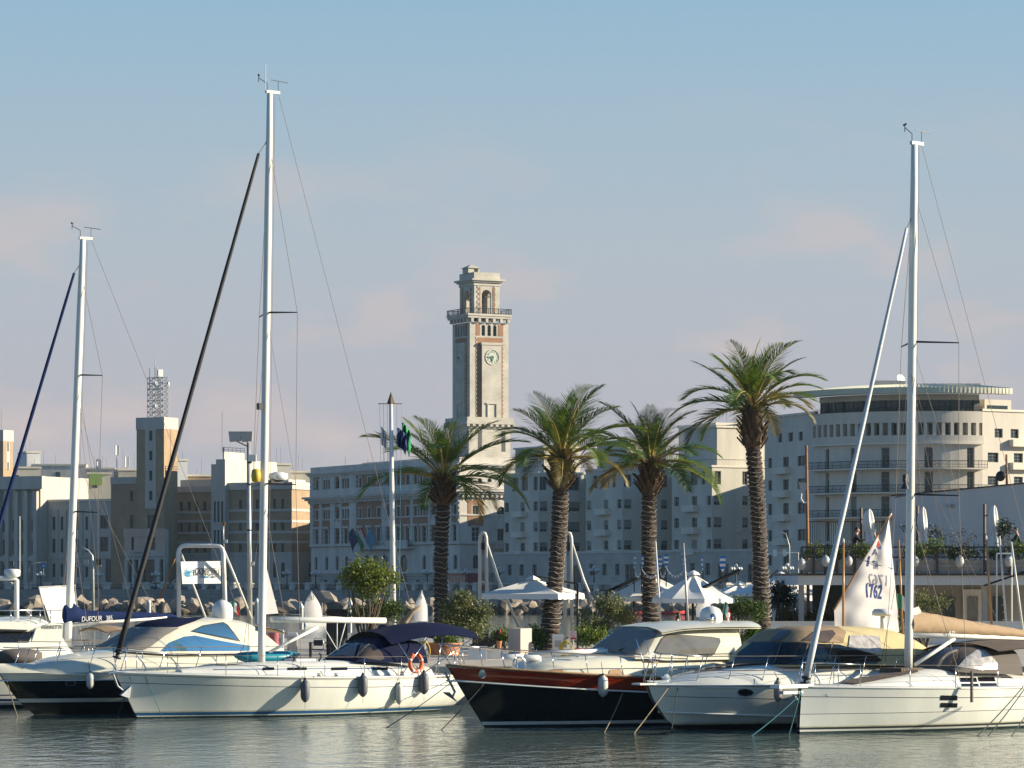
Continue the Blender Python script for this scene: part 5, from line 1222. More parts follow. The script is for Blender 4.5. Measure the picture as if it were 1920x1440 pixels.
def sail_rig(b, base, top, r, spreaders, jib=None, chain=(1.7, -.25), back=None, wires=True, taper=.75):
    """mast with swept spreaders, shrouds, masthead gear. base/top are pixels on the centre plane"""
    B, T = b.at(*base), b.at(*top); m_ = MB(); N = 14
    m_.tube([B.lerp(T, i/N) for i in range(N+1)], [r*(1 if i < N*.8 else lerp(1, taper, (i/N-.8)/.2)) for i in range(N+1)], 12); mast_o = m_.build('mast', M_spar, b.t, smooth=True)
    q = MB(); q.box((T.x-.34, T.y-.05, T.z-.02), (T.x+.14, T.y+.05, T.z+.07)); q.build('masthead', M_spar, mast_o)
    q = MB(); q.tube([T+Vector((.1, 0, .05)), T+Vector((.1, 0, .28)), T+Vector((.4, 0, .42))], .012, 5); q.tube([T+Vector((.4, 0, .3)), T+Vector((.4, 0, .5))], .012, 5); q.tube([T+Vector((.33, -.1, .5)), T+Vector((.47, .1, .5))], .03, 5); q.build('wind_vane', M_blk, mast_o)
    q = MB(); q.tube([T+Vector((-.3, 0, .05)), T+Vector((-.3, 0, .38))], .008, 5); q.tube([T+Vector((-.65, .0, .36)), T+Vector((-.05, .0, .40))], .012, 5); q.build('anemometer', M_blk, mast_o)
    hgt = T.z-B.z; tipsL, tipsR = [], []
    for (py, a, w) in spreaders:
        c = b.at(lerp(base[0], top[0], (base[1]-py)/(base[1]-top[1])), py)
        L_, R_ = c+Vector((-a, w, -.03)), c+Vector((-a, -w, -.03))
        q = MB(); q.tube([L_, c+Vector((0, 0, .02)), R_], [.018, .035, .018], 6); q.build('spreader', M_blk, b.t); tipsL.append(L_); tipsR.append(R_)
    if wires:
        ch = B+Vector((-chain[1]*-1, 0, 0))
        for sd, tips in ((1, tipsL), (-1, tipsR)):
            q = MB(); low = Vector((B.x+chain[1], sd*chain[0], B.z-.25)); top_ = B.lerp(T, .91)
            path = [top_]+tips+[low]; q.tube(path, .008, 5); q.build('shroud', M_wire, b.t)
            for tp in tips[-1:]:
                q = MB(); q.tube([B.lerp(T, (tp.z-B.z)/hgt-.02), low+Vector((.25, 0, 0))], .0075, 5); q.build('lower_shroud', M_wire, b.t)
            if len(tips) > 1: q = MB(); q.tube([B.lerp(T, (tips[0].z-B.z)/hgt), tips[1]], .006, 5); q.build('inner_shroud', M_wire, b.t)
        q = MB(); q.tube([T+Vector((-.3, 0, 0)), Vector(back) if back else Vector((.1, 0, b.sheer(0)))], .007, 5); q.build('backstay', M_wire, b.t)
        for k, dx in enumerate((.12, .17)):
            q = MB(); q.tube([T+Vector((-dx, .03, -.1)), B+Vector((-dx-.05, .04*(k-.5), .4))], .006, 5); q.build('halyard', M_wire, b.t)
    if jib:
        a, c, r0, r1, m = jib; A_, C_ = b.at(*a), b.at(*c); q = MB(); K = 16
        q.tube([A_.lerp(C_, i/K) for i in range(K+1)], [lerp(r0, r1, i/K)*(1+.06*math.sin(i*2.3)) for i in range(K+1)], 10); q.build('furled_jib', m, b.t, smooth=True)
        q = MB(); q.tube([C_, B.lerp(T, (C_.z-B.z)/hgt+.03)], .012, 6); q.build('forestay', M_wire, b.t)
        d = (A_-C_).normalized(); q = MB(); q.lathe([(.03, -.12), (.13, -.1), (.13, -.06), (.06, -.05), (.06, .05), (.13, .06), (.13, .1), (.03, .12)], A_+d*.1, 14, axis=-d); q.build('furling_drum', M_blk, b.t, smooth=True)
        q = MB(); f_ = A_+d*.75; q.tube([A_+d*.2, f_], .014, 6); q.build('forestay_foot', M_chrome, b.t)
    return B, T
def mooring(name, label, a, c, m, sag=.25, r=.014, n=14):
    """mooring line between two world points: its own thing"""
    a, c = Vector(a), Vector(c); q = MB(); q.tube([a.lerp(c, i/n)-Vector((0, 0, sag*4*(i/n)*(1-i/n))) - a for i in range(n+1)], r, 6)
    o = q.build(name, m, smooth=True); o.location = a; tag(o, label, 'rope', 'mooring lines'); return o
def water_px(px, py): Y = CAMZ*FOC/(py-HOR); return PX(px, Y, -.05)
# ------------------------------------------------------------------ white sailing yacht (left foreground)
b = Boat('sailing_yacht', 'white sailing yacht with black furled jib and navy sprayhood, left of centre', 258, 1347, 36, 10.6)
tip = b.at(214, 1261, 0)
b.shape([(-.6, 10.1), (0, 10.6), (.7, lerp(10.6, tip.x, .5)), (tip.z, tip.x)], [(-.5, 1.2), (0, .35), (.3, -.45), (.55, -.55), (1.2, .05)],
        [(0, 1.35), (.25, 1.8), (.5, 1.95), (.72, 1.55), (.88, .8), (1, .03)], [(0, .8), (.25, 1.45), (.5, 1.6), (.72, 1.05), (.88, .42), (1, .02)], [(0, 1.13), (.4, 1.16), (.7, 1.25), (1, tip.z)], pw=.7)
b.hull([('w', -.5, 3), ('w', .05, 0), ('w', .08, 1), ('w', .17, 5), ('w', .21, 0), ('w', .5, 0), ('f', .6, 0), ('s', .315, 2), ('s', .295, 0), ('s', .075, 4), ('s', .06, 0), ('s', 0, 0)],
       [M_gel, M_bluestripe, M_navy, M_anti, M_line, M_scum], deckm=M_deck)
b.rail('toe_rail', M_spar, r=.028)
# coachroof
def cr(px, py): return b.at(px, py, 0)
c0, c1, c2, c3, c4 = cr(335, 1256), cr(420, 1247), cr(490, 1241), cr(640, 1238), cr(775, 1243)
b.smooth_loft('coachroof', [(c0.x, .25, 1.2, c0.z+.02, .6, .1), (c1.x, .75, 1.18, c1.z, .55, .12), (c2.x, 1.05, 1.15, c2.z, .5, .14), (c3.x, 1.2, 1.12, c3.z, .5, .14), (c4.x, 1.15, 1.1, c4.z-.05, .5, .14)], M_deck, key='roof')
for x0, x1 in ((493, 514), (539, 575), (621, 651), (699, 727)): b.decal('roof', [(x0, 1252), (x1, 1251.5), (x1, 1256.5), (x0, 1257)], M_tint, 'cabin_window', cuts=3)
b.decal(['roof'], [(400, 1255), (760, 1252), (760, 1253.6), (400, 1256.3)], M_bluestripe, 'blue_stripe', cuts=12, off=.008)
q = MB(); h0 = cr(560, 1239); q.box((h0.x-.4, -.35, h0.z-.02), (h0.x+.3, .35, h0.z+.06)); q.build('hatch', M_whitep, b.t)
q = MB(); h0 = cr(430, 1247); q.box((h0.x-.35, -.3, h0.z-.03), (h0.x+.3, .3, h0.z+.04)); q.build('hatch', M_tint, b.t)
# rig
B_, T_ = sail_rig(b, (490, 1241), (506, 174), .118, [(587, .42, 1.1), (908, .36, 1.25)], jib=((222, 1222), (485, 288), .085, .05, M_blackcloth), chain=(1.55, -.45), back=(.1, 0, 1.2))
q = MB(); q.tube([T_+Vector((.16, 0, .0)), T_+Vector((.16, 0, .85))], .014, 6); q.build('vhf_aerial', M_whitep, b.t)
q = MB(); A_, C_ = b.at(508, 1161.5), b.at(722, 1163.5); q.tube([A_, A_.lerp(C_, .5), C_], .095, 10); q.build('boom', M_spar, b.t, smooth=True)
q = MB(); A_, C_ = b.at(506, 1222), b.at(596, 1176); q.tube([A_, C_], .05, 8); q.build('vang', M_spar, b.t, smooth=True)
b.tubes('mainsheet', [[b.at(632, 1168), b.at(632, 1218)], [b.at(648, 1168), b.at(634, 1220)], [b.at(606, 1174), b.at(632, 1218)]], .015, M_whitep)
q = MB(); a, c, d = b.at(499, 1065), b.at(521, 1150), b.at(497, 1152); q.prism([a, c, d], (0, .03, 0)); q.build('mainsail_clew', M_sail, b.t)
b.tubes('outhaul', [[b.at(521, 1150), b.at(700, 1161)]], .008, M_whitep)
q = MB(); d = b.at(522, 893, -.1); q.lathe([(.05, -.13), (.26, -.12), (.30, -.03), (.28, .08), (.12, .13)], d, 20); q.build('radar_dome', M_whitep, b.t, smooth=True)
q = MB(); q.box((d.x-.1, -.2, d.z-.22), (d.x+.35, .05, d.z-.13)); q.build('radar_bracket', M_blk, b.t)
q = MB(); d = b.at(480, 892, .1); q.lathe([(.05, -.2), (.13, -.17), (.15, 0), (.13, .17), (.04, .21)], d, 14); q.build('radar_reflector', M_yellow, b.t, smooth=True)
q = MB(); d = b.at(487, 762, .12); q.cbox(d, (.14, .14, .2)); q.build('deck_light', M_blk, b.t)
# sprayhood
s0, s1, s2, s3 = cr(634, 1236), cr(668, 1206), cr(712, 1192), cr(760, 1200)
b.smooth_loft('sprayhood', [(s0.x, 1.02, c3.z-.03, c3.z+.02, .55, .1), (s1.x, 1.12, c3.z-.05, s1.z, .55, .12), (s2.x, 1.2, c3.z-.08, s2.z, .6, .12), (s3.x, 1.25, c3.z-.1, s3.z, .6, .12)], M_navycloth, key='hood', cap=False)
for poly in ([(640, 1229), (656, 1207), (672, 1205), (664, 1233)], [(668, 1233), (677, 1207), (700, 1208), (716, 1224), (721, 1235), (712, 1238)]): b.decal('hood', poly, M_smoke, 'hood_window', cuts=6)
# bimini
q = MB(); rows = []
for i in range(13):
    t = i/12; px_ = lerp(690, 855, t); py_ = scurve([(0, 1185), (.35, 1172), (.7, 1168), (1, 1176)], t); c = b.at(px_, py_, 0)
    rows.append([Vector((c.x, k*1.3, c.z-.28*k*k-.1*abs(k)**6)) for k in (-1, -.75, -.5, -.2, .2, .5, .75, 1)])
q.grid(rows); up = [[p+Vector((0, 0, .02)) for p in r] for r in rows]; q.grid(up); q.build('bimini', M_navycloth, b.t, smooth=True)
fr_ = []
for i0, i1, fx_ in ((1, 5, .2), (11, 7, .07)):
    for sd in (0, 7): e = b.edge(.13, .1, 0, -1 if sd == 0 else 1); fr_ += [[rows[i0][sd], e], [rows[i1][sd], b.edge(fx_, .1, 0, -1 if sd == 0 else 1)]]
b.tubes('bimini_frame', fr_, .016, M_chrome)
b.stanchions([.06, .2, .33, .46, .6, .74, .88], h=.62)
pul = [b.edge(.88, .06, .62), b.edge(.95, .03, .66), Vector((tip.x+.05, 0, tip.z+.72))]
b.tubes('pulpit', [pul+[Vector((p.x, -p.y, p.z)) for p in reversed(pul[:-1])], [b.edge(.95, .03), pul[1]], [b.edge(.95, .03, 0, -1), Vector((pul[1].x, -pul[1].y, pul[1].z))], [Vector((tip.x-.1, 0, tip.z)), pul[2]]], .014, M_chrome)
b.tubes('pushpit', [[b.edge(.0, .05, .62), b.edge(.06, .06, .62)], [b.edge(0, .05), b.edge(0, .05, .62)], [b.edge(0, .05, .62), b.edge(0, .05, .62, -1)]], .014, M_chrome)
q = MB(); q.tube([Vector((tip.x+.15, 0, tip.z-.02)), Vector((tip.x-.4, 0, tip.z+.02))], .06, 8); q.build('bow_roller', M_chrome, b.t)
q = MB(); a = Vector((tip.x+.1, .12, tip.z-.05)); q.tube([a, a+Vector((-.15, 0, -.35)), a+Vector((-.42, 0, -.55))], .03, 6); q.prism([a+Vector((-.55, .0, -.35)), a+Vector((-.2, .0, -.62)), a+Vector((-.5, .0, -.72))], (0, .12, 0)); q.build('anchor', M_galv, b.t)
b.decal('hull', [(242, 1268), (246, 1276), (246, 1277.5), (241.5, 1268.6)], M_line, 'bow_mark', cuts=2)
p = b.at(831, 1267, b.half(.06, .95)+.02); x_ = b.Mx.to_3x3()@Vector((-1, -.12, 0)); lettering('RM 3553 B', .20, M_line, b.t, b.world((p.x, b.half(b.fx(p.x), p.z)+.02, p.z)), x_, (0, 0, 1), 'registration', shear=.25, sx=.62)
# winches, blocks, sheets lying on the side deck
for px_ in (596, 628, 752): p = b.at(px_, 1259, 1.45); q = MB(); q.lathe([(.07, 0), (.08, .02), (.05, .06), (.065, .12), (.03, .13)], (p.x, 1.5, b.sheer(.4)+.01), 10); q.build('winch', M_chrome, b.t)
for px_ in (553, 601): p = b.at(px_, 1231, 1.3); q = MB(); q.tube([p+Vector((rnd.uniform(-.06, .06), 0, -.05*k+.1)) for k in range(6)], .03, 6); q.build('coiled_sheet', M_rope, b.t)
yacht = b
fender(b, 572, 1273, 1317, M_fend_g, 'dark grey fender nearest the mast on the left white yacht', 17); fender(b, 680.5, 1264, 1307, M_fend_g, 'dark grey fender in the middle of the left white yacht', 18); fender(b, 795, 1259, 1302, M_fend_g, 'dark grey fender under the orange lifebuoy', 18); fender(b, 748.5, 1281, 1321, M_fend_w, 'small white fender between two grey ones on the left white yacht', 14)
# lifebuoy on the pushpit
p = b.at(779.5, 1243, 1.75); t = thing('lifebuoy', 'orange horseshoe lifebuoy on the stern rail of the left white yacht', 'lifebuoy', b.world(p), b.t.rotation_euler.z)
q = MB(); q.tube([(.22*math.cos(a), 0, .27*math.sin(a)) for a in [rad(-250+i*320/20) for i in range(21)]], .062, 10); q.build('ring', M_orange, t, smooth=True)
for a in (rad(20), rad(160), rad(250), rad(300)):
    q = MB(); c = Vector((.22*math.cos(a), 0, .27*math.sin(a))); tn = Vector((-math.sin(a), 0, math.cos(a))); q.tube([c-tn*.03, c+tn*.03], .066, 10); q.build('reflective_band', M_fw, t, smooth=True)
# teal kayak lashed on the foredeck of the neighbour behind
t = thing('kayak', 'teal plastic kayak lying behind the left yacht mast', 'kayak', b.world(b.at(500, 1243, -1.9)), b.t.rotation_euler.z)
q = MB(); rows = []
for i in range(17):
    s_ = i/16*2-1; w = .36*(1-abs(s_)**2.6)+.01; rows.append([Vector((s_*1.25, w*math.cos(a), .17+.2*math.sin(a)*(1-abs(s_)**4)+.10*abs(s_)**3)) for a in [2*math.pi*k/12 for k in range(12)]])
q.grid(rows, closed=True); q.build('shell', M_teal, t, smooth=True)
for i in range(8): q = MB(); x = -.55+i*.13; q.tube([(x, .33, .2), (x, .24, .34)], .012, 5); q.build('rib', M_fl, t)

# ------------------------------------------------------------------ black hulled motor cruiser (left)
b = Boat('motor_cruiser', 'motor cruiser with black hull, cream topsides and dark blue roof at left', 62, 1340, 35, 10.8)
tip = b.at(-2, 1262, 0)
b.shape([(-.6, 10.0), (0, 10.8), (.6, lerp(10.8, tip.x, .55)), (tip.z, tip.x)], [(-.5, .3), (0, 0), (1.3, 0)],
        [(0, 1.75), (.3, 1.95), (.55, 1.95), (.75, 1.5), (.9, .75), (1, .05)], [(0, 1.6), (.3, 1.7), (.55, 1.5), (.75, .85), (.9, .3), (1, .02)], [(0, 1.28), (.5, 1.3), (1, tip.z)], pw=.8)
b.hull([('w', -.5, 3), ('w', .38, 1), ('w', .5, 2), ('f', .6, 2), ('s', .24, 0), ('s', .02, 4), ('s', 0, 0)], [M_cgel, M_cgel, M_blackhull, M_antiblk, M_chrome], deckm=M_cgel, camber=.3)
b.rail('rub_rail', M_chrome, r=.025, up=-.23, inset=-.02)
cr = lambda px, py: b.at(px, py, 0)
d0, d1, d2, d3 = cr(30, 1256), cr(90, 1234), cr(160, 1223), cr(225, 1214)
b.smooth_loft('foredeck_moulding', [(d0.x, .35, 1.25, d0.z, .7, .1), (d1.x, 1.0, 1.25, d1.z, .7, .12), (d2.x, 1.4, 1.2, d2.z, .65, .14), (d3.x, 1.55, 1.2, d3.z, .6, .16), (cr(330, 1213).x, 1.62, 1.2, cr(330, 1213).z, .55, .16), (cr(500, 1216).x, 1.65, 1.2, cr(500, 1216).z, .5, .12)], M_cgel, key='deckm')
e0, e1, e2, e3, e4, e5 = cr(205, 1213), cr(240, 1190), cr(285, 1166), cr(335, 1158.5), cr(400, 1158.5), cr(455, 1168)
b.smooth_loft('cabin', [(e0.x, 1.1, d3.z-.1, e0.z+.02, .6, .1), (e1.x, 1.3, d3.z-.15, e1.z, .62, .14), (e2.x, 1.42, d3.z-.2, e2.z, .62, .18), (e3.x, 1.45, d3.z-.2, e3.z, .6, .2), (e4.x, 1.45, d3.z-.2, e4.z, .6, .2), (e5.x, 1.42, d3.z-.2, e5.z-.03, .6, .2), (cr(492, 1212).x, 1.4, d3.z-.2, cr(492, 1208).z, .55, .12)], M_cgel, key='cabin')
b.decal('cabin', [(207, 1213), (238, 1190), (262, 1178), (300, 1177), (336, 1178), (310, 1192), (282, 1213), (270, 1219)], M_greycover, 'windscreen_cover', off=.02, cuts=16)
b.decal('cabin', [(262, 1176), (290, 1163), (330, 1157), (384, 1158), (365, 1166), (334, 1176.5)], M_navycloth, 'dark_roof_panel', off=.02, cuts=8)
b.decal('cabin', [(357, 1184), (380, 1173), (418, 1167), (427, 1172), (451, 1203), (420, 1197)], M_line, 'window_surround', off=.014, cuts=7)
b.decal('cabin', [(361, 1184), (381, 1175), (417, 1169), (425, 1173), (446, 1200), (420, 1194.5)], M_sky_glass, 'side_window', off=.024, cuts=7)
b.decal(['cabin', 'deckm'], [(302, 1221), (318, 1205), (345, 1194), (365, 1192), (420, 1203), (468, 1211), (468, 1220)], M_sky_glass, 'lower_window', off=.02, cuts=8)
q = MB(); d = cr(417, 1152); q.lathe([(.20, -.12), (.31, -.1), (.34, .08), (.34, .3), (.27, .46), (.12, .56), (.02, .58)], Vector((d.x, d.y, d.z-.12)), 18); q.build('satellite_dome', M_whitep, b.t, smooth=True)
q = MB(); g0, g1 = cr(459, 1180), cr(500, 1180); q.smooth = 0
rr = []
for i in range(7): t_ = i/6; c = b.at(lerp(456, 505, t_), lerp(1172, 1184, t_*t_), 0); rr.append([Vector((c.x, k*1.2, c.z-.1*k*k)) for k in (-1, -.5, 0, .5, 1)])
q.grid(rr); q.grid([[p+Vector((0, 0, .03)) for p in r] for r in rr]); q.build('rear_awning', M_tancloth, b.t, smooth=True)
fsb = [.25, .4, .52, .62, .72, .8, .88, .95]
b.stanchions(fsb, h=.75, lean=-.28, inset=.1, wires=(1.0,), wr=.014, r=.015)
pul = [b.edge(.95, .08, .75)+Vector((-.28, 0, 0)), Vector((tip.x-.15, 0, tip.z+.78))]
b.tubes('pulpit', [[pul[0], pul[1], Vector((pul[0].x, -pul[0].y, pul[0].z))]], .015, M_chrome)
b.decal('hull', [(122.5, 1279), (125, 1276.5), (140, 1276.5), (143, 1279), (141, 1284), (139, 1285.3), (126, 1285.3), (123, 1283)], M_chrome, 'porthole_rim', off=.012, cuts=4)
b.decal('hull', [(125, 1279), (127, 1277.8), (138.5, 1277.8), (140.5, 1279.5), (139, 1283), (137.5, 1284), (127, 1284)], M_tint, 'porthole', off=.018, cuts=4)
fender(b, 169, 1260, 1292, M_fend_w, 'white fender with dark top on the black motor cruiser', 14.5, f_off=.2, cap=M_navy)
q = MB(); p = b.at(379, 1243, 1.2); q.lathe([(.04, -.12), (.07, -.05), (.1, 0), (.06, .06)], p, 10, axis=(.3, .9, .1)); q.build('spotlight', M_blk, b.t)
mooring('mooring_line', 'tan bow line of the black motor cruiser at the left edge', b.world((tip.x-.2, .1, tip.z-.2)), water_px(33, 1343), M_ropeb, .02, .018)
flag(b.world(b.at(433, 1160, -.3)), (0, 0, .55), (1, -.2, 0), .34, .30, [M_fg, M_fw, M_fr], 'flag', 'small italian flag beside the white satellite dome at left', .5, .012, seed=4)

# ------------------------------------------------------------------ white motor yacht at the left edge
b = Boat('motor_yacht', 'white flybridge motor yacht cut by the left edge with a radar mast', -260, 1330, 33, 13.0)
tip = b.at(-330, 1235, 0)
b.shape([(-.6, 12.4), (0, 13), (tip.z, tip.x)], [(-.5, 0), (0, 0), (1.6, 0)], [(0, 1.9), (.3, 2.1), (.6, 2.1), (.85, 1.2), (1, .05)], [(0, 1.8), (.3, 1.9), (.6, 1.7), (.85, .7), (1, .02)], [(0, 1.35), (.6, 1.45), (1, tip.z)], pw=.9)
b.hull([('w', -.5, 3), ('w', .1, 0), ('w', .22, 1), ('w', .3, 0), ('w', .4, 1), ('w', .44, 0), ('s', 0, 0)], [M_gel, M_navy, M_navy, M_anti], deckm=M_deck)
cr = lambda px, py, y=0: b.at(px, py, y)
k0, k1, k2, k3 = cr(-160, 1225), cr(-110, 1165), cr(60, 1160), cr(100, 1215)
b.smooth_loft('deckhouse', [(k0.x, 1.4, 1.4, k0.z, .5, .1), (k1.x, 1.6, 1.4, k1.z, .45, .14), (cr(-20, 1160).x, 1.7, 1.4, cr(-20, 1160).z, .4, .14), (k2.x, 1.7, 1.4, k2.z, .4, .12), (k3.x, 1.7, 1.4, k3.z, .4, .1)], M_gel, key='house')
b.decal('house', [(-100, 1184), (64, 1184), (53, 1205), (-110, 1205)], M_tint, 'saloon_window', cuts=8)
q = MB()
u0, u1 = cr(-120, 1158), cr(65, 1174)
q.prism([cr(-120, 1166, 1.7), cr(40, 1166, 1.7), cr(68, 1176, 1.7), cr(60, 1181, 1.7), cr(-120, 1176, 1.7)], (0, -3.4, 0)); q.build('flybridge_moulding', M_gel, b.t)
q = MB(); q.prism([cr(95, 1168, 1.6), cr(118, 1170, 1.6), cr(116, 1207, 1.6), cr(58, 1207, 1.6), cr(68, 1178, 1.6)], (0, -.1, 0)); q.build('cockpit_bulwark', M_gel, b.t)
p = cr(98, 1176, 1.62); lettering('FERRETTI', .16, M_line, b.t, b.world(p), b.Mx.to_3x3()@Vector((-1, 0, 0)), (0, 0, 1), 'name', sx=1.1)
rl = [[cr(-100, 1145, 1.4), cr(118, 1144, 1.4)]]+[[cr(x, 1145, 1.4), cr(x, 1168, 1.4)] for x in (-60, -20, 20, 57, 75, 95)]
b.tubes('flybridge_rail', rl, .02, M_chrome)
q = MB(); a = cr(31, 1165, 0); c = cr(31, 1088, 0); q.tube([a, c, cr(24, 1084, 0), cr(-10, 1084, 0)], .085, 10); q.build('radar_mast', M_whitep, b.t, smooth=True)
q = MB(); d = cr(23, 1074, 0); q.lathe([(.12, -.17), (.26, -.1), (.27, .09), (.2, .12), (.02, .13)], d, 18); q.build('radar_dome', M_whitep, b.t, smooth=True)
q = MB(); d = cr(24, 1062, 0); q.tube([d, d+Vector((0, 0, .16))], .03, 6); q.build('masthead_light', M_blk, b.t)
q = MB(); q.tube([cr(37, 1070, .2), cr(37, 968, .2)], .016, 6); q.build('whip_aerial', M_whitep, b.t)
b.stanchions([.0, .1, .2, .3, .4, .5, .6], h=.7, wr=.014, wires=(1.0,), inset=.1)
# grey dinghy under cover on its foredeck / side deck
t = thing('covered_tender', 'small tender under a grey cover behind the black cruiser bow rail', 'dinghy', b.world(b.at(36, 1250, 2.3)), b.t.rotation_euler.z)
q = MB(); rows = []
for i in range(13):
    s_ = i/12*2-1; w = .5*(1-abs(s_)**3)+.02; rows.append([Vector((s_*.8, w*math.cos(a), .3+.28*math.sin(a)*(1-.5*abs(s_)**3))) for a in [2*math.pi*k/12 for k in range(12)]])
q.grid(rows, closed=True); q.build('cover', M_greycloth, t, smooth=True)

# ------------------------------------------------------------------ sailing yacht with blue sail cover (left, behind)
b = Boat('sailing_yacht', 'sailing yacht with blue sail cover and blue furled jib behind the black cruiser', -40, 1322, 33, 10.6)
tip = b.at(-75, 1232, 0)
b.shape([(-.6, 10.2), (0, 10.6), (tip.z, tip.x)], [(-.5, .3), (0, 0), (1.2, .1)], [(0, 1.5), (.4, 1.85), (.7, 1.4), (1, .03)], [(0, 1.1), (.4, 1.5), (.7, .9), (1, .02)], [(0, 1.15), (1, tip.z)])
b.hull([('w', -.5, 2), ('w', .1, 1), ('w', .2, 0), ('s', 0, 0)], [M_gel, M_bluestripe, M_anti], deckm=M_deck)
cc = b.at(128, 1206); b.smooth_loft('coachroof', [(cc.x+2.6, .5, 1.15, 1.3, .6, .1), (cc.x+.8, 1.0, 1.15, 1.55, .5, .1), (cc.x-2.5, 1.1, 1.15, 1.6, .5, .1)], M_deck)
sail_rig(b, (127, 1212), (155.5, 448), .125, [(704, .45, .95), (960, .4, 1.1)], jib=((-40, 1112), (139, 512), .075, .045, M_bluecloth), chain=(1.5, -.4), back=(.1, 0, 1.3))
# boom with cover
A_, C_ = b.at(130, 1172), b.at(312, 1157); q = MB(); q.tube([A_, C_], .06, 8); q.build('boom', M_spar, b.t, smooth=True)
q = MB(); rows = []
for i in range(25):
    t_ = i/24; px_ = lerp(121, 332, t_); yt = scurve([(0, 1134), (.1, 1132), (.14, 1142), (.3, 1145), (.7, 1148), (.95, 1151), (1, 1156)], t_); yb = scurve([(0, 1169), (.3, 1165), (1, 1158)], t_)
    T0, B0 = b.at(px_, yt), b.at(px_, yb); cz, hh = (T0.z+B0.z)/2, (T0.z-B0.z)/2; ww = hh*.62
    rows.append([Vector((T0.x, ww*math.cos(a)*(1-.35*max(0, math.sin(a))), cz+hh*math.sin(a)+.012*math.sin(i*2.1+a*3))) for a in [2*math.pi*k/14 for k in range(14)]])
q.grid(rows, closed=True); q.add(rows[0], [tuple(range(14))]); q.add(rows[-1], [tuple(range(14))]); q.build('sail_cover', M_bluecloth, b.t, smooth=True); b.add_bvh('cover', q)
R_ = b.Mx.to_3x3(); lettering('DUFOUR', .24, M_fw, b.t, b.world(b.at(172, 1160.5, .28)), R_@Vector((-1, 0, .035)), (0, 0, 1), sx=.78, shear=.12); lettering('385', .24, M_fw, b.t, b.world(b.at(205, 1159.5, .28)), R_@Vector((-1, 0, .035)), (0, 0, 1), sx=.7)
b.tubes('lazy_jack', [[b.at(148, 760, .1), b.at(250, 1150, .1)], [b.at(148, 760, .1), b.at(190, 1146, .1)], [b.at(150, 880, -.1), b.at(295, 1152, -.1)]], .006, M_wire)
q = MB(); rows = []
for i in range(7): t_ = i/6; c = b.at(lerp(172, 232, t_), scurve([(0, 1178), (.5, 1174), (1, 1180)], t_)); rows.append([Vector((c.x, k*1.1, c.z-.15*k*k)) for k in (-1, -.5, 0, .5, 1)])
q.grid(rows); q.grid([[p+Vector((0, 0, .03)) for p in r] for r in rows]); q.build('bimini', M_tancloth, b.t, smooth=True)
b.tubes('bimini_frame', [[rows[1][4], b.at(190, 1215, 1.1)], [rows[5][4], b.at(222, 1215, 1.1)], [rows[3][4], b.at(200, 1215, 1.1)]], .016, M_chrome)
b.stanchions([.05, .2, .35, .5, .65, .8, .92], h=.62)
# ------------------------------------------------------------------ black and mahogany lobster boat (centre)
b = Boat('lobster_boat', 'classic motor boat with black hull, varnished mahogany band and white wheelhouse', 909, 1364, 33, 10.6)
tip = b.at(838.5, 1247, 0)
b.shape([(-.6, 10.1), (0, 10.6), (.9, lerp(10.6, tip.x, .52)), (tip.z, tip.x)], [(-.5, .2), (0, 0), (1.3, -.1)],
        [(0, 1.6), (.3, 1.85), (.55, 1.85), (.75, 1.5), (.9, .8), (1, .04)], [(0, 1.45), (.3, 1.7), (.55, 1.5), (.75, .95), (.9, .38), (1, .02)], [(0, 1.22), (.3, 1.27), (.6, 1.42), (.8, 1.57), (1, tip.z)], pw=1.15)
b.hull([('w', -.5, 3), ('w', .07, 1), ('w', .16, 2), ('w', .5, 2), ('f', .55, 2), ('s', .455, 1), ('s', .41, 0), ('s', .035, 4), ('s', 0, 4)], [M_wood, M_gel, M_blackhull, M_antiblk, M_teak], deckm=M_cgel, camber=.1, recess=.06)
b.rail('cap_rail', M_teak, r=.035); b.rail('rubbing_strake', M_gel, r=.022, up=-.43, inset=-.012)
cr = lambda px, py, y=0: b.at(px, py, y)
t0, t1, t2, t3, t4 = cr(958, 1251), cr(1000, 1238), cr(1080, 1230), cr(1160, 1224), cr(1390, 1228)
b.smooth_loft('trunk_cabin', [(t0.x, .45, 1.35, t0.z-.12, .6, .1), (t1.x, .95, 1.3, t1.z, .5, .08), (t2.x, 1.25, 1.25, t2.z, .45, .08), (t3.x, 1.38, 1.2, t3.z, .45, .08), (cr(1260, 1226).x, 1.45, 1.15, t3.z-.03, .45, .06), (t4.x, 1.5, 1.1, t3.z-.06, .45, .05)], M_cgel, key='trunk')
h0, h1, h2, h3, h4 = cr(1143, 1222), cr(1172, 1190), cr(1196, 1174), cr(1240, 1168.5), cr(1338, 1167)
b.smooth_loft('wheelhouse', [(h0.x, 1.28, t3.z-.15, h0.z+.05, .5, .05), (h1.x, 1.34, t3.z-.15, h1.z, .5, .08), (h2.x, 1.38, t3.z-.2, h2.z, .5, .09), (h3.x, 1.42, t3.z-.2, h3.z, .5, .1), (h4.x, 1.42, t3.z-.2, h4.z, .5, .1)], M_cgel, key='house', cap=True)
q = MB(); rows = []
for i in range(15):
    t_ = i/14; px_ = lerp(1188, 1392, t_); py_ = scurve([(0, 1175.5), (.2, 1168.5), (.6, 1165), (1, 1165.5)], t_); c = cr(px_, py_); w = 1.42*(1-.35*max(0, (t_-.78)/.22)**2)
    rows.append([Vector((c.x, k*w, c.z+.02-.17*abs(k)**4)) for k in (-1, -.85, -.5, 0, .5, .85, 1)])
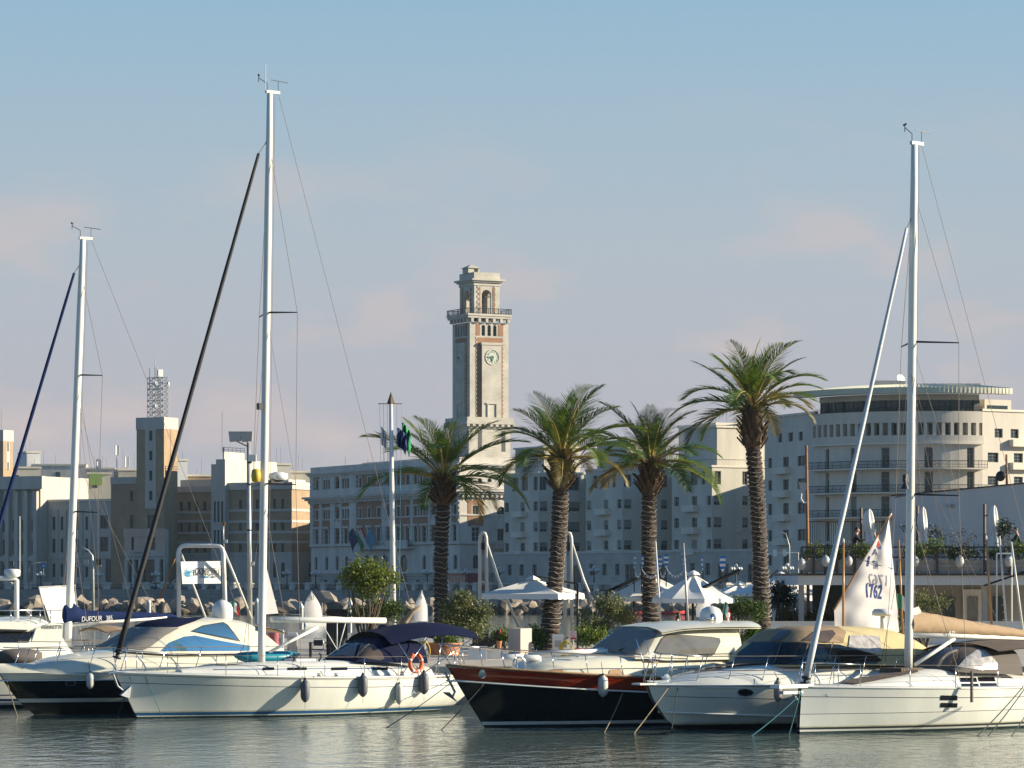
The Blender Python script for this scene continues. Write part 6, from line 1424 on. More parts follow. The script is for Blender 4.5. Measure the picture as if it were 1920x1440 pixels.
q.grid(rows); q.grid([[p-Vector((0, 0, .05)) for p in r] for r in rows]); q.add(rows[-1]+[p-Vector((0, 0, .05)) for p in reversed(rows[-1])], [tuple(range(14))]); q.build('roof', M_cgel, b.t, smooth=True)
b.decal('house', [(1106, 1218), (1131, 1190), (1152, 1176), (1190, 1179), (1233, 1186), (1222, 1208), (1211, 1228), (1160, 1226)], M_greycover, 'windscreen_cover', off=.03, cuts=20, mirror=False)
win = [(1228, 1222), (1241, 1199), (1253, 1190.5), (1330, 1195.5), (1347, 1198), (1349, 1204), (1338, 1225), (1330, 1229.5), (1290, 1229), (1240, 1225.5)]
cx_, cy_ = 1290, 1210
b.decal('house', [(cx_+(x-cx_)*1.03, cy_+(y-cy_)*1.1) for x, y in win], M_greycloth, 'window_frame', off=.014, cuts=8)
M_sideglass = mat('grey_side_glass', (.16, .155, .14), .05, var=.15, vs=2, spec=.7)
b.decal('house', win, M_sideglass, 'side_window', off=.024, cuts=8)
for x0, x1 in ((1033, 1056), (1142, 1165), (1203, 1224)): b.decal(['trunk', 'deck'], [(x0, 1259), (x0+3, 1255.5), (x1-3, 1255.5), (x1, 1259), (x1, 1264), (x0, 1264)], M_teak, 'portlight', off=.02, cuts=3)
q = MB(); a = cr(1160, 1220, .6); q.tube([a, cr(1191, 1205, .75), cr(1204, 1197, .8)], .02, 6); q.tube([cr(1191, 1205, .75), cr(1206, 1196, .9)], .03, 5); q.build('wiper', M_blk, b.t)
d = cr(1333, 1165, 0); q = MB(); q.lathe([(.2, -.05), (.33, -.02), (.34, .06), (.33, .22), (.26, .36), (.12, .43), (.02, .45)], d, 18); q.build('satellite_dome', M_whitep, b.t, smooth=True)
q = MB(); q.lathe([(.04, -.2), (.06, 0), (.13, .12), (.14, .14)], cr(1330, 1160, .5), 12, axis=(-.2, .9, .1)); q.build('horn', M_chrome, b.t, smooth=True)
q = MB(); q.tube([cr(1365, 1164), cr(1365, 1155)], .03, 6); q.lathe([(.05, 0), (.06, .1), (.02, .14)], cr(1365, 1157), 8); q.build('navigation_light', M_whitep, b.t)
flag(b.world(cr(1352, 1163, -.4)), (.12, 0, .55), (.5, -.8, 0), .35, .34, [M_fg, M_fw, M_fr], 'flag', 'small italian flag on the white wheelhouse roof in the centre', 1.2, .012, seed=9)
# bow rail, deck gear
fs = [.42, .52, .61, .7, .78, .86, .93]; b.stanchions(fs, h=.56, lean=.12, inset=.12, wires=(1.0,), wr=.015, r=.014)
pul = [b.edge(.93, .12, .56)+Vector((.12, 0, 0)), Vector((tip.x+.25, 0, tip.z+.6))]
b.tubes('pulpit', [[pul[0], pul[1], Vector((pul[0].x, -pul[0].y, pul[0].z))], [Vector((tip.x-.1, 0, tip.z)), pul[1]], [Vector((tip.x-.5, .1, tip.z)), pul[1]-Vector((.3, -.1, 0))], [Vector((tip.x-.5, -.1, tip.z)), pul[1]-Vector((.3, .1, 0))]], .015, M_chrome)
q = MB(); q.tube([cr(1000, 1225, -.2), cr(1138, 1221, .35)], .07, 8); q.build('stowed_gangway', M_whitep, b.t, smooth=True)
q = MB(); q.tube([cr(990, 1228, -.4), cr(1132, 1217, -.1)], .05, 8); q.build('stowed_pole', M_whitep, b.t, smooth=True)
for a, c in (((945, 1234), (979, 1232)), ((982, 1234), (1014, 1235))): q = MB(); A_, C_ = cr(*a, .1), cr(*c, .25); q.tube([A_, A_.lerp(C_, .1), A_.lerp(C_, .9), C_], [.06, .1, .1, .06], 12); q.build('rolled_cushion', M_whitep, b.t, smooth=True)
q = MB(); d = cr(973, 1246, .55); q.tube([d+Vector((.2*math.cos(a), .02, .2*math.sin(a))) for a in [2*math.pi*i/18 for i in range(18)]], .035, 6, closed=True); q.build('hawse_ring', M_chrome, b.t, smooth=True)
q = MB(); d = cr(1082, 1234, .9); q.lathe([(.03, 0), (.06, .03), (.05, .14)], d, 8); q.build('cleat', M_chrome, b.t)
q = MB(); p = b.at(903.5, 1263, b.half(.9, 1.5)); hit = b.bvh['hull'].ray_cast(b.E, (b.inv.to_3x3()@ray(903.5, 1263)).normalized())[0] or p
q.lathe([(.02, 0), (.12, .02), (.13, .05), (.05, .06)], hit, 12, axis=(.1, .95, -.2)); q.build('hawse_plate', M_chrome, b.t)
q = MB(); a = Vector((tip.x-.05, 0, tip.z-.3)); q.tube([a+Vector((.12, 0, .1)), a+Vector((-.2, 0, -.45)), a+Vector((-.1, 0, -.62))], .035, 6); q.prism([a+Vector((.05, -.16, -.5)), a+Vector((.02, .16, -.5)), a+Vector((-.3, 0, -.75))], (.05, 0, .05)); q.build('anchor', M_galv, b.t)
fender(b, 1130.5, 1265, 1307, M_fend_w, 'pale fender on the mahogany band of the black lobster boat', 19, f_off=.18)
mooring('mooring_line', 'dark bow line from the black lobster boat running left into the water', b.world((tip.x-.9, .5, 1.25)), water_px(824, 1369), M_rope, .03)
mooring('mooring_line', 'tan line from the black lobster boat side into the water under the white fender', b.world(b.edge(.62, -.02, -.5)), water_px(1131, 1374), M_ropeb, .04)
lobster = b

# ------------------------------------------------------------------ express cruiser with beige canvas
b = Boat('express_cruiser', 'white express cruiser with beige canvas enclosure and brown sun pads', 1271, 1368, 33, 10.2)
tip = b.at(1212, 1284, 0)
b.shape([(-.6, 9.6), (0, 10.2), (.5, lerp(10.2, tip.x, .62)), (tip.z, tip.x)], [(-.5, .2), (0, 0), (1.2, -.2)],
        [(0, 1.75), (.3, 1.95), (.55, 1.95), (.75, 1.55), (.9, .85), (1, .08)], [(0, 1.6), (.3, 1.65), (.55, 1.45), (.75, .85), (.9, .3), (1, .02)], [(0, 1.2), (.6, 1.24), (1, tip.z)], pw=.62)
b.hull([('w', -.5, 2), ('w', .06, 2), ('w', .14, 3), ('w', .19, 0), ('w', .3, 0), ('f', .7, 0), ('s', .035, 1), ('s', .0, 0)], [M_gel, M_line, M_antiblk, M_scum], deckm=M_gel, camber=.12)
b.rail('rub_rail', M_chrome, r=.022, up=-.02, inset=-.015)
b.decal('hull', [(1247, 1304.5), (1300, 1306.5), (1400, 1308.5), (1480, 1311), (1480, 1312), (1400, 1309.5), (1300, 1307.5), (1247, 1305.3)], M_line, 'pinstripe', cuts=10, off=.006)
q = MB()
for sd in (1, -1): q.tube([Vector((b.X(f, z), sd*(b.half(f, z)+.02), z)) for f, z in [(lerp(.99, .45, i/14), .5-.28*(i/14)) for i in range(15)]], .035, 6)
q.build('spray_rail', M_gel, b.t, smooth=True)
cr = lambda px, py, y=0: b.at(px, py, y)
a0, a1, a2, a3, a4, a5 = cr(1236, 1279), cr(1290, 1263), cr(1350, 1250), cr(1410, 1240), cr(1520, 1240), cr(1700, 1246)
b.smooth_loft('deck_moulding', [(a0.x, .4, 1.18, a0.z, .8, .1), (a1.x, 1.0, 1.18, a1.z, .8, .1), (a2.x, 1.4, 1.15, a2.z, .75, .1), (a3.x, 1.6, 1.1, a3.z, .65, .1), (a4.x, 1.72, 1.08, a4.z, .6, .08), (a5.x, 1.72, 1.05, a5.z, .55, .06)], M_gel, key='deckm')
b.decal('deckm', [(1262, 1260.5), (1300, 1253), (1360, 1243), (1430, 1238.5), (1440, 1241), (1436, 1247), (1360, 1252), (1320, 1260.5), (1296, 1261)], M_browncloth, 'sun_pad', off=.05, cuts=9, mirror=False)
z_ = a3.z-.12
b.smooth_loft('canvas_enclosure', [(cr(1408, 1239).x, 1.15, z_, cr(1408, 1239).z, .55, .1), (cr(1428, 1208).x, 1.4, z_, cr(1428, 1208).z, .58, .12), (cr(1462, 1180).x, 1.52, z_, cr(1462, 1180).z, .5, .16), (cr(1500, 1174.5).x, 1.55, z_, cr(1500, 1174.5).z, .5, .17), (cr(1570, 1173.5).x, 1.58, z_, cr(1570, 1173.5).z, .5, .17), (cr(1640, 1180).x, 1.6, z_-.05, cr(1640, 1180).z, .5, .15), (cr(1685, 1210).x, 1.62, z_-.15, cr(1685, 1206).z, .5, .1), (cr(1702, 1250).x, 1.64, z_-.25, cr(1702, 1245).z, .45, .06)], M_beige, key='canvas')
b.decal('canvas', [(1372, 1247), (1385, 1225), (1412, 1205), (1455, 1205), (1520, 1207), (1572, 1209), (1600, 1217), (1640, 1228), (1652, 1238), (1640, 1246), (1560, 1247), (1470, 1247)], M_tint, 'windscreen', off=.035, cuts=20, mirror=False)
b.decal('canvas', [(1400, 1206), (1425, 1186), (1450, 1172), (1570, 1176), (1586, 1186), (1580, 1206), (1520, 1205), (1455, 1203.5)], M_tancloth, 'front_panel', off=.03, cuts=10, mirror=False)
b.decal('canvas', [(1445, 1203), (1462, 1187), (1484, 1184), (1478, 1193), (1466, 1203)], M_smoke, 'panel_window', off=.05, cuts=5, mirror=False)
b.decal('canvas', [(1506, 1202), (1526, 1186), (1560, 1184), (1566, 1190), (1552, 1206)], M_smoke, 'panel_window', off=.05, cuts=5, mirror=False)
M_vinyl = mat('clear_vinyl', (.42, .40, .38), .1, var=.45, vs=5, bump=1.0, bs=6, spec=.7)
b.decal('canvas', [(1590, 1213), (1593, 1192), (1649, 1193.5), (1652, 1228), (1620, 1222)], M_vinyl, 'clear_window', off=.03, cuts=6)
for i in range(3): x = (1452, 1500, 1545)[i]; b.decal('canvas', [(x, 1243), (x+14, 1206), (x+16.5, 1206), (x+3.5, 1243)], M_browncloth, 'screen_mullion', off=.055, cuts=4, mirror=False)
b.decal('hull', [(1382, 1297.5), (1386, 1292.5), (1397, 1291), (1408, 1293), (1414, 1298), (1409, 1303.5), (1397, 1306), (1386, 1303.5)], M_chrome, 'porthole_rim', off=.012, cuts=5)
b.decal('hull', [(1385, 1298), (1388, 1294.5), (1397, 1293), (1406, 1294.5), (1411, 1298.5), (1407, 1302), (1397, 1303.8), (1388, 1302)], M_tint, 'porthole', off=.02, cuts=5)
fs = [.28, .38, .48, .57, .66, .75, .83, .9]; b.stanchions(fs, h=.78, lean=-.25, inset=.14, wires=(1.0, .5), wr=.014, r=.014)
pul = [b.edge(.9, .14, .78)+Vector((-.25, 0, 0)), b.edge(.97, .1, .85)+Vector((.0, 0, 0))]
for sd in (1, -1): b.tubes('pulpit', [[Vector((p.x, sd*p.y, p.z)) for p in (pul[0], pul[1], b.edge(.99, .02, .1)+Vector((.12, 0, 0)))], [Vector((p.x, sd*p.y, p.z)) for p in (b.edge(.95, .1), b.edge(.95, .1, .8))]], .016, M_chrome)
q = MB(); a = Vector((tip.x-.15, 0, tip.z+.05)); q.box((a.x-.1, -.2, a.z-.05), (a.x+.5, .2, a.z)); q.build('bow_platform', M_whitep, b.t)
q = MB(); q.box((a.x-.05, -.28, a.z+.55), (a.x+.1, .28, a.z+.59)); q.build('teak_step', M_teak, b.t)
b.tubes('boarding_ladder', [[a+Vector((.05, sd*.2, 0)), a+Vector((.1, sd*.2, .55)), a+Vector((.35, sd*.2, 1.2))] for sd in (1, -1)], .014, M_chrome)
q = MB(); q.lathe([(.03, -.05), (.12, -.04), (.12, .04), (.03, .05)], a+Vector((-.5, .0, .12)), 12, axis=(0, 1, 0)); q.build('windlass', M_chrome, b.t)
q = MB(); d = cr(1655, 1155, 0); q.tube([cr(1655, 1182), d], .07, 8); q.lathe([(.15, 0), (.30, .02), (.31, .12), (.24, .2), (.02, .21)], d, 20); q.build('radar', M_whitep, b.t, smooth=True)
fender(b, 1458.5, 1273, 1316, M_fend_t, 'taupe fender at the bow of the rightmost yacht, on the express cruiser', 16, f_off=.2)
flag(b.world(cr(1683, 1162, -.2)), (0, 0, .75), (.8, -.5, 0), .42, .42, [M_fg, M_fw, M_fr], 'flag', 'italian ensign next to the right yacht mast', .55, .012, seed=2)
mooring('mooring_line', 'tan bow line of the express cruiser running down left across the black hull', b.world((tip.x-.6, .35, tip.z+.05)), water_px(1186, 1375), M_ropeb, .02, .016)
mooring('mooring_line', 'dark vertical line hanging at the express cruiser stem', b.world((tip.x-.75, .45, tip.z)), water_px(1258, 1374), M_rope, .0, .013)

# ------------------------------------------------------------------ white sailing yacht at the right edge
b = Boat('sailing_yacht', 'modern white sailing yacht with plumb bow and tan boom cover at the right edge', 1497, 1376, 42, 11.2)
tip = b.at(1500, 1288, 0)
b.shape([(-.6, 11.0), (0, 11.2), (tip.z, tip.x)], [(-.5, .6), (0, 0), (1.2, -.3)],
        [(0, 1.8), (.3, 1.95), (.55, 1.9), (.75, 1.45), (.9, .72), (1, .07)], [(0, 1.4), (.3, 1.55), (.55, 1.45), (.75, .95), (.9, .42), (1, .05)], [(0, 1.12), (.5, 1.15), (1, tip.z)], pw=.6)
b.hull([('w', -.5, 2), ('w', .06, 0), ('w', .11, 1), ('w', .17, 5), ('w', .205, 0), ('w', .52, 3), ('w', .535, 0), ('f', .7, 0), ('s', .27, 1), ('s', .25, 0), ('s', .02, 4), ('s', 0, 0)], [M_gel, M_line, M_anti, M_line, M_line, M_scum], deckm=M_deck)
b.rail('toe_rail', M_spar, r=.025)
cr = lambda px, py, y=0: b.at(px, py, y)
c0, c1, c2, c3, c4 = cr(1560, 1284), cr(1630, 1270), cr(1700, 1256), cr(1770, 1254), cr(1880, 1258)
b.smooth_loft('coachroof', [(c0.x, .4, 1.1, c0.z, .7, .1), (c1.x, .9, 1.1, c1.z, .65, .15), (c2.x, 1.15, 1.08, c2.z, .55, .2), (c3.x, 1.3, 1.08, c3.z, .5, .22), (c4.x, 1.35, 1.05, c4.z, .5, .18)], M_deck, key='roof')
b.decal('roof', [(1556, 1281), (1600, 1270), (1640, 1262), (1690, 1256.5), (1718, 1256), (1722, 1262), (1700, 1266), (1650, 1276), (1606, 1284)], M_browncloth, 'deck_cover', off=.04, cuts=9, mirror=False)
q = MB(); h_ = cr(1690, 1258); q.box((h_.x-.45, -.4, h_.z-.02), (h_.x+.45, .4, h_.z+.09)); q.build('padded_hatch_cover', M_browncloth, b.t)
for (xa, xb, ya, yb) in ((1799, 1830, 1271, 1279), (1833, 1864, 1270, 1278), (1802, 1834, 1282, 1290), (1837, 1868, 1281, 1289)): b.decal(['roof'], [(xa, ya), (xb, ya), (xb+2, yb), (xa+2, yb)], M_tint, 'cabin_window', cuts=4)
for ya, yb in ((1303.5, 1312.5), (1317.5, 1326)): b.decal('hull', [(1764, ya), (1795, ya+.8), (1794.5, yb+.5), (1762.5, yb)], M_tint, 'hull_window', cuts=4)
b.decal('hull', [(1546.5, 1301), (1548, 1301), (1552.5, 1306.5), (1551, 1306.5)], M_line, 'stripe_notch', cuts=2, off=.008)
B_, T_ = sail_rig(b, (1703, 1256), (1714.5, 270), .118, [(642, .75, 1.05), (928, .7, 1.15)], jib=((1512, 1270), (1700, 428), .09, .045, M_sailw), chain=(1.5, -.7), back=(.0, 0, 1.3))
# tan stack pack on the boom
A_, C_ = cr(1706, 1190), cr(1930, 1196); q = MB(); q.tube([A_, C_], .08, 8); q.build('boom', M_spar, b.t, smooth=True)
q = MB(); rows = []
for i in range(29):
    t_ = i/28; px_ = lerp(1706, 1990, t_); yt = scurve([(0, 1152), (.06, 1147), (.12, 1149), (.4, 1164), (.75, 1181), (1, 1196)], t_); yb = scurve([(0, 1187), (.3, 1190), (.75, 1197), (1, 1205)], t_)
    T0, B0 = cr(px_, yt), cr(px_, yb); cz, hh = (T0.z+B0.z)/2, (T0.z-B0.z)/2; ww = .17*(1-.4*t_)
    rows.append([Vector((T0.x, ww*math.cos(a)*(1-.45*max(0, math.sin(a)))+.012*math.sin(i*1.7+3*a), cz+hh*math.sin(a)+.01*math.sin(i*2.3+a*2))) for a in [2*math.pi*k/14 for k in range(14)]])
q.grid(rows, closed=True); q.add(rows[0], [tuple(range(14))]); q.build('sail_cover', M_tancloth, b.t, smooth=True); b.add_bvh('cover', q)
q = MB(); h_ = cr(1716, 1150); q.prism([cr(1709, 1141), cr(1720, 1137), cr(1725, 1146), cr(1722, 1156), cr(1708, 1156)], (0, .05, 0)); q.build('headboard', M_sail, b.t)
lettering('AZI', .15, M_fw, b.t, b.world(cr(1784, 1187, .165)), b.Mx.to_3x3()@Vector((-1, 0, -.04)), (0, 0, 1), sx=1.2, shear=.2)
b.tubes('lazy_jack', [[cr(1709, 700, .1), cr(1745, 1152, .12)], [cr(1709, 700, .1), cr(1795, 1161, .12)], [cr(1709, 700, .1), cr(1842, 1172, .12)], [cr(1709, 840, -.1), cr(1880, 1182, -.1)]], .006, M_wire)
q = MB(); q.tube([cr(1716, 1246), cr(1789, 1198)], .055, 8); q.build('vang', M_spar, b.t, smooth=True)
q = MB(); d = cr(1698, 897, .12); q.cbox(d, (.12, .12, .22)); q.build('deck_light', M_blk, b.t)
q = MB(); d = cr(1697, 910, .16); q.lathe([(.02, .12), (.12, -.08), (.12, -.1)], d, 10); q.build('radar_reflector', M_blk, b.t)
# sprayhood, bimini
s_ = [cr(1738, 1256), cr(1768, 1224), cr(1800, 1211), cr(1850, 1210)]
b.smooth_loft('sprayhood', [(s_[0].x, 1.12, c3.z-.05, s_[0].z+.03, .55, .1), (s_[1].x, 1.22, c3.z-.1, s_[1].z, .55, .12), (s_[2].x, 1.28, c3.z-.12, s_[2].z, .55, .14), (s_[3].x, 1.32, c3.z-.2, s_[3].z, .5, .12)], M_greycloth, key='hood', cap=False)
b.decal('hood', [(1796, 1251), (1812, 1232), (1832, 1219), (1848, 1220), (1866, 1238), (1872, 1254), (1840, 1256)], M_vinyl, 'hood_window', off=.015, cuts=7)
b.decal('hood', [(1742, 1250), (1760, 1226), (1775, 1216), (1800, 1214), (1796, 1236), (1780, 1252)], M_smoke, 'hood_window', off=.015, cuts=6, mirror=False)
q = MB(); rows = []
for i in range(9):
    t_ = i/8; c = cr(lerp(1800, 1950, t_), scurve([(0, 1206), (.4, 1200), (1, 1203)], t_)); rows.append([Vector((c.x, k*1.4, c.z-.22*k*k)) for k in (-1, -.7, -.3, .3, .7, 1)])
q.grid(rows); q.grid([[p+Vector((0, 0, .02)) for p in r] for r in rows]); q.build('bimini', M_browncloth, b.t, smooth=True)
b.stanchions([.06, .2, .34, .48, .62, .75, .87], h=.62)
pul = [b.edge(.87, .06, .62), b.edge(.97, .04, .66)]
b.tubes('pulpit', [[pul[0], pul[1], b.edge(.985, .02)], [Vector((pul[0].x, -pul[0].y, pul[0].z)), Vector((pul[1].x, -pul[1].y, pul[1].z)), b.edge(.985, .02, 0, -1)], [b.edge(.92, .05), b.edge(.92, .05, .64)]], .014, M_chrome)
q = MB(); q.box((tip.x-.35, -.17, tip.z-.02), (tip.x+.98, .17, tip.z+.08)); q.build('bowsprit_platform', M_whitep, b.t)
q = MB(); q.box((tip.x-.02, -.1, tip.z-.18), (tip.x+.75, .1, tip.z-.1)); q.tube([Vector((tip.x+.3, 0, tip.z-.16)), Vector((tip.x+.05, 0, tip.z-.4))], .03, 6); q.build('anchor', M_galv, b.t)
q = MB(); p = cr(1822, 1279, 2.05); q.box((p.x-.03, p.y-.03, p.z-.55), (p.x+.03, p.y+.03, p.z+.3)); q.build('passerelle_post', M_blk, b.t)
fend_ = b
for k, (wx, wy, m, l) in enumerate(((1320 + 84, 1380, M_ropet, 'teal bow line of the right yacht reaching the water furthest left'), (1478, 1378, M_ropet, 'teal bow line of the right yacht dropping steeply at its stem'))):
    mooring('mooring_line', l, b.world((tip.x+.05, .12, tip.z-.15 if k == 0 else tip.z+.05)), water_px(wx, wy), m, .05, .017)
for k, (ax, ay, wx, wy) in enumerate(((1918, 1288, 1828, 1381), (1922, 1290, 1850, 1380), (1926, 1335, 1892, 1382))):
    mooring('mooring_line', ('long dark stern line crossing the right yacht hull, leftmost of three', 'long dark stern line crossing the right yacht hull, middle of three', 'short dark line at the right edge of the photo')[k], P(ax, ay, 90.5), water_px(wx, wy), M_rope, .04, .016)
mooring('mooring_line', 'dark line from the left white yacht bow slanting left down to the water', yacht.world((10.9, .25, 1.3)), water_px(220, 1342), M_ropet, .0, .013)
mooring('mooring_line', 'dark line hanging straight from the left white yacht bow', yacht.world((10.6, .45, 1.25)), water_px(307, 1347), M_ropet, .0, .009)
mooring('mooring_line', 'long dark spring line sagging along the left white yacht hull', yacht.world(yacht.edge(.5, -.03, .02)), water_px(818, 1326), M_rope, .12, .012)
mooring('mooring_line', 'dark stern line from the left white yacht crossing to open water', yacht.world(yacht.edge(.0, -.02, -.1)), water_px(717, 1366), M_rope, .05, .014)
# ------------------------------------------------------------------ poles, gantry, davits on the pier
M_whitepole = mat('white_painted_steel', (.60, .60, .56), .4, var=.1, vs=2)
M_greypole = mat('galvanised_pole', (.38, .38, .36), .45, .4, var=.15)
M_rustpole = mat('rusty_pole', (.26, .12, .045), .8, var=.35, vs=6)
M_woodmast = mat('varnished_spar', (.42, .20, .045), .3, var=.2, vs=5, coat=.3, streak=.2)
M_blackmetal = mat('black_metal', (.012, .012, .013), .4, .2, var=.1)
M_canvas = mat('ivory_parasol_canvas', (.74, .72, .66), .85, var=.07, vs=1.5, bump=.25, bs=4)
def foot(px, Y, z=PZ): return PX(px, Y, z)
# flagpole with yard, arrow finial and three flags
Yp = 134
A = foot(738, Yp); t = thing('flagpole', 'tall white flagpole with arrowhead finial and short yard behind the left palm', 'flagpole', A)
top = P(733, 757, Yp)-A; q = MB(); q.tube([(0, 0, 0), tuple(top*.5), tuple(top)], [.125, .11, .075], 14); q.build('pole', M_whitepole, t, smooth=True)
q = MB(); q.lathe([(.06, 0), (.06, .35)], top, 10); q.build('collar', M_twig, t); q = MB(); z0 = P(733, 757, Yp).z-A.z; q.lathe([(.02, .0), (.16, .0), (.0, .48)], top+Vector((0, 0, .02)), 4); q.build('finial', M_twig, t)
q = MB(); q.tube([P(709, 757, Yp)-A, P(754, 757, Yp)-A], .02, 6); q.build('yard', M_woodmast, t)
for px_ in (712, 719, 726, 744, 753): q = MB(); q.tube([P(px_, 757, Yp)-A, P(lerp(px_, 736, .25), 1120, Yp)-A], .006, 4); q.build('halyard', M_fl, t)
def drape(name, label, px0, py0, px1, py1, Y, m, wob, m2=None):
    """flag hanging limp in folds from its hoist"""
    A_ = P(px0, py0, Y); t = thing(name, label, 'flag', A_); q = MB(); rows = []; w = (px1-px0)/FOC*Y; h = (py1-py0)/FOC*Y
    for i in range(11):
        s = i/10; rows.append([Vector((w*s*(1-.15*j/8)+.02*math.sin(j+i), .10*math.sin(i*1.7+wob+j*.3), -h*(j/8)*(1-.1*s)-h*.55*s*s-.0)) for j in range(9)])
    for i in range(10): q.mi = 1 if (m2 and i > 6) else 0; q.grid([rows[i], rows[i+1]])
    q.build('cloth', [m, m2 or m], t, smooth=True); return t
drape('flag', 'white club flag hanging left of the white flagpole', 714, 800, 726, 834, Yp, M_fw, 0); drape('flag', 'blue european flag hanging right of the flagpole', 744, 802, 764, 838, Yp, M_fb, 1); drape('flag', 'green white red flag behind the blue one on the flagpole', 753, 792, 771, 838, Yp+.4, M_fg, 2)
# floodlight pole
Yl = 128; A = foot(469, Yl); t = thing('floodlight_pole', 'slim pole with a double floodlight beside the big left mast', 'lamp post', A)
q = MB(); tp = P(466, 830, Yl)-A; q.tube([(0, 0, 0), tuple(tp)], [.11, .07], 12); q.build('pole', M_greypole, t, smooth=True)
for px_, w in ((441, 24), (463, 22)):
    q = MB(); c = P(px_, 819, Yl)-A; hw = w/2/FOC*Yl; q.prism([c+Vector((-hw, -.2, .2)), c+Vector((hw, -.2, .2)), c+Vector((hw*.9, -.2, -.16)), c+Vector((-hw*.8, -.2, -.2))], (0, .4, 0)); q.build('floodlight', M_greypole, t)
q = MB(); q.tube([P(441, 826, Yl)-A, P(466, 838, Yl)-A], .03, 6); q.tube([P(463, 826, Yl)-A, P(466, 838, Yl)-A], .03, 6); q.build('bracket', M_greypole, t)
q = MB(); c = P(473, 859, Yl)-A; q.cbox(c, (.3, .25, .26)); q.build('small_floodlight', M_whitep, t)
for y_ in (867, 908, 994): q = MB(); c = P(467.5, y_, Yl)-A; q.lathe([(.10, -.03), (.10, .03)], c, 10); q.build('clamp', M_blk, t)
q = MB(); q.cbox(P(474, 1057, Yl)-A, (.12, .12, .16)); q.build('junction_box', M_whitep, t)
# club gantry with sign
Yg = 126; A = foot(335, Yg); t = thing('club_gantry', 'white tubular gantry frame standing behind the black motor cruiser', 'gantry', A)
def tu(name, pts, r, m, n=12): q = MB(); q.tube([P(x, y, Yg+d)-A for x, y, d in pts], r, n); return q.build(name, m, t, smooth=True)
arcL = [(336, 1216, 0), (335, 1060, 0), (334, 1040, 0), (336, 1030, 0), (341, 1024, 0), (350, 1023, 0), (405, 1023, 0), (412, 1024, 0), (417, 1029, 0), (418.5, 1036, 0), (421, 1100, 0), (424, 1216, 0)]
tu('frame', arcL, .085, M_whitepole); tu('brace', [(338, 1034, 0), (388, 1165, 1.5)], .045, M_whitepole); tu('brace', [(421, 1034, 0), (472, 1160, 1.5)], .045, M_whitepole)
tu('rusty_brace', [(328, 1048, -.2), (300, 1120, .5)], .03, M_rustpole); tu('lamp_arm', [(420, 1030, 0), (418.5, 1000, 0), (419, 985, 0)], .03, M_greypole); q = MB(); q.cbox(P(419, 982, Yg)-A, (.12, .12, .14)); q.build('lamp', M_rustpole, t); q = MB(); q.cbox(P(424, 1015, Yg)-A, (.1, .1, .12)); q.build('camera_box', M_whitep, t)
sg = thing('club_sign', 'white hanging club banner with blue emblem between the gantry posts', 'sign', P(375, 1095, Yg-.05))
q = MB(); A2 = P(375, 1095, Yg-.05); GY = lambda x: Yg-.05+(x-375)*.014
pts = [P(x, y, GY(x))-A2 for x, y in ((339, 1053), (413, 1052), (414, 1094), (342, 1095))]; q.prism(pts, (0, .03, 0)); q.build('panel', mat('banner_vinyl', (.62, .64, .62), .5, var=.06, vs=3), sg)
M_ink = mat('grey_ink', (.05, .06, .07), .6, var=0); M_cyan = mat('blue_ink', (.04, .28, .48), .6, var=.2)
fx = (1, .69, .012)
lettering('BARION', .32, M_ink, sg, P(386.5, 1074, GY(386.5)-.035), fx, (0, 0, 1), sx=.98); lettering('CIRCOLO CANOTTIERI', .085, M_ink, sg, P(386, 1066.5, GY(386)-.035), fx, (0, 0, 1)); lettering('1894', .12, M_ink, sg, P(400, 1082, GY(400)-.035), fx, (0, 0, 1))
for y_ in (1081.3, 1083.2): q = MB(); a, c = P(374, y_, GY(374)-.035)-A2, P(393, y_, GY(393)-.035)-A2; q.prism([a, c, c+Vector((0, 0, .022)), a+Vector((0, 0, .022))], (0, .005, 0)); q.build('underline', M_cyan, sg)
r = random.Random(2); q = MB(); c = P(353.5, 1075, GY(353.5)-.035)-A2
for i in range(16): a = rad(20+i*20); L_ = r.uniform(.1, .24); w = .018; d = Vector((math.cos(a), .69*math.cos(a), math.sin(a))); n_ = Vector((-d.z, -.69*d.z, d.x))*w; q.add([c-n_, c+n_, c+d*L_+n_*.4, c+d*L_-n_*.4], [(0, 1, 2, 3)])
q.add([c+Vector((.05*math.cos(rad(30*i)), .0345*math.cos(rad(30*i))-.003, .06*math.sin(rad(30*i))-.05)) for i in range(12)], [tuple(range(12))]); q.build('splash_emblem', M_cyan, sg)
# davits
for k, (x0, yt, x1, lab, Yd) in enumerate(((904.5, 997, 970, 'white inverted U davit left of the big parasol', 141), (1064, 998, 1122, 'white inverted U davit right of the big parasol', 141))):
    A = foot(x0, Yd); t = thing('boat_davit', lab, 'davit', A, 0, 'boat davits on the pier')
    for nm, pts, r_ in (('frame', [(x0-4.5, 1214), (x0-5, 1012), (x0-4, 1003), (x0, 999), (x0+4.5, 1000), (x0+7, 1008), (x0+7.5, 1020), (x0+9, 1214)], .075), ('brace', [(x0+5, 1008), (x0+30, 1086), (x0+68, 1176)], .055)):
        q = MB(); q.tube([P(x, y, Yd)-A for x, y in pts], r_, 12); q.build(nm, M_whitepole, t, smooth=True)
    q = MB(); q.box(P(x0-5, 1093, Yd)-A+Vector((0, -.03, 0)), P(x0+9, 1099, Yd)-A+Vector((0, .03, .22))); q.build('crossbar', M_whitepole, t)
    q = MB(); q.tube([P(x0+2, 1004, Yd)-A, P(x0+1, 1040, Yd)-A], .02, 5); q.cbox(P(x0+1, 1024, Yd)-A, (.14, .1, .3)); q.build('hoist', M_blk, t)
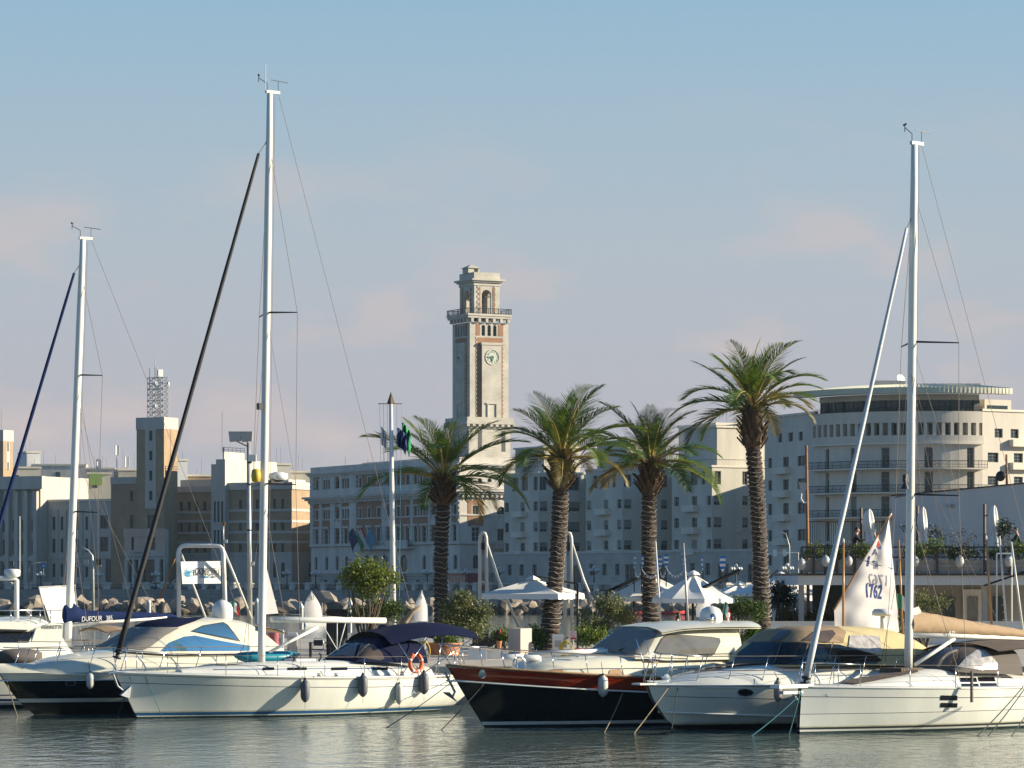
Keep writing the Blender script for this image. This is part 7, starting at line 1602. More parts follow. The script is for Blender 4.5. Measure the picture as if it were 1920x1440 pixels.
# plain poles
def pole(label, x0, y0, x1, y1, Y, r, m, name='mooring_pole', cat='pole', cap=None, rt=None):
    A = P(x1, y1, Y); t = thing(name, label, cat, A); q = MB(); q.tube([(0, 0, 0), P(x0, y0, Y)-A], [r, rt or r*.8], 10); q.build('shaft', m, t, smooth=True)
    if cap: q = MB(); q.lathe([(r*.8, -.08), (r*.9, 0), (r*.5, .07), (.005, .1)], P(x0, y0, Y)-A, 10); q.build('cap', cap, t, smooth=True)
    return t
pole('thin white pole leaning before the third palm trunk', 1229, 1015, 1242, 1216, 133, .045, M_whitepole); pole('grey metal pole in front of the round parasol', 1281, 1018, 1293, 1216, 131, .055, M_greypole)
pole('varnished wooden dinghy mast in front of the small sail', 1581.5, 1014, 1581, 1216, 131, .052, M_woodmast, 'dinghy_mast', 'mast', M_fw); pole('wooden mast left of the right yacht mast', 1685, 1012, 1694, 1214, 133, .045, M_woodmast, 'dinghy_mast', 'mast'); pole('wooden mast right of the tan sail cover', 1849, 1008, 1862, 1214, 130, .05, M_woodmast, 'dinghy_mast', 'mast', M_fw)
pole('white dinghy mast second from the right edge', 1874, 1005, 1890, 1214, 130, .045, M_whitepole, 'dinghy_mast', 'mast'); pole('white dinghy mast nearest the right edge', 1896, 1016, 1922, 1214, 130, .05, M_whitepole, 'dinghy_mast', 'mast'); pole('rusty tall lamp pole at the corner of the terrace', 1512, 835, 1516, 1180, 158, .085, M_rustpole, 'lamp_pole', 'pole'); pole('short rusty pole with a speaker above the white wall', 1887, 852, 1888, 912, 170, .07, M_rustpole, 'lamp_pole', 'pole')
A = P(1506, 911, 157.5); t = thing('floodlight', 'square floodlight fixed to the rusty lamp pole', 'lamp', A); q = MB(); q.prism([P(x, y, 157.3)-A for x, y in ((1499, 904), (1512, 905), (1513, 918), (1501, 919))], (0, .3, 0)); q.build('housing', M_greypole, t); q = MB(); q.tube([P(1503, 925, 157.3)-A, P(1502, 935, 157.3)-A, P(1507, 943, 157.3)-A, P(1513, 942, 157.3)-A], .04, 6); q.build('bracket', M_whitep, t)
A = P(1878, 893, 169.5); t = thing('horn_speaker', 'round black horn speaker above the white wall', 'speaker', A); q = MB(); q.lathe([(.05, -.25), (.1, -.05), (.26, .1), (.27, .14)], (0, 0, 0), 16, axis=(-.5, -.8, 0)); q.build('horn', M_blk, t, smooth=True)
# channel markers / piles
for x, y0, y1, Y, lab in ((656, 1120, 1163, 210, 'white capped mooring pile left of the first little sail'), (279, 1122, 1147, 250, 'white capped mooring pile near the white club gantry'), (482, 1121, 1150, 260, 'white capped mooring pile by the big left mast'), (565, 1130, 1160, 240, 'slim white pile between mast and little sail')):
    A = P(x, y1, Y); k = Y/FOC; t = thing('mooring_pile', lab, 'pile', A); h = (y1-y0)*k; rr = 4.2*k; q = MB(); q.lathe([(rr, -.8), (rr, h*.68)], n=14); q.build('shaft', M_greypole, t, smooth=40); q = MB(); q.lathe([(rr*1.12, h*.68), (rr*1.12, h*.75), (.01, h)], n=14); q.build('cap', M_whitep, t, smooth=40)
# ------------------------------------------------------------------ little sails: optimist dinghies
def optimist(label, px, yb, yt, w, Y, lean=0.0, mark=None):
    A = P(px, yb+8, Y); A.z = 0.0; t = thing('sailing_dinghy', label, 'dinghy', A, .55, 'small sailing dinghies'); k = Y/FOC
    q = MB(); L_ = 1.15; q.prism([(-L_, -.5, .38), (L_, -.5, .38), (L_*.9, -.4, -.1), (-L_*.85, -.4, -.1)], (0, 1.0, 0)); q.build('hull', M_whitep, t)
    z0 = ZY(yb, Y); z1 = ZY(yt, Y); hw = w*k/2/.85; q = MB(); rows = []
    for i in range(9):
        s = i/8; ww = scurve([(0, 1.0), (.35, .98), (.6, .72), (.85, .3), (1, .03)], s); cx = lean*s*hw
        rows.append([Vector((cx+hw*ww*u_, -.22*(1-u_*u_)*(1-s*.5), lerp(z0, z1, s))) for u_ in (-1, -.6, -.2, .2, .6, 1)])
    q.grid(rows); q.build('sail', M_sail, t, smooth=True)
    q = MB(); q.tube([(hw*.98, 0, .2), (hw*.95, 0, lerp(z0, z1, .55))], .04, 6); q.build('mast', M_greypole, t); q = MB(); q.tube([(hw*.95, .02, lerp(z0, z1, .2)), tuple(rows[8][2])], .03, 6); q.build('sprit', M_greypole, t)
    if mark: lettering(mark, 11*k, M_ink, t, Vector((A.x-hw*.1+lean*.4*hw+.1, A.y-.32, lerp(z0, z1, .74))), (1, .6, 0), (0, 0, 1), 'sail_mark')
    return t
optimist('small white dinghy sail left of the bright little tree', 588, 1158, 1108, 32, 300, -.3, 'O'); optimist('small white dinghy sail numbered 9 left of the short palm', 788.5, 1165, 1106, 26, 290, .1, '9'); optimist('small white dinghy sail under the round parasol', 1321, 1157, 1115, 32, 300, -.2)
# rowing boats with people far off would be specks: one red inflatable
A = P(1258, 1137, 395); A.z = 0; t = thing('red_inflatable', 'small red inflatable boat on the water under the round parasol', 'boat', A); q = MB(); q.tube([(-1.3, -.4, .25), (1.0, -.45, .25), (1.5, 0, .35), (1.0, .45, .25), (-1.3, .4, .25)], .22, 8); q.build('tube', M_red, t, smooth=True); q = MB(); q.box((-1.2, -.3, .1), (1, .3, .2)); q.build('floor', M_blk, t)
A = P(1193, 1134, 395); A.z = 0; t = thing('red_inflatable', 'small red dinghy left of the third palm trunk', 'boat', A); q = MB(); q.tube([(-.8, -.4, .25), (.7, -.45, .25), (1.1, 0, .35), (.7, .45, .25), (-.8, .4, .25)], .2, 8); q.build('tube', M_red, t, smooth=True); q = MB(); q.box((-.7, -.3, .1), (.7, .3, .2)); q.build('floor', M_blk, t)
# white panel (sign cloth) behind the left mast
A = P(110, 1168, 120); t = thing('white_banner', 'blank white cloth panel behind the leftmost yacht mast', 'banner', A); q = MB(); rows = []
for i in range(9):
    s = i/8; a, c = P(lerp(72, 140, s), lerp(1102, 1098, s), 119+2*s)-A, P(lerp(95, 150, s), 1168, 119.5+2*s)-A; rows.append([a.lerp(c, j/6)+Vector((0, .06*math.sin(i*1.1+j*.5), 0)) for j in range(7)])
q.grid(rows); q.build('cloth', M_fw, t, smooth=True); q = MB(); q.tube([P(72, 1101, 119)-A, P(141, 1097.5, 121)-A], .025, 6); q.tube([P(73, 1102, 119)-A, P(95, 1200, 119.5)-A], .025, 6); q.tube([P(140, 1098, 121)-A, P(152, 1200, 121.5)-A], .025, 6); q.build('frame', M_greypole, t)

# ------------------------------------------------------------------ small sail dinghy with sail ITA 1762, parked on the pier
Ys = 134; A = foot(1630, Ys); t = thing('sail_dinghy', 'dinghy with crumpled white sail lettered ITA 1762 parked on the pier', 'dinghy', A)
SY = lambda x: Ys+(x-1625)*.015
pk, tk, cl = P(1667, 970, SY(1667)), P(1564, 1143, SY(1564)), P(1686, 1186, SY(1686)); low = P(1566, 1190, SY(1566))
def sp(u, v):
    """u across luff->leech, v bottom->top"""
    l = low.lerp(tk, min(1, v/.18)) if v < .18 else tk.lerp(pk, (v-.18)/.82); rr = cl.lerp(pk, v); p = l.lerp(rr, u); rip = .05*math.sin(9*u+7*v)+.03*math.sin(23*u*(1-v)-11*v)*(.4+v*(1-v))+.025*math.sin(31*v+5*u); return p-A+Vector((0, -.28*math.sin(math.pi*u)*(1-v*.6)+rip, .02*math.sin(14*u)))
q = MB(); q.grid([[sp(i/26, j/34) for i in range(27)] for j in range(35)]); q.build('sail', M_sail, t, smooth=True); SB = BVHTree.FromPolygons([tuple(v) for v in q.v], q.f); DS = Vector((-.57, .82, 0))
q = MB(); q.tube([tk-A, pk-A+(pk-tk).normalized()*.12], .038, 8); q.build('gaff', M_woodmast, t, smooth=True); q = MB(); q.lathe([(.04, 0), (.04, .08), (.01, .12)], pk-A+(pk-tk).normalized()*.1, 8, axis=(pk-tk)); q.build('gaff_tip', M_whitep, t)
M_sblue = mat('sail_number_blue', (.02, .06, .25), .7, var=.1); M_ghost = mat('reverse_number', (.40, .40, .47), .8, var=.05)
def onsail(px, py): return P(px, py, SY(px)-.42)
rt = (1, .69, -.10)
press(lettering('1762', .78, M_sblue, t, onsail(1643, 1110), rt, (0, 0, 1), 'sail_number', sx=.62, bold=.018), SB, DS)
press(lettering('I', .56, M_sblue, t, onsail(1634, 1053), rt, (0, 0, 1), 'sail_letter', shear=.25, bold=.02), SB, DS)
press(lettering('TA', .46, M_sblue, t, onsail(1648, 1060), rt, (0, 0, 1), 'sail_letter', sx=.42, bold=.01), SB, DS)
press(lettering('A', .40, M_sblue, t, onsail(1648, 1036), rt, (0, 0, 1), 'sail_letter'), SB, DS)
press(lettering('1762', .62, M_ghost, t, onsail(1652, 1088), (-1, -.69, .10), (0, 0, 1), 'reverse_number', sx=.9), SB, DS)
q = MB()
q.prism([onsail(1651, 1025)-A, onsail(1656, 1013)-A, onsail(1657, 1022)-A, onsail(1653, 1027)-A], (0, .01, 0))
press(q.build('class_emblem', M_fr, t), SB, DS)
q = MB()
q.prism([onsail(1653, 1028.5)-A, onsail(1657.5, 1022)-A, onsail(1658, 1030)-A], (0, .01, 0))
press(q.build('class_emblem', M_sblue, t), SB, DS)
q = MB(); q.tube([sp(.02, .62)+Vector((0, -.05, 0)), sp(.5, .58)+Vector((0, -.05, 0)), sp(.98, .55)+Vector((0, -.05, 0))], .012, 5); q.build('batten_seam', M_ink, t)
q = MB(); rows = []
for i in range(13):
    s = i/12*2-1; w = .62*(1-abs(s)**3*.75); rows.append([Vector((s*1.7, w*math.cos(a), .45+.38*math.sin(a)) if math.sin(a) < 0 else Vector((s*1.7, w*math.cos(a), .45))) if False else Vector((s*1.7, w*math.cos(a), .48+(.4 if math.sin(a) < 0 else .05)*math.sin(a))) for a in [2*math.pi*k/12 for k in range(12)]])
q.grid(rows, closed=True); q.build('hull', M_whitep, t, smooth=True)

# ------------------------------------------------------------------ parasols
def parasol_open(label, apex, Y, half, rot, n, drop, val, mast_px, beam=None, m=None, group='open parasols on the pier'):
    A = P(apex[0], apex[1], Y); G = Vector((A.x, A.y, PZ)); mp = PX(mast_px, Y, PZ); t = thing('parasol', label, 'parasol', mp, 0, group); o = A-mp; q = MB()
    ring = [Vector((half*math.cos(rot+2*math.pi*i/n), half*math.sin(rot+2*math.pi*i/n), -drop)) for i in range(n)]
    K = 6
    for i in range(n):
        a, c = ring[i], ring[(i+1) % n]; rows = []
        for j in range(7):
            s = j/6; rows.append([o+(a.lerp(c, k/K))*s*1.0+Vector((0, 0, drop*s))*1.0-Vector((0, 0, drop*s))+Vector((0, 0, -.16*math.sin(math.pi*s)*math.sin(math.pi*k/K)*(.9 if n == 4 else .5))) for k in range(K+1)])
        q = MB(); q.grid(rows); q.build('canopy_panel', m or M_canvas, t, smooth=True)
        q = MB(); q.grid([[o+a.lerp(c, k/(K*2)) for k in range(K*2+1)], [o+a.lerp(c, k/(K*2))*1.01+Vector((0, 0, -val-.02*math.sin(k*2.4))) for k in range(K*2+1)]]); q.build('valance', m or M_canvas, t, smooth=True)
        q = MB(); q.tube([o+Vector((0, 0, -.05)), o+a-Vector((0, 0, .04))], .018, 5); q.build('rib', M_blackmetal, t)
    q = MB(); q.lathe([(.28 if n > 4 else .36, -.10), (.2, .0), (.03, .08)], o+Vector((0, 0, .06)), n); q.build('vent_cap', m or M_canvas, t)
    q = MB(); q.tube([(0, 0, 0), Vector((0, 0, o.z-drop*.35))], .05, 8); q.build('post', M_blackmetal, t, smooth=True)
    q = MB(); q.box((-.4, -.4, 0), (.4, .4, .08)); q.build('base', M_conc, t)
    if beam:
        q = MB(); b0, b1 = P(*beam[0], Y-half*.55)-mp, P(*beam[1], Y-half*.1)-mp; dv = (b1-b0).normalized(); q.tube([b0, b1], .075, 4); q.build('arm', M_blackmetal, t)
        q = MB(); q.tube([b0, Vector((b0.x+.1, b0.y, 0))], .07, 4); q.build('arm_post', M_blackmetal, t)
    else:
        q = MB(); q.tube([Vector((0, 0, o.z-drop*.35)), o+Vector((0, 0, .12)), o+Vector((0, 0, -.1))], .045, 6); q.build('arm', M_blackmetal, t)
    return t
parasol_open('large square ivory parasol between the first two palms', (1000, 1085), 137, 2.35, rad(205), 4, .62, .22, 1083)
parasol_open('ivory parasol half hidden by the third palm', (1222, 1078), 141, 2.05, rad(15), 8, .95, .16, 1188, ((1138, 1110), (1212, 1076)))
parasol_open('round ivory parasol with black cantilever arm right of the third palm', (1300, 1076), 134, 1.72, rad(12), 8, 1.0, .17, 1299, ((1286, 1118), (1387, 1069)))
parasol_open('low pale parasol left of the tallest palm', (1386, 1095), 158, 1.7, rad(10), 8, .45, .12, 1384); parasol_open('pale parasol right of the tallest palm', (1464, 1077), 168, 2.0, rad(20), 8, .6, .14, 1470, ((1432, 1092), (1458, 1070)))
parasol_open('shaded pale parasol under the terrace edge, nearer the yacht jib', (1520, 1094), 172, 1.5, rad(35), 4, .5, .12, 1528); parasol_open('shaded pale parasol under the terrace edge, farther left', (1492, 1106), 178, 1.5, rad(20), 4, .45, .12, 1490)
# decorative oars with bulb garland
M_oarb = mat('oar_blue', (.01, .13, .38), .5, var=.1)
def oar(px, y0, y1, yb, w, lab, curve_=0.0):
    Y = 137; A = P(px, yb, Y); k = Y/FOC; t = thing('painted_oar', lab, 'oar', A, 0, 'painted oars on poles above the parasols'); q = MB(); q.tube([(0, 0, 0), (0, 0, (yb-y1)*k)], .025, 6); q.build('shaft', M_blackmetal, t)
    h = (y1-y0)*k; b0 = (yb-y1)*k; W_ = w*k/2; n = 6
    for i in range(n):
        q = MB(); rows = []
        for j in range(4):
            s = (i+j/3)/n; ww = W_*scurve([(0, .25), (.25, .85), (.6, 1), (1, .9)], s); cx = curve_*k*math.sin(s*math.pi*.9); rows.append([Vector((cx-ww, -.015, b0+h*s)), Vector((cx+ww, -.015, b0+h*s)), Vector((cx+ww, .015, b0+h*s)), Vector((cx-ww, .015, b0+h*s))])
        q.grid(rows, closed=True); q.add(rows[0], [(0, 1, 2, 3)]); q.add(rows[-1], [(3, 2, 1, 0)]); q.build('blade_stripe', M_oarb if i % 2 else M_fw, t)
    return P(px, y1, Y)
tips = []
for a in ((1189, 1040, 1066, 1110, 3, 'thin edge-on striped oar, leftmost of the row', 2), (1203, 1041, 1067, 1110, 4, 'thin edge-on striped oar second from left', 2), (1237, 1042, 1068, 1110, 7, 'striped oar just right of the third palm trunk', 1), (1249, 1039, 1065, 1100, 9, 'broad striped oar between the third palm and the round parasol', 0), (1283, 1043, 1068, 1095, 7, 'striped oar behind the grey metal pole', 0), (1318, 1043, 1070, 1095, 3, 'thin edge-on striped oar right of the round parasol top', -2), (1355, 1042, 1072, 1130, 11, 'broad striped oar, rightmost of the row', 0)): tips.append(oar(*a))
gl_ = thing('bulb_garland', 'string of small bulbs slung between the painted oars', 'lights', tips[0]); q = MB()
for a, c in zip(tips[:-1], tips[1:-1]):
    q.tube([a.lerp(c, i/8)-Vector((0, 0, .3*4*(i/8)*(1-i/8)))-tips[0] for i in range(9)], .014, 4)
q.build('cable', M_fw, gl_)
bm_ = MB(); bm_.lathe([(.01, -.09), (.035, -.06), (.03, -.02), (.015, 0)], n=8); bme = bm_.mesh('bulb', M_fw, True)
for a, c in zip(tips[:-1], tips[1:-1]):
    for i in range(1, 6): p = a.lerp(c, i/6)-Vector((0, 0, .3*4*(i/6)*(1-i/6)))-tips[0]; inst('bulb', bme, gl_, p)

# ------------------------------------------------------------------ things standing on the quay edge
M_marble = mat('pale_stone_block', (.40, .35, .30), .7, var=.12, vs=2)
Yb = 126
A = foot(975, Yb); t = thing('stone_block', 'square beige stone block pedestal on the quay edge', 'pedestal', A); k = Yb/FOC; q = MB()
c = [P(953, 1225, Yb), P(976, 1228, Yb-.9), P(997, 1225, Yb)]; d = (c[2]-c[1])*1.0; e = (c[0]-c[1]); pz_ = ZY(1178, Yb)-PZ; b0 = Vector((c[1].x, c[1].y, PZ)); ex, ey = Vector((c[2].x-c[1].x, .9, 0)), Vector((c[0].x-c[1].x, .9, 0)); q.prism([b0-A, b0+ex-A, b0+ex+ey-A, b0+ey-A], (0, 0, pz_)); q.build('block', M_marble, t)
def pedestal(label, px, y0, y1, w, Y, m=None):
    A = P(px, y1, Y); k = Y/FOC; h = (y1-y0)*k; w = w*k; t = thing('service_pedestal', label, 'pedestal', A); q = MB(); q.box((-w/2, -w/2, 0), (w/2, w/2, h*.88)); q.build('cabinet', m or M_whitep, t); q = MB(); q.box((-w*.58, -w*.58, h*.88), (w*.58, w*.58, h*.94)); q.box((-w*.5, -w*.5, h*.94), (w*.5, w*.5, h)); q.build('cap', M_whitep, t); q = MB(); q.box((-w*.3, -w/2-.02, h*.45), (w*.3, -w/2, h*.75)); q.build('socket_panel', M_greypole, t); return t
pedestal('white shore power pedestal with yellow hose near the leaning palm', 1046, 1190, 1232, 20, 126); pedestal('white shore power pedestal behind the navy bimini', 785, 1189, 1240, 24, 124); pedestal('white shore power pedestal near the pink cloth', 525, 1181, 1240, 14, 124); pedestal('second white pedestal right of the pink cloth', 548, 1186, 1240, 18, 125, M_greypole)
def hose(label, px, py, rx, ry, Y, turns=4):
    A = P(px, py, Y); k = Y/FOC; t = thing('hose_coil', label, 'hose', A); r = random.Random(int(px))
    for j in range(turns):
        q = MB(); q.tube([(rx*k*math.cos(a)*(1-.08*j)+.02*j, -.03*j, ry*k*math.sin(a)*(1-.05*j)) for a in [2*math.pi*i/24 for i in range(24)]], .022, 6, closed=True); q.build('loop', M_yellow, t, smooth=True)
hose('coiled yellow hose near the leaning palm', 1061, 1217, 12, 15, 125.5); hose('coiled yellow hose hanging by the big terracotta pot', 795, 1222, 11, 20, 123.5)
# red trough planter, small sign, dark panel, drapes, furniture
A = foot(1100, 130); t = thing('planter_trough', 'dark red trough planter right of the yellow hose', 'planter', A); q = MB(); q.prism([P(1078, 1216, 129.5)-A, P(1122, 1216, 129.5)-A, P(1112, 1240, 129.5)-A, P(1086, 1240, 129.5)-A], (0, .7, 0)); q.build('trough', M_red, t)
A = P(1075, 1222, 128); t = thing('warning_sign', 'small white sign with a red circle on a post by the leaning palm', 'sign', A); q = MB(); q.tube([(0, .02, 0), (0, .02, (1222-1183)/FOC*128)], .02, 6); q.build('post', M_greypole, t); q = MB(); q.box(P(1068.5, 1199, 128)-A, P(1081, 1183, 128)-A+Vector((0, -.02, 0))); q.build('plate', M_whitep, t)
q = MB(); c = P(1074.7, 1188.5, 127.9)-A; q.tube([c+Vector((.085*math.cos(2*math.pi*i/18), 0, .085*math.sin(2*math.pi*i/18))) for i in range(18)], .011, 5, closed=True); q.build('ring', M_fr, t); lettering('1', .11, M_ink, t, P(1074.7, 1188.5, 127.85), (1, 0, 0), (0, 0, 1), 'numeral')
q = MB(); q.box(P(1069.5, 1198.5, 127.9)-A, P(1080, 1195, 127.9)-A+Vector((0, -.01, 0))); q.build('red_band', M_fr, t)
A = foot(630, 129); t = thing('dark_screen', 'tall dark timber screen behind the boom of the left yacht', 'screen', A); q = MB()
for i in range(9): q = MB(); x0, x1 = lerp(612, 652, i/9), lerp(612, 652, (i+.92)/9); a, c = P(x0, 1142, 129)-A, P(x1, 1142, 129)-A; q.box((a.x, -.04, 0), (c.x, .04, a.z)); q.build('board', mat('dark_timber', (.018, .012, .009), .8, var=.3), t)
q = MB(); a, c = P(611, 1150, 129.1)-A, P(653, 1150, 129.1)-A; q.box((a.x, .045, a.z), (c.x, .1, a.z+.1)); q.box((a.x, .045, .3), (c.x, .1, .4)); q.build('batten', M_blk, t)
A = foot(768, 131); t = thing('driftwood', 'bleached driftwood trunk leaning beside the small numbered sail', 'driftwood', A)
for pts, r_ in (([(752, 1200), (760, 1165), (772, 1148), (788, 1137)], .13), ([(756, 1172), (766, 1156), (768, 1146)], .09), ([(748, 1175), (754, 1160), (750, 1150)], .06)): q = MB(); q.tube([P(x, y, 131)-A for x, y in pts], [r_, r_*.9, r_*.75, r_*.5][:len(pts)], 8); q.build('limb', mat('bleached_wood', (.30, .22, .15), .9, var=.3, vs=5), t, smooth=True)
A = foot(514, 124); t = thing('folded_cloth', 'faded pink tarpaulin heap behind the left yacht mast', 'tarpaulin', A); q = MB(); rows = []
for i in range(13):
    z = (1240-lerp(1240, 1192, i/12))/FOC*124; w = .32*(1-.3*i/12); rows.append([Vector((w*math.cos(a)*(1+.12*math.sin(5*a+i)), .25*math.sin(a), z)) for a in [2*math.pi*k/16 for k in range(16)]])
q.grid(rows, closed=True); q.add(rows[-1], [tuple(range(16))]); q.build('cloth', mat('faded_pink', (.42, .12, .12), .9, var=.2, bump=.6, bs=5), t, smooth=True)
def chair(label, px, y1, Y, m):
    A = P(px, y1, Y); t = thing('bistro_chair', label, 'chair', A, 0, 'chairs on the quay'); q = MB(); q.box((-.22, -.2, .42), (.22, .2, .46)); q.build('seat', m, t)
    for x in (-.2, .2):
        for y in (-.18, .18): q = MB(); q.tube([(x, y, 0), (x, y, .43)], .014, 6); q.build('leg', M_chrome, t)
    q = MB(); q.tube([(-.2, .18, .45), (-.2, .2, .72), (-.12, .2, .86), (.12, .2, .86), (.2, .2, .72), (.2, .18, .45)], .015, 6); q.build('back_frame', M_chrome, t, smooth=True); q = MB(); q.box((-.17, .19, .58), (.17, .21, .8)); q.build('backrest', m, t); return t
chair('bistro chair with round steel back behind the left yacht boom', 596, 1240, 124, M_blk); chair('bistro chair left of the grey table', 655, 1240, 124, M_greycloth)
def table(label, px, y0, y1, w, Y, m):
    A = P(px, y1, Y); k = Y/FOC; t = thing('table', label, 'table', A); h = (y1-y0)*k; W_ = w*k/2; q = MB(); q.box((-W_, -.35, h-.04), (W_, .35, h)); q.build('table_top', m, t)
    for x in (-1, 1):
        for y in (-1, 1): q = MB(); q.box((x*W_*.9-.03, y*.3-.03, 0), (x*W_*.9+.03, y*.3+.03, h-.04)); q.build('leg', M_blk, t)
table('low dark table with cloth behind the left yacht', 600, 1204, 1240, 40, 125, M_greycloth); table('grey bench table behind the left yacht sprayhood', 750, 1212, 1240, 40, 124, M_whitep)
A = foot(722, 125); t = thing('covered_barbecue', 'black wrapped barbecue under a cover behind the navy bimini', 'barbecue', A); q = MB(); rows = []
for i in range(11): s = i/10; w = .45*(1-.45*s*s); rows.append([Vector((w*math.cos(a)*(1+.1*math.sin(4*a+i)), .35*math.sin(a), s*1.25)) for a in [2*math.pi*k/16 for k in range(16)]])
q.grid(rows, closed=True); q.add(rows[-1], [tuple(range(16))]); q.build('cover', M_blackcloth, t, smooth=True)
for i, (px_, w_, y_, lab) in enumerate(((895, 34, 1212, 'white bench cushion box on the quay, leftmost'), (925, 26, 1216, 'white bench cushion box on the quay next to the terracotta vase'), (940, 24, 1222, 'grey low box in front of the stone block'))):
    A = foot(px_, 122+i); t = thing('quay_box', lab, 'box', A, 0, 'boxes along the quay edge'); k = (122+i)/FOC; h = ZY(y_, 122+i)-PZ; q = MB(); q.box((-w_*k/2, -.3, 0), (w_*k/2, .3, h-.06)); q.build('body', M_whitep if i < 2 else M_greypole, t); q = MB(); q.box((-w_*k/2-.03, -.33, h-.06), (w_*k/2+.03, .33, h)); q.build('lid', M_whitep, t)
pot('small round terracotta vase on the quay box', 936, 1202, 1216, 10, 122, None, 'vase')
A = foot(915, 130); t = thing('scooter', 'dark parked scooter seen between the shrubs', 'scooter', A)
for x in (-.5, .5): q = MB(); q.tube([(x+.2*math.cos(a), 0, .22+.2*math.sin(a)) for a in [2*math.pi*i/16 for i in range(16)]], .06, 8, closed=True); q.build('wheel', M_blk, t, smooth=True)
q = MB(); q.prism([(-.6, -.14, .35), (.1, -.14, .3), (.35, -.14, .45), (.45, -.14, .95), (.35, -.14, .98), (.2, -.14, .55), (0, -.14, .7), (-.65, -.14, .72)], (0, .28, 0)); q.build('body', M_blackhull, t); q = MB(); q.box((-.6, -.13, .72), (0, .13, .82)); q.build('seat', M_blk, t); q = MB(); q.tube([(.4, -.3, 1.02), (.42, 0, 1.0), (.4, .3, 1.02)], .02, 6); q.build('handlebar', M_chrome, t); q = MB(); q.lathe([(.08, 0), (.06, .04)], (.47, 0, .9), 10, axis=(1, 0, 0)); q.build('headlight', M_fr, t)
# low white wall at the back of the quay on the right
A = PX(1440, 150, PZ); t = thing('low_wall', 'low white boundary wall behind the express cruiser canvas', 'wall', A); q = MB(); q.box((0, 0, 0), (20, .25, ZY(1167, 150)-PZ)); q.build('wall', M_whitep, t); q = MB(); q.box((-.05, -.05, ZY(1167, 150)-PZ), (20, .3, ZY(1165, 150)-PZ)); q.build('coping', M_whitep, t)
# ------------------------------------------------------------------ club house with roof terrace (right)
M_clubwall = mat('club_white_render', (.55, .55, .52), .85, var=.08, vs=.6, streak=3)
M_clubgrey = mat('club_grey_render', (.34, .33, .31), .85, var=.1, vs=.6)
M_plank = mat('weathered_plank', (.30, .285, .26), .85, var=.25, vs=4, streak=.3)
M_rail = mat('brown_steel_rail', (.055, .045, .04), .6, .2, var=.15)
Yc = 152.0; A = PX(1500, Yc, PZ); t = thing('club_house', 'white club house with planted roof terrace at right', 'building', A); ZC = lambda y, Y=Yc: ZY(y, Y)-PZ; XC = lambda x, Y=Yc: (x-CXP)/FOC*Y-A.x
q = MB(); q.box((XC(1497), 0, ZC(1097)), (XC(2080), 14, ZC(1079))); q.build('terrace_slab', M_clubwall, t)
q = MB(); q.box((XC(1497)-.02, -.12, ZC(1079)), (XC(2080), 14, ZC(1074.5))); q.build('slab_edge', M_rail, t)
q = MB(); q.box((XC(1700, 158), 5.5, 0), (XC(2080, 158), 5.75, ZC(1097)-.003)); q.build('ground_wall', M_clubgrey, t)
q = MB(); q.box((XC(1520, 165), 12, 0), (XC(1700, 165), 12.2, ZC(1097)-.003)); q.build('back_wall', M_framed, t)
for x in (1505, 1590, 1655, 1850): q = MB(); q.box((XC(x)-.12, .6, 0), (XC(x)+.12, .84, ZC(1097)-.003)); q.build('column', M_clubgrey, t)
# ground floor door and windows
d0 = 157.4
q = MB(); q.box((XC(1805, d0), 5.3, 0), (XC(1843, d0), 5.48, ZC(1105, d0))); dr = q.build('door', M_whitep, t)
for a, c, y0, y1 in ((1813, 1833, 1118, 1180), ): q = MB(); q.box((XC(a, d0), 5.24, ZC(y1, d0)), (XC(c, d0), 5.29, ZC(y0, d0))); q.build('pane', M_sideglass, dr)
q = MB(); q.box((XC(1760, d0), 5.3, ZC(1165, d0)), (XC(1790, d0), 5.45, ZC(1118, d0))); q.build('window', M_tint, t)
q = MB(); q.box((XC(1862, d0), 5.3, 0), (XC(1884, d0), 5.45, ZC(1118, d0))); q.build('dark_doorway', M_framed, t)
# upper white wall with sloping top
Yw = 164.0; q = MB(); pts = [(1680, 1079), (1673, 928), (1800, 916.5), (2080, 890), (2080, 1079)]; q.prism([(XC(x, Yw), 12, ZC(y, Yw)) for x, y in pts], (0, .4, 0)); q.build('upper_wall', M_clubwall, t)
q = MB(); q.prism([(XC(x, Yw), 11.95, ZC(y, Yw)) for x, y in ((1671, 928), (1800, 916), (2080, 889.5), (2080, 892), (1800, 918.5), (1671, 930.5))], (0, .5, 0)); q.build('wall_coping', M_rail, t)
q = MB(); q.box((XC(1776, Yw), 11.9, ZC(951, Yw)), (XC(1790, Yw), 12.0, ZC(945, Yw))); q.build('vent', M_clubgrey, t)
# balustrade: rails, posts, planter boxes
q = MB()
for y in (1026, 1045): q.box((XC(1503), -.04, ZC(y)-.04), (XC(2080), .04, ZC(y)+.04))
q.build('hand_rail', M_rail, t)
xs = [1503, 1526, 1547, 1569, 1602, 1652, 1700, 1757, 1845, 1892, 1940]
for x in xs: q = MB(); q.box((XC(x)-.05, -.05, ZC(1074.5)), (XC(x)+.05, .05, ZC(1026))); q.build('post', M_rail, t)
for a, c in ((1606, 1648), (1684, 1755), (1760, 1842), (1850, 1890), (1896, 1990), (1508, 1545), (1552, 1600)):
    for j in range(3):
        q = MB(); z0, z1 = ZC(1072), ZC(1049); q.box((XC(a), .1, lerp(z0, z1, j/3)), (XC(c), .18, lerp(z0, z1, (j+.93)/3))); q.build('planter_plank', M_plank, t)
    q = MB(); q.box((XC(a), .181, ZC(1073)), (XC(c), .7, ZC(1050))); q.build('planter_box', M_plank, t)
q = MB(); z0, z1 = ZC(1068, 160), ZC(978, 160)
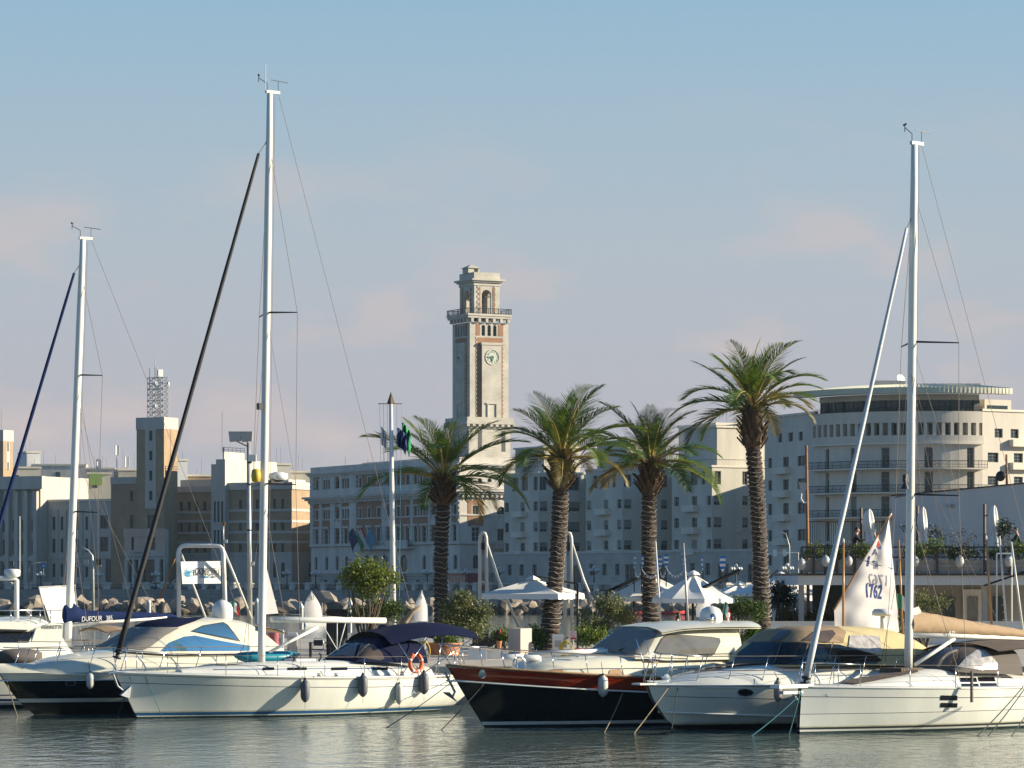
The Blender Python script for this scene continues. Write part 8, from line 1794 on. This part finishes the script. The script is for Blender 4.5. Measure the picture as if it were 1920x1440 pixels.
for y in (978, 1023): q.tube([(XC(1512, 160), 8, ZC(y, 160)), (XC(1668, 160), 8, ZC(y, 160))], .025, 5)
for i in range(41): x = lerp(1512, 1668, i/40); q.tube([(XC(x, 160), 8, z0), (XC(x, 160), 8, z1)], .014, 4)
q.build('steel_fence', M_rail, t)
# exterior stair on the right
for i in range(9): q = MB(); q.box((XC(1895)+.02*i, 2.0+.25*i, .35*i), (XC(1945), 2.3+.25*i, .35*i+.05)); q.build('stair_tread', M_clubgrey, t)
q = MB(); q.tube([(XC(1842), -.6, ZC(1098)), (XC(1925), -.6, ZC(1070))], .05, 6); q.build('awning_bar', M_blackmetal, t)
q = MB()
for pts in ([(1867, 1038), (1867, 1170)], [(1867, 1038), (1895, 1038)], [(1895, 1038), (1895, 1170)]): q.tube([(XC(x), -.3, ZC(y)) for x, y in pts], .04, 6)
q.build('white_frame', M_whitep, t)
# planting
for i, (a, c, y0, y1, m, n) in enumerate(((1508, 1545, 1022, 1046, M_lf2, 900), (1552, 1600, 1028, 1048, M_lf2, 900), (1596, 1650, 1022, 1046, M_lf2, 1500), (1686, 1755, 1022, 1048, M_lf2, 1700), (1735, 1775, 1012, 1040, M_lf1, 900), (1762, 1842, 1026, 1048, M_lf4, 1700), (1850, 1890, 1028, 1048, M_lf2, 900), (1890, 1960, 1018, 1046, M_lf1, 1700))):
    bush('planter_hedge', ('leafy planter box hedge at the left end of the terrace', 'thin planter hedge right of the first terrace buoy', 'tall planter hedge in front of the man in the dark jacket', 'planter hedge right of the yacht mast', 'bright bushy plant behind the right yacht mast', 'dark planter hedge in the middle of the terrace', 'short planter hedge before the last closed parasol', 'bright planter hedge at the right edge of the terrace')[i], (a+c)/2, 1050, Yc+.4, [((a+c)/2, (y0+y1)/2, (c-a)/2, (y1-y0)/2)], n, .10, m, None, 5, .015, 'hedge', .4)
bush('terrace_shrub', 'dark standard shrub on the terrace at the right edge', 1884, 1050, 156, [(1885, 990, 12, 14), (1875, 1003, 8, 8)], 900, .10, M_lf4, None, 6, .025); bush('terrace_shrub', 'leggy dark climber against the white wall', 1752, 1050, 160, [(1752, 995, 12, 8), (1765, 1010, 12, 5), (1740, 1010, 8, 8)], 420, .10, M_lf4, None, 8, .02); bush('terrace_shrub', 'bare arching branches against the white wall', 1780, 1050, 161, [(1800, 1000, 20, 6), (1828, 1003, 10, 8), (1815, 1018, 8, 8)], 170, .09, M_lf4, None, 9, .022, clump=5)
bush('terrace_shrub', 'thin dark shrub beside the second closed parasol', 1700, 1050, 160, [(1702, 990, 8, 10), (1708, 1010, 8, 10)], 300, .1, M_lf4, None, 6, .02)
# white buoys hung on the rail
for px_, py_, rr, lab in ((1503, 1058, 8, 'white buoy at the left corner of the terrace rail'), (1548, 1052, 8, 'white buoy on the terrace rail left of the furled jib'), (1591, 1052, 7.5, 'white buoy on the terrace rail behind the dinghy gaff'), (1716, 1053, 7.5, 'white buoy on the terrace rail right of the yacht mast'), (1799, 1053, 8.5, 'white buoy in the middle of the terrace rail'), (1891, 1052, 8, 'white buoy on the terrace rail at the right edge')):
    A2 = P(px_, py_, Yc-.3); k = Yc/FOC; tb = thing('rail_buoy', lab, 'buoy', A2, 0, 'buoys on the terrace rail'); R_ = rr*k; q = MB(); q.lathe([(R_*.1, R_*1.55)]+[(R_*math.cos(a)*(1 if a > 0 else 1), R_*1.35*math.sin(a)) for a in [rad(80-i*16) for i in range(11)]]+[(R_*.05, -R_*1.4)], n=18); q.build('ball', mat('old_white_buoy', (.42, .42, .40), .6, var=.2, vs=5), tb, smooth=True); q = MB(); q.tube([(0, 0, R_*1.4), (0, .2, R_*1.4+.25)], .012, 5); q.build('lanyard', M_rope, tb)
# closed parasols
def parasol_closed(label, px, y0, y1, w, Y, post):
    A2 = P(px, y1, Y); A2.z = ZY(1079, Yc)+.01; k = Y/FOC; tb = thing('closed_parasol', label, 'parasol', A2, 0, 'closed parasols on the terrace'); z0, z1 = ZY(y1, Y)-A2.z, ZY(y0, Y)-A2.z; R_ = w*k/2; q = MB(); rows = []
    for i in range(17):
        s = i/16; rr = R_*scurve([(0, 1.0), (.06, 1.05), (.22, .8), (.3, .62), (.55, .95), (.8, .8), (.95, .4), (1, .1)], s); rows.append([Vector((rr*math.cos(a)*(1+.3*math.sin(5*a+s*4))+.04*math.sin(s*7), rr*math.sin(a)*(1+.3*math.sin(5*a+s*4)), lerp(z0, z1, s))) for a in [2*math.pi*j/30 for j in range(30)]])
    q.grid(rows, closed=True); q.build('folded_canopy', M_canvas, tb, smooth=True); q = MB(); px0 = (post-px)*k; q.tube([(px0, .3, 0), (px0, .3, z1+.05)], .075, 4); q.build('side_post', M_rail, tb); q = MB(); q.tube([(px0, .3, z1-.5), (0, 0, z1-.45)], .03, 6); q.build('arm', M_rail, tb); q = MB(); q.tube([(0, 0, 0), (0, 0, z1)], .03, 6); q.build('pole', M_rail, tb)
parasol_closed('closed parasol beside the man on the terrace', 1629, 954, 1024, 20, 156, 1616); parasol_closed('closed parasol just right of the right yacht mast', 1730, 950, 1030, 17, 156, 1722); parasol_closed('closed parasol nearest the right edge', 1863, 947, 1026, 17, 156, 1848)

# ------------------------------------------------------------------ people
M_skin = mat('skin', (.45, .26, .18), .6, var=.05); M_hair = mat('dark_hair', (.012, .009, .008), .6, var=.1); M_jacket = mat('dark_jacket', (.012, .014, .02), .8, var=.2); M_jeans = mat('dark_trousers', (.03, .035, .05), .85, var=.2); M_pinktop = mat('dusty_pink_top', (.40, .20, .19), .85, var=.1); M_shoe = mat('dark_shoe', (.02, .018, .016), .6, var=.1)
def skin_mesh(name, joints, edges, radii, m, parent, root=0, sub=2):
    me = bpy.data.meshes.new(name); me.from_pydata([tuple(j) for j in joints], edges, []); o = bpy.data.objects.new(name, me); COL.objects.link(o); o.parent = parent
    md = o.modifiers.new('skin', 'SKIN'); md.use_smooth_shade = True
    for i, v in enumerate(me.skin_vertices[0].data): rr = radii[i]; v.radius = rr if isinstance(rr, tuple) else (rr, rr); v.use_root = (i == root)
    s = o.modifiers.new('sub', 'SUBSURF'); s.levels = sub; s.render_levels = sub; me.materials.append(m); return o
def person(label, loc, rz, pose, top, hairlen=0.0, lean=.0):
    """faces local +x. pose 'stand' or 'sit'"""
    t = thing('person', label, 'person', loc, rz); hz_ = .95 if pose == 'stand' else .48
    lx = lean; sh = Vector((lx*.5, 0, hz_+.50)); nk = Vector((lx*.62, 0, hz_+.60)); hd = Vector((lx*.75+.03, 0, hz_+.715))
    J = [Vector((0, 0, hz_)), Vector((lx*.2, 0, hz_+.22)), sh, nk, hd, hd+Vector((.01, 0, .075))]; E = [(0, 1), (1, 2), (2, 3), (3, 4), (4, 5)]; Rr = [(.15, .12), (.15, .11), (.16, .11), (.066, .066), (.118, .128), (.108, .12)]
    arms = {}
    for sd in (1, -1):
        s0 = sh+Vector((0, sd*.19, -.02)); el = s0+Vector((.10, sd*.06, -.28)) if sd > 0 else s0+Vector((.16, sd*.05, -.24)); wr = el+Vector((.23, -sd*.05, .06 if pose == 'stand' else -.02)); ha = wr+Vector((.08, 0, .01))
        k = len(J); J += [s0, el, wr, ha]; E += [(2, k), (k, k+1), (k+1, k+2), (k+2, k+3)]; Rr += [.065, .05, .036, .04]; arms[sd] = (s0, el, wr, ha)
        for f in range(4):   # fingers
            kk = len(J); b0 = ha+Vector((.03, (f-1.5)*.019, 0)); J += [b0, b0+Vector((.045, 0, -.01)), b0+Vector((.07, 0, -.035))]; E += [(k+3, kk), (kk, kk+1), (kk+1, kk+2)]; Rr += [.011, .0095, .008]
        kk = len(J); J += [ha+Vector((-.01, -sd*.035, .01)), ha+Vector((.035, -sd*.055, 0))]; E += [(k+3, kk), (kk, kk+1)]; Rr += [.012, .009]
        hp = Vector((0, sd*.09, hz_-.04)); kn = Vector((.05, sd*.10, .48)) if pose == 'stand' else Vector((.42, sd*.10, hz_)); an = Vector((0, sd*.10, .08)) if pose == 'stand' else Vector((.40, sd*.1, .08)); to = an+Vector((.16, 0, -.03))
        k = len(J); J += [hp, kn, an, to]; E += [(0, k), (k, k+1), (k+1, k+2), (k+2, k+3)]; Rr += [.085, .06, .042, .035]
    skin_mesh('body', J, E, Rr, M_skin, t)
    CJ = [J[0], J[1], J[2]]; CE = [(0, 1), (1, 2)]; CR = [(.185, .15), (.185, .14), (.19, .135)]
    for sd in (1, -1): k = len(CJ); CJ += [arms[sd][0], arms[sd][1], arms[sd][2]-Vector((.03, 0, 0))]; CE += [(2, k), (k, k+1), (k+1, k+2)]; CR += [.085, .07, .052]
    skin_mesh('jacket' if top is M_jacket else 'top', CJ, CE, CR, top, t)
    TJ = [J[0]]; TE = []; TR = [(.165, .135)]
    for sd in (1, -1):
        hp = Vector((0, sd*.09, hz_-.04)); kn = Vector((.05, sd*.10, .48)) if pose == 'stand' else Vector((.42, sd*.10, hz_)); an = Vector((0, sd*.10, .1)) if pose == 'stand' else Vector((.40, sd*.1, .1)); k = len(TJ); TJ += [hp, kn, an]; TE += [(0, k), (k, k+1), (k+1, k+2)]; TR += [.105, .08, .062]
    skin_mesh('trousers', TJ, TE, TR, M_jeans, t)
    q = MB(); rows = []; c = hd+Vector((-.016, 0, .03))
    for i in range(9):
        ph = rad(90-i*(13+hairlen*6)); rr = .112*max(.2, math.cos(ph)) if ph > 0 else .112+.012*(i-4)*hairlen
        zz = .122*math.sin(ph) if ph > 0 else -.012-.062*(i-4)*hairlen-.01*(i-5)
        row = []
        for j in range(16):
            a = 2*math.pi*j/16; front = max(0, math.cos(a)); row.append(c+Vector((rr*math.cos(a)*(1-.35*front*(1 if i > 4 else 0))-.02*i/9, rr*.88*math.sin(a), zz)))
        rows.append(row)
    q.grid(rows, closed=True); q.add(rows[0], [tuple(range(16))]); q.build('hair', M_hair, t, smooth=True)
    q = MB(); q.lathe([(.006, .03), (.016, .0), (.006, -.012)], hd+Vector((.098, 0, .0)), 8); q.build('nose', M_skin, t, smooth=True)
    for sd in (1, -1): q = MB(); q.lathe([(.004, .008), (.011, 0), (.004, -.008)], hd+Vector((.092, sd*.034, .032)), 8); q.build('eye', M_hair, t); q = MB(); q.lathe([(.006, .03), (.02, .01), (.018, -.015), (.005, -.03)], hd+Vector((0, sd*.098, .01)), 8); q.build('ear', M_skin, t, smooth=True)
    q = MB(); q.box(hd+Vector((.083, -.024, -.045)), hd+Vector((.094, .024, -.036))); q.build('mouth', M_red, t)
    for sd in (1, -1): an = (0, sd*.10, 0) if pose == 'stand' else (.40, sd*.1, 0); q = MB(); q.lathe([(.04, 0), (.055, .02), (.05, .07), (.03, .1)], Vector(an)+Vector((.05, 0, 0)), 10); q.build('shoe', M_shoe, t, smooth=True)
    return t
zt_ = ZY(1074.5, Yc)
person('person in a dark jacket facing right on the terrace beside a closed parasol', Vector((P(1603, 1000, 154.5).x, 154.5, ZY(988, 154.5)-1.82)) , rad(-8), 'stand', M_jacket, 0, .12)
person('person in dark clothes mostly hidden behind the closed parasol and sail', Vector((P(1640, 1000, 156.5).x, 156.5, ZY(990, 156.5)-1.82)), rad(180), 'stand', M_jacket, 0, .05)
person('person in dark clothes leaning at the right edge of the terrace', Vector((P(1912, 1000, 154.5).x, 154.5, ZY(988, 154.5)-1.82)), rad(175), 'stand', M_jacket, 0, .25)
person('seated person with long dark hair and dusty pink top under the parasol', Vector((P(1273, 1150, 146).x, 146, ZY(1151, 146)-1.27)), rad(165), 'sit', M_pinktop, 1.0, .06)
ch_ = Vector((P(1273, 1150, 146).x+.05, 146, ZY(1151, 146)-1.27)); A = ch_; t = thing('stool', 'dark stool under the seated person in pink', 'stool', A)
q = MB(); q.lathe([(.2, .36), (.22, .38), (.2, .41)], n=18); q.build('seat', M_blk, t)
for a in range(3): q = MB(); d = Vector((math.cos(a*2.1), math.sin(a*2.1), 0)); q.tube([d*.12+Vector((0, 0, .37)), d*.24+Vector((0, 0, PZ-A.z))], .018, 6); q.build('leg', M_blk, t)

# ------------------------------------------------------------------ promenade furniture and traffic, far side
M_globe = mat('lamp_globe', (.55, .55, .52), .3, var=0)
def street_lamp(px, yt, yb, Y, lab):
    A = P(px, yb, Y); A.z = 2.46; k = Y/FOC; h = ZY(yt, Y)-2.46; t = thing('street_lamp', lab, 'lamp post', A, 0, 'globe street lamps on the far promenade'); q = MB(); q.lathe([(.32, 0), (.32, .5), (.14, .8), (.11, h*.5), (.09, h*.8), (.05, h)], n=10); q.build('post', M_iron, t, smooth=True)
    for i in range(4): a = i*math.pi/2+.4; e = Vector((.75*math.cos(a), .75*math.sin(a), h*.86)); q = MB(); q.tube([(0, 0, h*.74), e*.6+Vector((0, 0, h*.28)), e], .05, 5); q.build('arm', M_iron, t)
    for i in range(4): a = i*math.pi/2+.4; q = MB(); q.lathe([(.08, -.25), (.24, -.12), (.28, .02), (.2, .2), (.03, .28)], (.75*math.cos(a), .75*math.sin(a), h*.86+.25), 10); q.build('globe', M_globe, t, smooth=True)
    q = MB(); q.lathe([(.08, -.25), (.24, -.12), (.28, .02), (.2, .2), (.03, .28)], (0, 0, h+.2), 10); q.build('globe', M_globe, t, smooth=True)
for i, (px_, yt, Y, lab) in enumerate(((76, 1076, 668, 'globe street lamp at far left before the colonnaded building'), (185, 1076, 663, 'globe street lamp before the pale wing'), (292, 1075, 655, 'globe street lamp left of the white club gantry'), (538, 1072, 640, 'globe street lamp before the ochre wing'), (592, 1073, 632, 'globe street lamp at the left corner of the brick palace'), (801, 1071, 600, 'globe street lamp left of the shortest palm'), (873, 1071, 585, 'globe street lamp right of the shortest palm'), (936, 1068, 572, 'globe street lamp before the first cream house'), (1114, 1066, 525, 'globe street lamp between the second and third palms'), (1380, 1063, 470, 'globe street lamp right of the painted oars'), (1476, 1062, 455, 'globe street lamp before the rounded hotel'))): street_lamp(px_, yt, 1106, Y, lab)
# arm street lights and parking signs
def arm_light(px, yt, yb, side, Y, lab):
    A = P(px, yb, Y); A.z = 2.46; k = Y/FOC; h = ZY(yt, Y)-2.46; t = thing('street_light', lab, 'lamp post', A); L_ = side*26*k; q = MB(); q.tube([(0, 0, 0), (0, 0, h*.75), (L_*.25, 0, h*.95), (L_, 0, h)], [.12, .09, .07, .06], 8); q.build('pole', M_greypole, t, smooth=True); q = MB(); q.cbox((L_*1.1, 0, h), (abs(L_)*.3, .3, .16)); q.build('lamp_head', M_greypole, t)
arm_light(54, 1054, 1106, 1, 664, 'curved street light pole at far left'); arm_light(1480, 995, 1106, -1, 470, 'curved street light before the rounded hotel')
def psign(px, py, Y, lab):
    A = P(px, 1106, Y); A.z = 2.46; t = thing('parking_sign', lab, 'sign', A, 0, 'blue signs on the far promenade'); h = ZY(py+4, Y)-2.46; q = MB(); q.tube([(0, .05, 0), (0, .05, h)], .06, 6); q.build('post', M_greypole, t); q = MB(); q.box((-.5, -.04, h), (.5, .04, h+1.05)); q.build('plate', mat('sign_blue', (.015, .16, .42), .5, var=.05), t); q = MB(); q.prism([(-.25, -.05, h+.25), (.25, -.05, h+.25), (0, -.05, h+.8)], (0, .005, 0)); q.build('pictogram', M_fw, t)
psign(81.5, 1061, 664, 'blue square crossing sign at far left'); psign(144, 1061, 662, 'blue square crossing sign left of the yacht mast lights')
# twin floodlight mast on the breakwater side
A = P(175, 1150, 300); A.z = .3; t = thing('floodlight_mast', 'pole with curved arm and twin floodlights left of the white club gantry', 'lamp post', A); q = MB(); q.tube([(0, 0, 0), P(174, 1060, 300)-A, P(173, 1042, 300)-A, P(165, 1032, 300)-A, P(150, 1025, 300)-A], [.16, .12, .1, .08, .07], 8); q.build('pole', M_greypole, t, smooth=True); q = MB(); q.tube([P(158, 1061, 300)-A, P(190, 1061, 300)-A], .09, 6); q.build('crossbar', M_greypole, t)
for px_, m in ((161, M_greypole), (185, M_blk)): q = MB(); q.cbox(P(px_, 1054, 300)-A, (.45, .3, .5)); q.build('floodlight', m, t)
# bus and cars
def vehicle(name, lab, px, Y, L_, h, m, bus=False, rz=-1.0):
    A = PX(px, Y, 2.46); t = thing(name, lab, 'bus' if bus else 'car', A, rz); q = MB()
    if bus:
        q.box((-L_/2, -1.2, .4), (L_/2, 1.2, h)); q.build('body', m, t)
        for i in range(6): q = MB(); x = lerp(-L_/2+.4, L_/2-1.6, i/5); q.box((x, -1.23, h*.45), (x+1.2, -1.18, h*.85)); q.build('window', M_tint, t)
    else:
        q.prism([(-L_/2, -.85, .3), (L_/2, -.85, .3), (L_/2, -.85, .8), (L_*.28, -.85, .92), (L_*.1, -.8, h), (-L_*.28, -.8, h), (-L_*.46, -.85, .95), (-L_/2, -.85, .85)], (0, 1.7, 0)); q.build('body', m, t)
        q = MB(); q.prism([(L_*.24, -.87, .95), (L_*.09, -.83, h-.08), (-L_*.26, -.83, h-.08), (-L_*.4, -.87, .97)], (0, .03, 0)); q.build('window', M_tint, t)
        q = MB(); q.box((L_/2-.02, -.7, .6), (L_/2+.02, -.4, .75)); q.build('headlight', M_fw, t)
    for x in (-L_*.32, L_*.32):
        for y in (-.88, .75): q = MB(); q.lathe([(.3, 0), (.33, .05), (.33, .18), (.3, .22)], (x, y, .33), 14, axis=(0, 1, 0)); q.build('wheel', M_blk, t)
vehicle('city_bus', 'city bus with pale roof parked before the brick palace', 866, 600, 8.5, 3.0, mat('bus_red', (.25, .03, .03), .4), True, rad(-62))
q = MB(); 
vehicle('parked_car', 'white van parked behind the white club gantry', 342, 662, 4.8, 1.9, M_whitep, False, rad(-8)); vehicle('parked_car', 'dark car parked before the ochre wing', 566, 655, 4.3, 1.45, M_blackhull, False, rad(-20)); vehicle('parked_car', 'red car parked behind the left davit', 905, 588, 4.2, 1.45, M_fr, False, rad(-60)); vehicle('parked_car', 'grey car parked behind the club banner post', 392, 662, 4.3, 1.45, M_galv, False, rad(-8)); vehicle('parked_car', 'pale car parked at the foot of the square tower', 300, 664, 4.3, 1.45, M_whitep, False, rad(-8))
# traffic signals on an arm, right
A = PX(1497, 450, 2.46); t = thing('traffic_signal', 'horizontal signal arm with two white boxes before the rounded hotel', 'traffic light', A); h = ZY(1036, 450)-2.46; q = MB(); q.tube([(0, 0, 0), (0, 0, h), (-4.8, 0, h-.2)], .08, 6); q.build('pole', M_whitepole, t)
for x in (-1.9, -3.2): q = MB(); q.box((x-.25, -.2, h-.5), (x+.25, .2, h+.4)); q.build('signal_box', M_whitep, t)
# ------------------------------------------------------------------ sea haze: thin even air round camera and scene
hm = bpy.data.materials.new('sea_haze'); hm.use_nodes = True; n = hm.node_tree; n.nodes.clear()
ho = n.nodes.new('ShaderNodeOutputMaterial'); hv = n.nodes.new('ShaderNodeVolumePrincipled'); hv.inputs['Color'].default_value = (.62, .86, 1.0, 1); hv.inputs['Density'].default_value = .00005; hv.inputs['Anisotropy'].default_value = .2
n.links.new(hv.outputs[0], ho.inputs['Volume'])
q = MB(); q.box((-9200, -320, -3.2), (9200, 9200, 78)); tag(q.build('haze', hm), 'thin pale sea haze filling the harbour air', 'haze', kind='stuff')
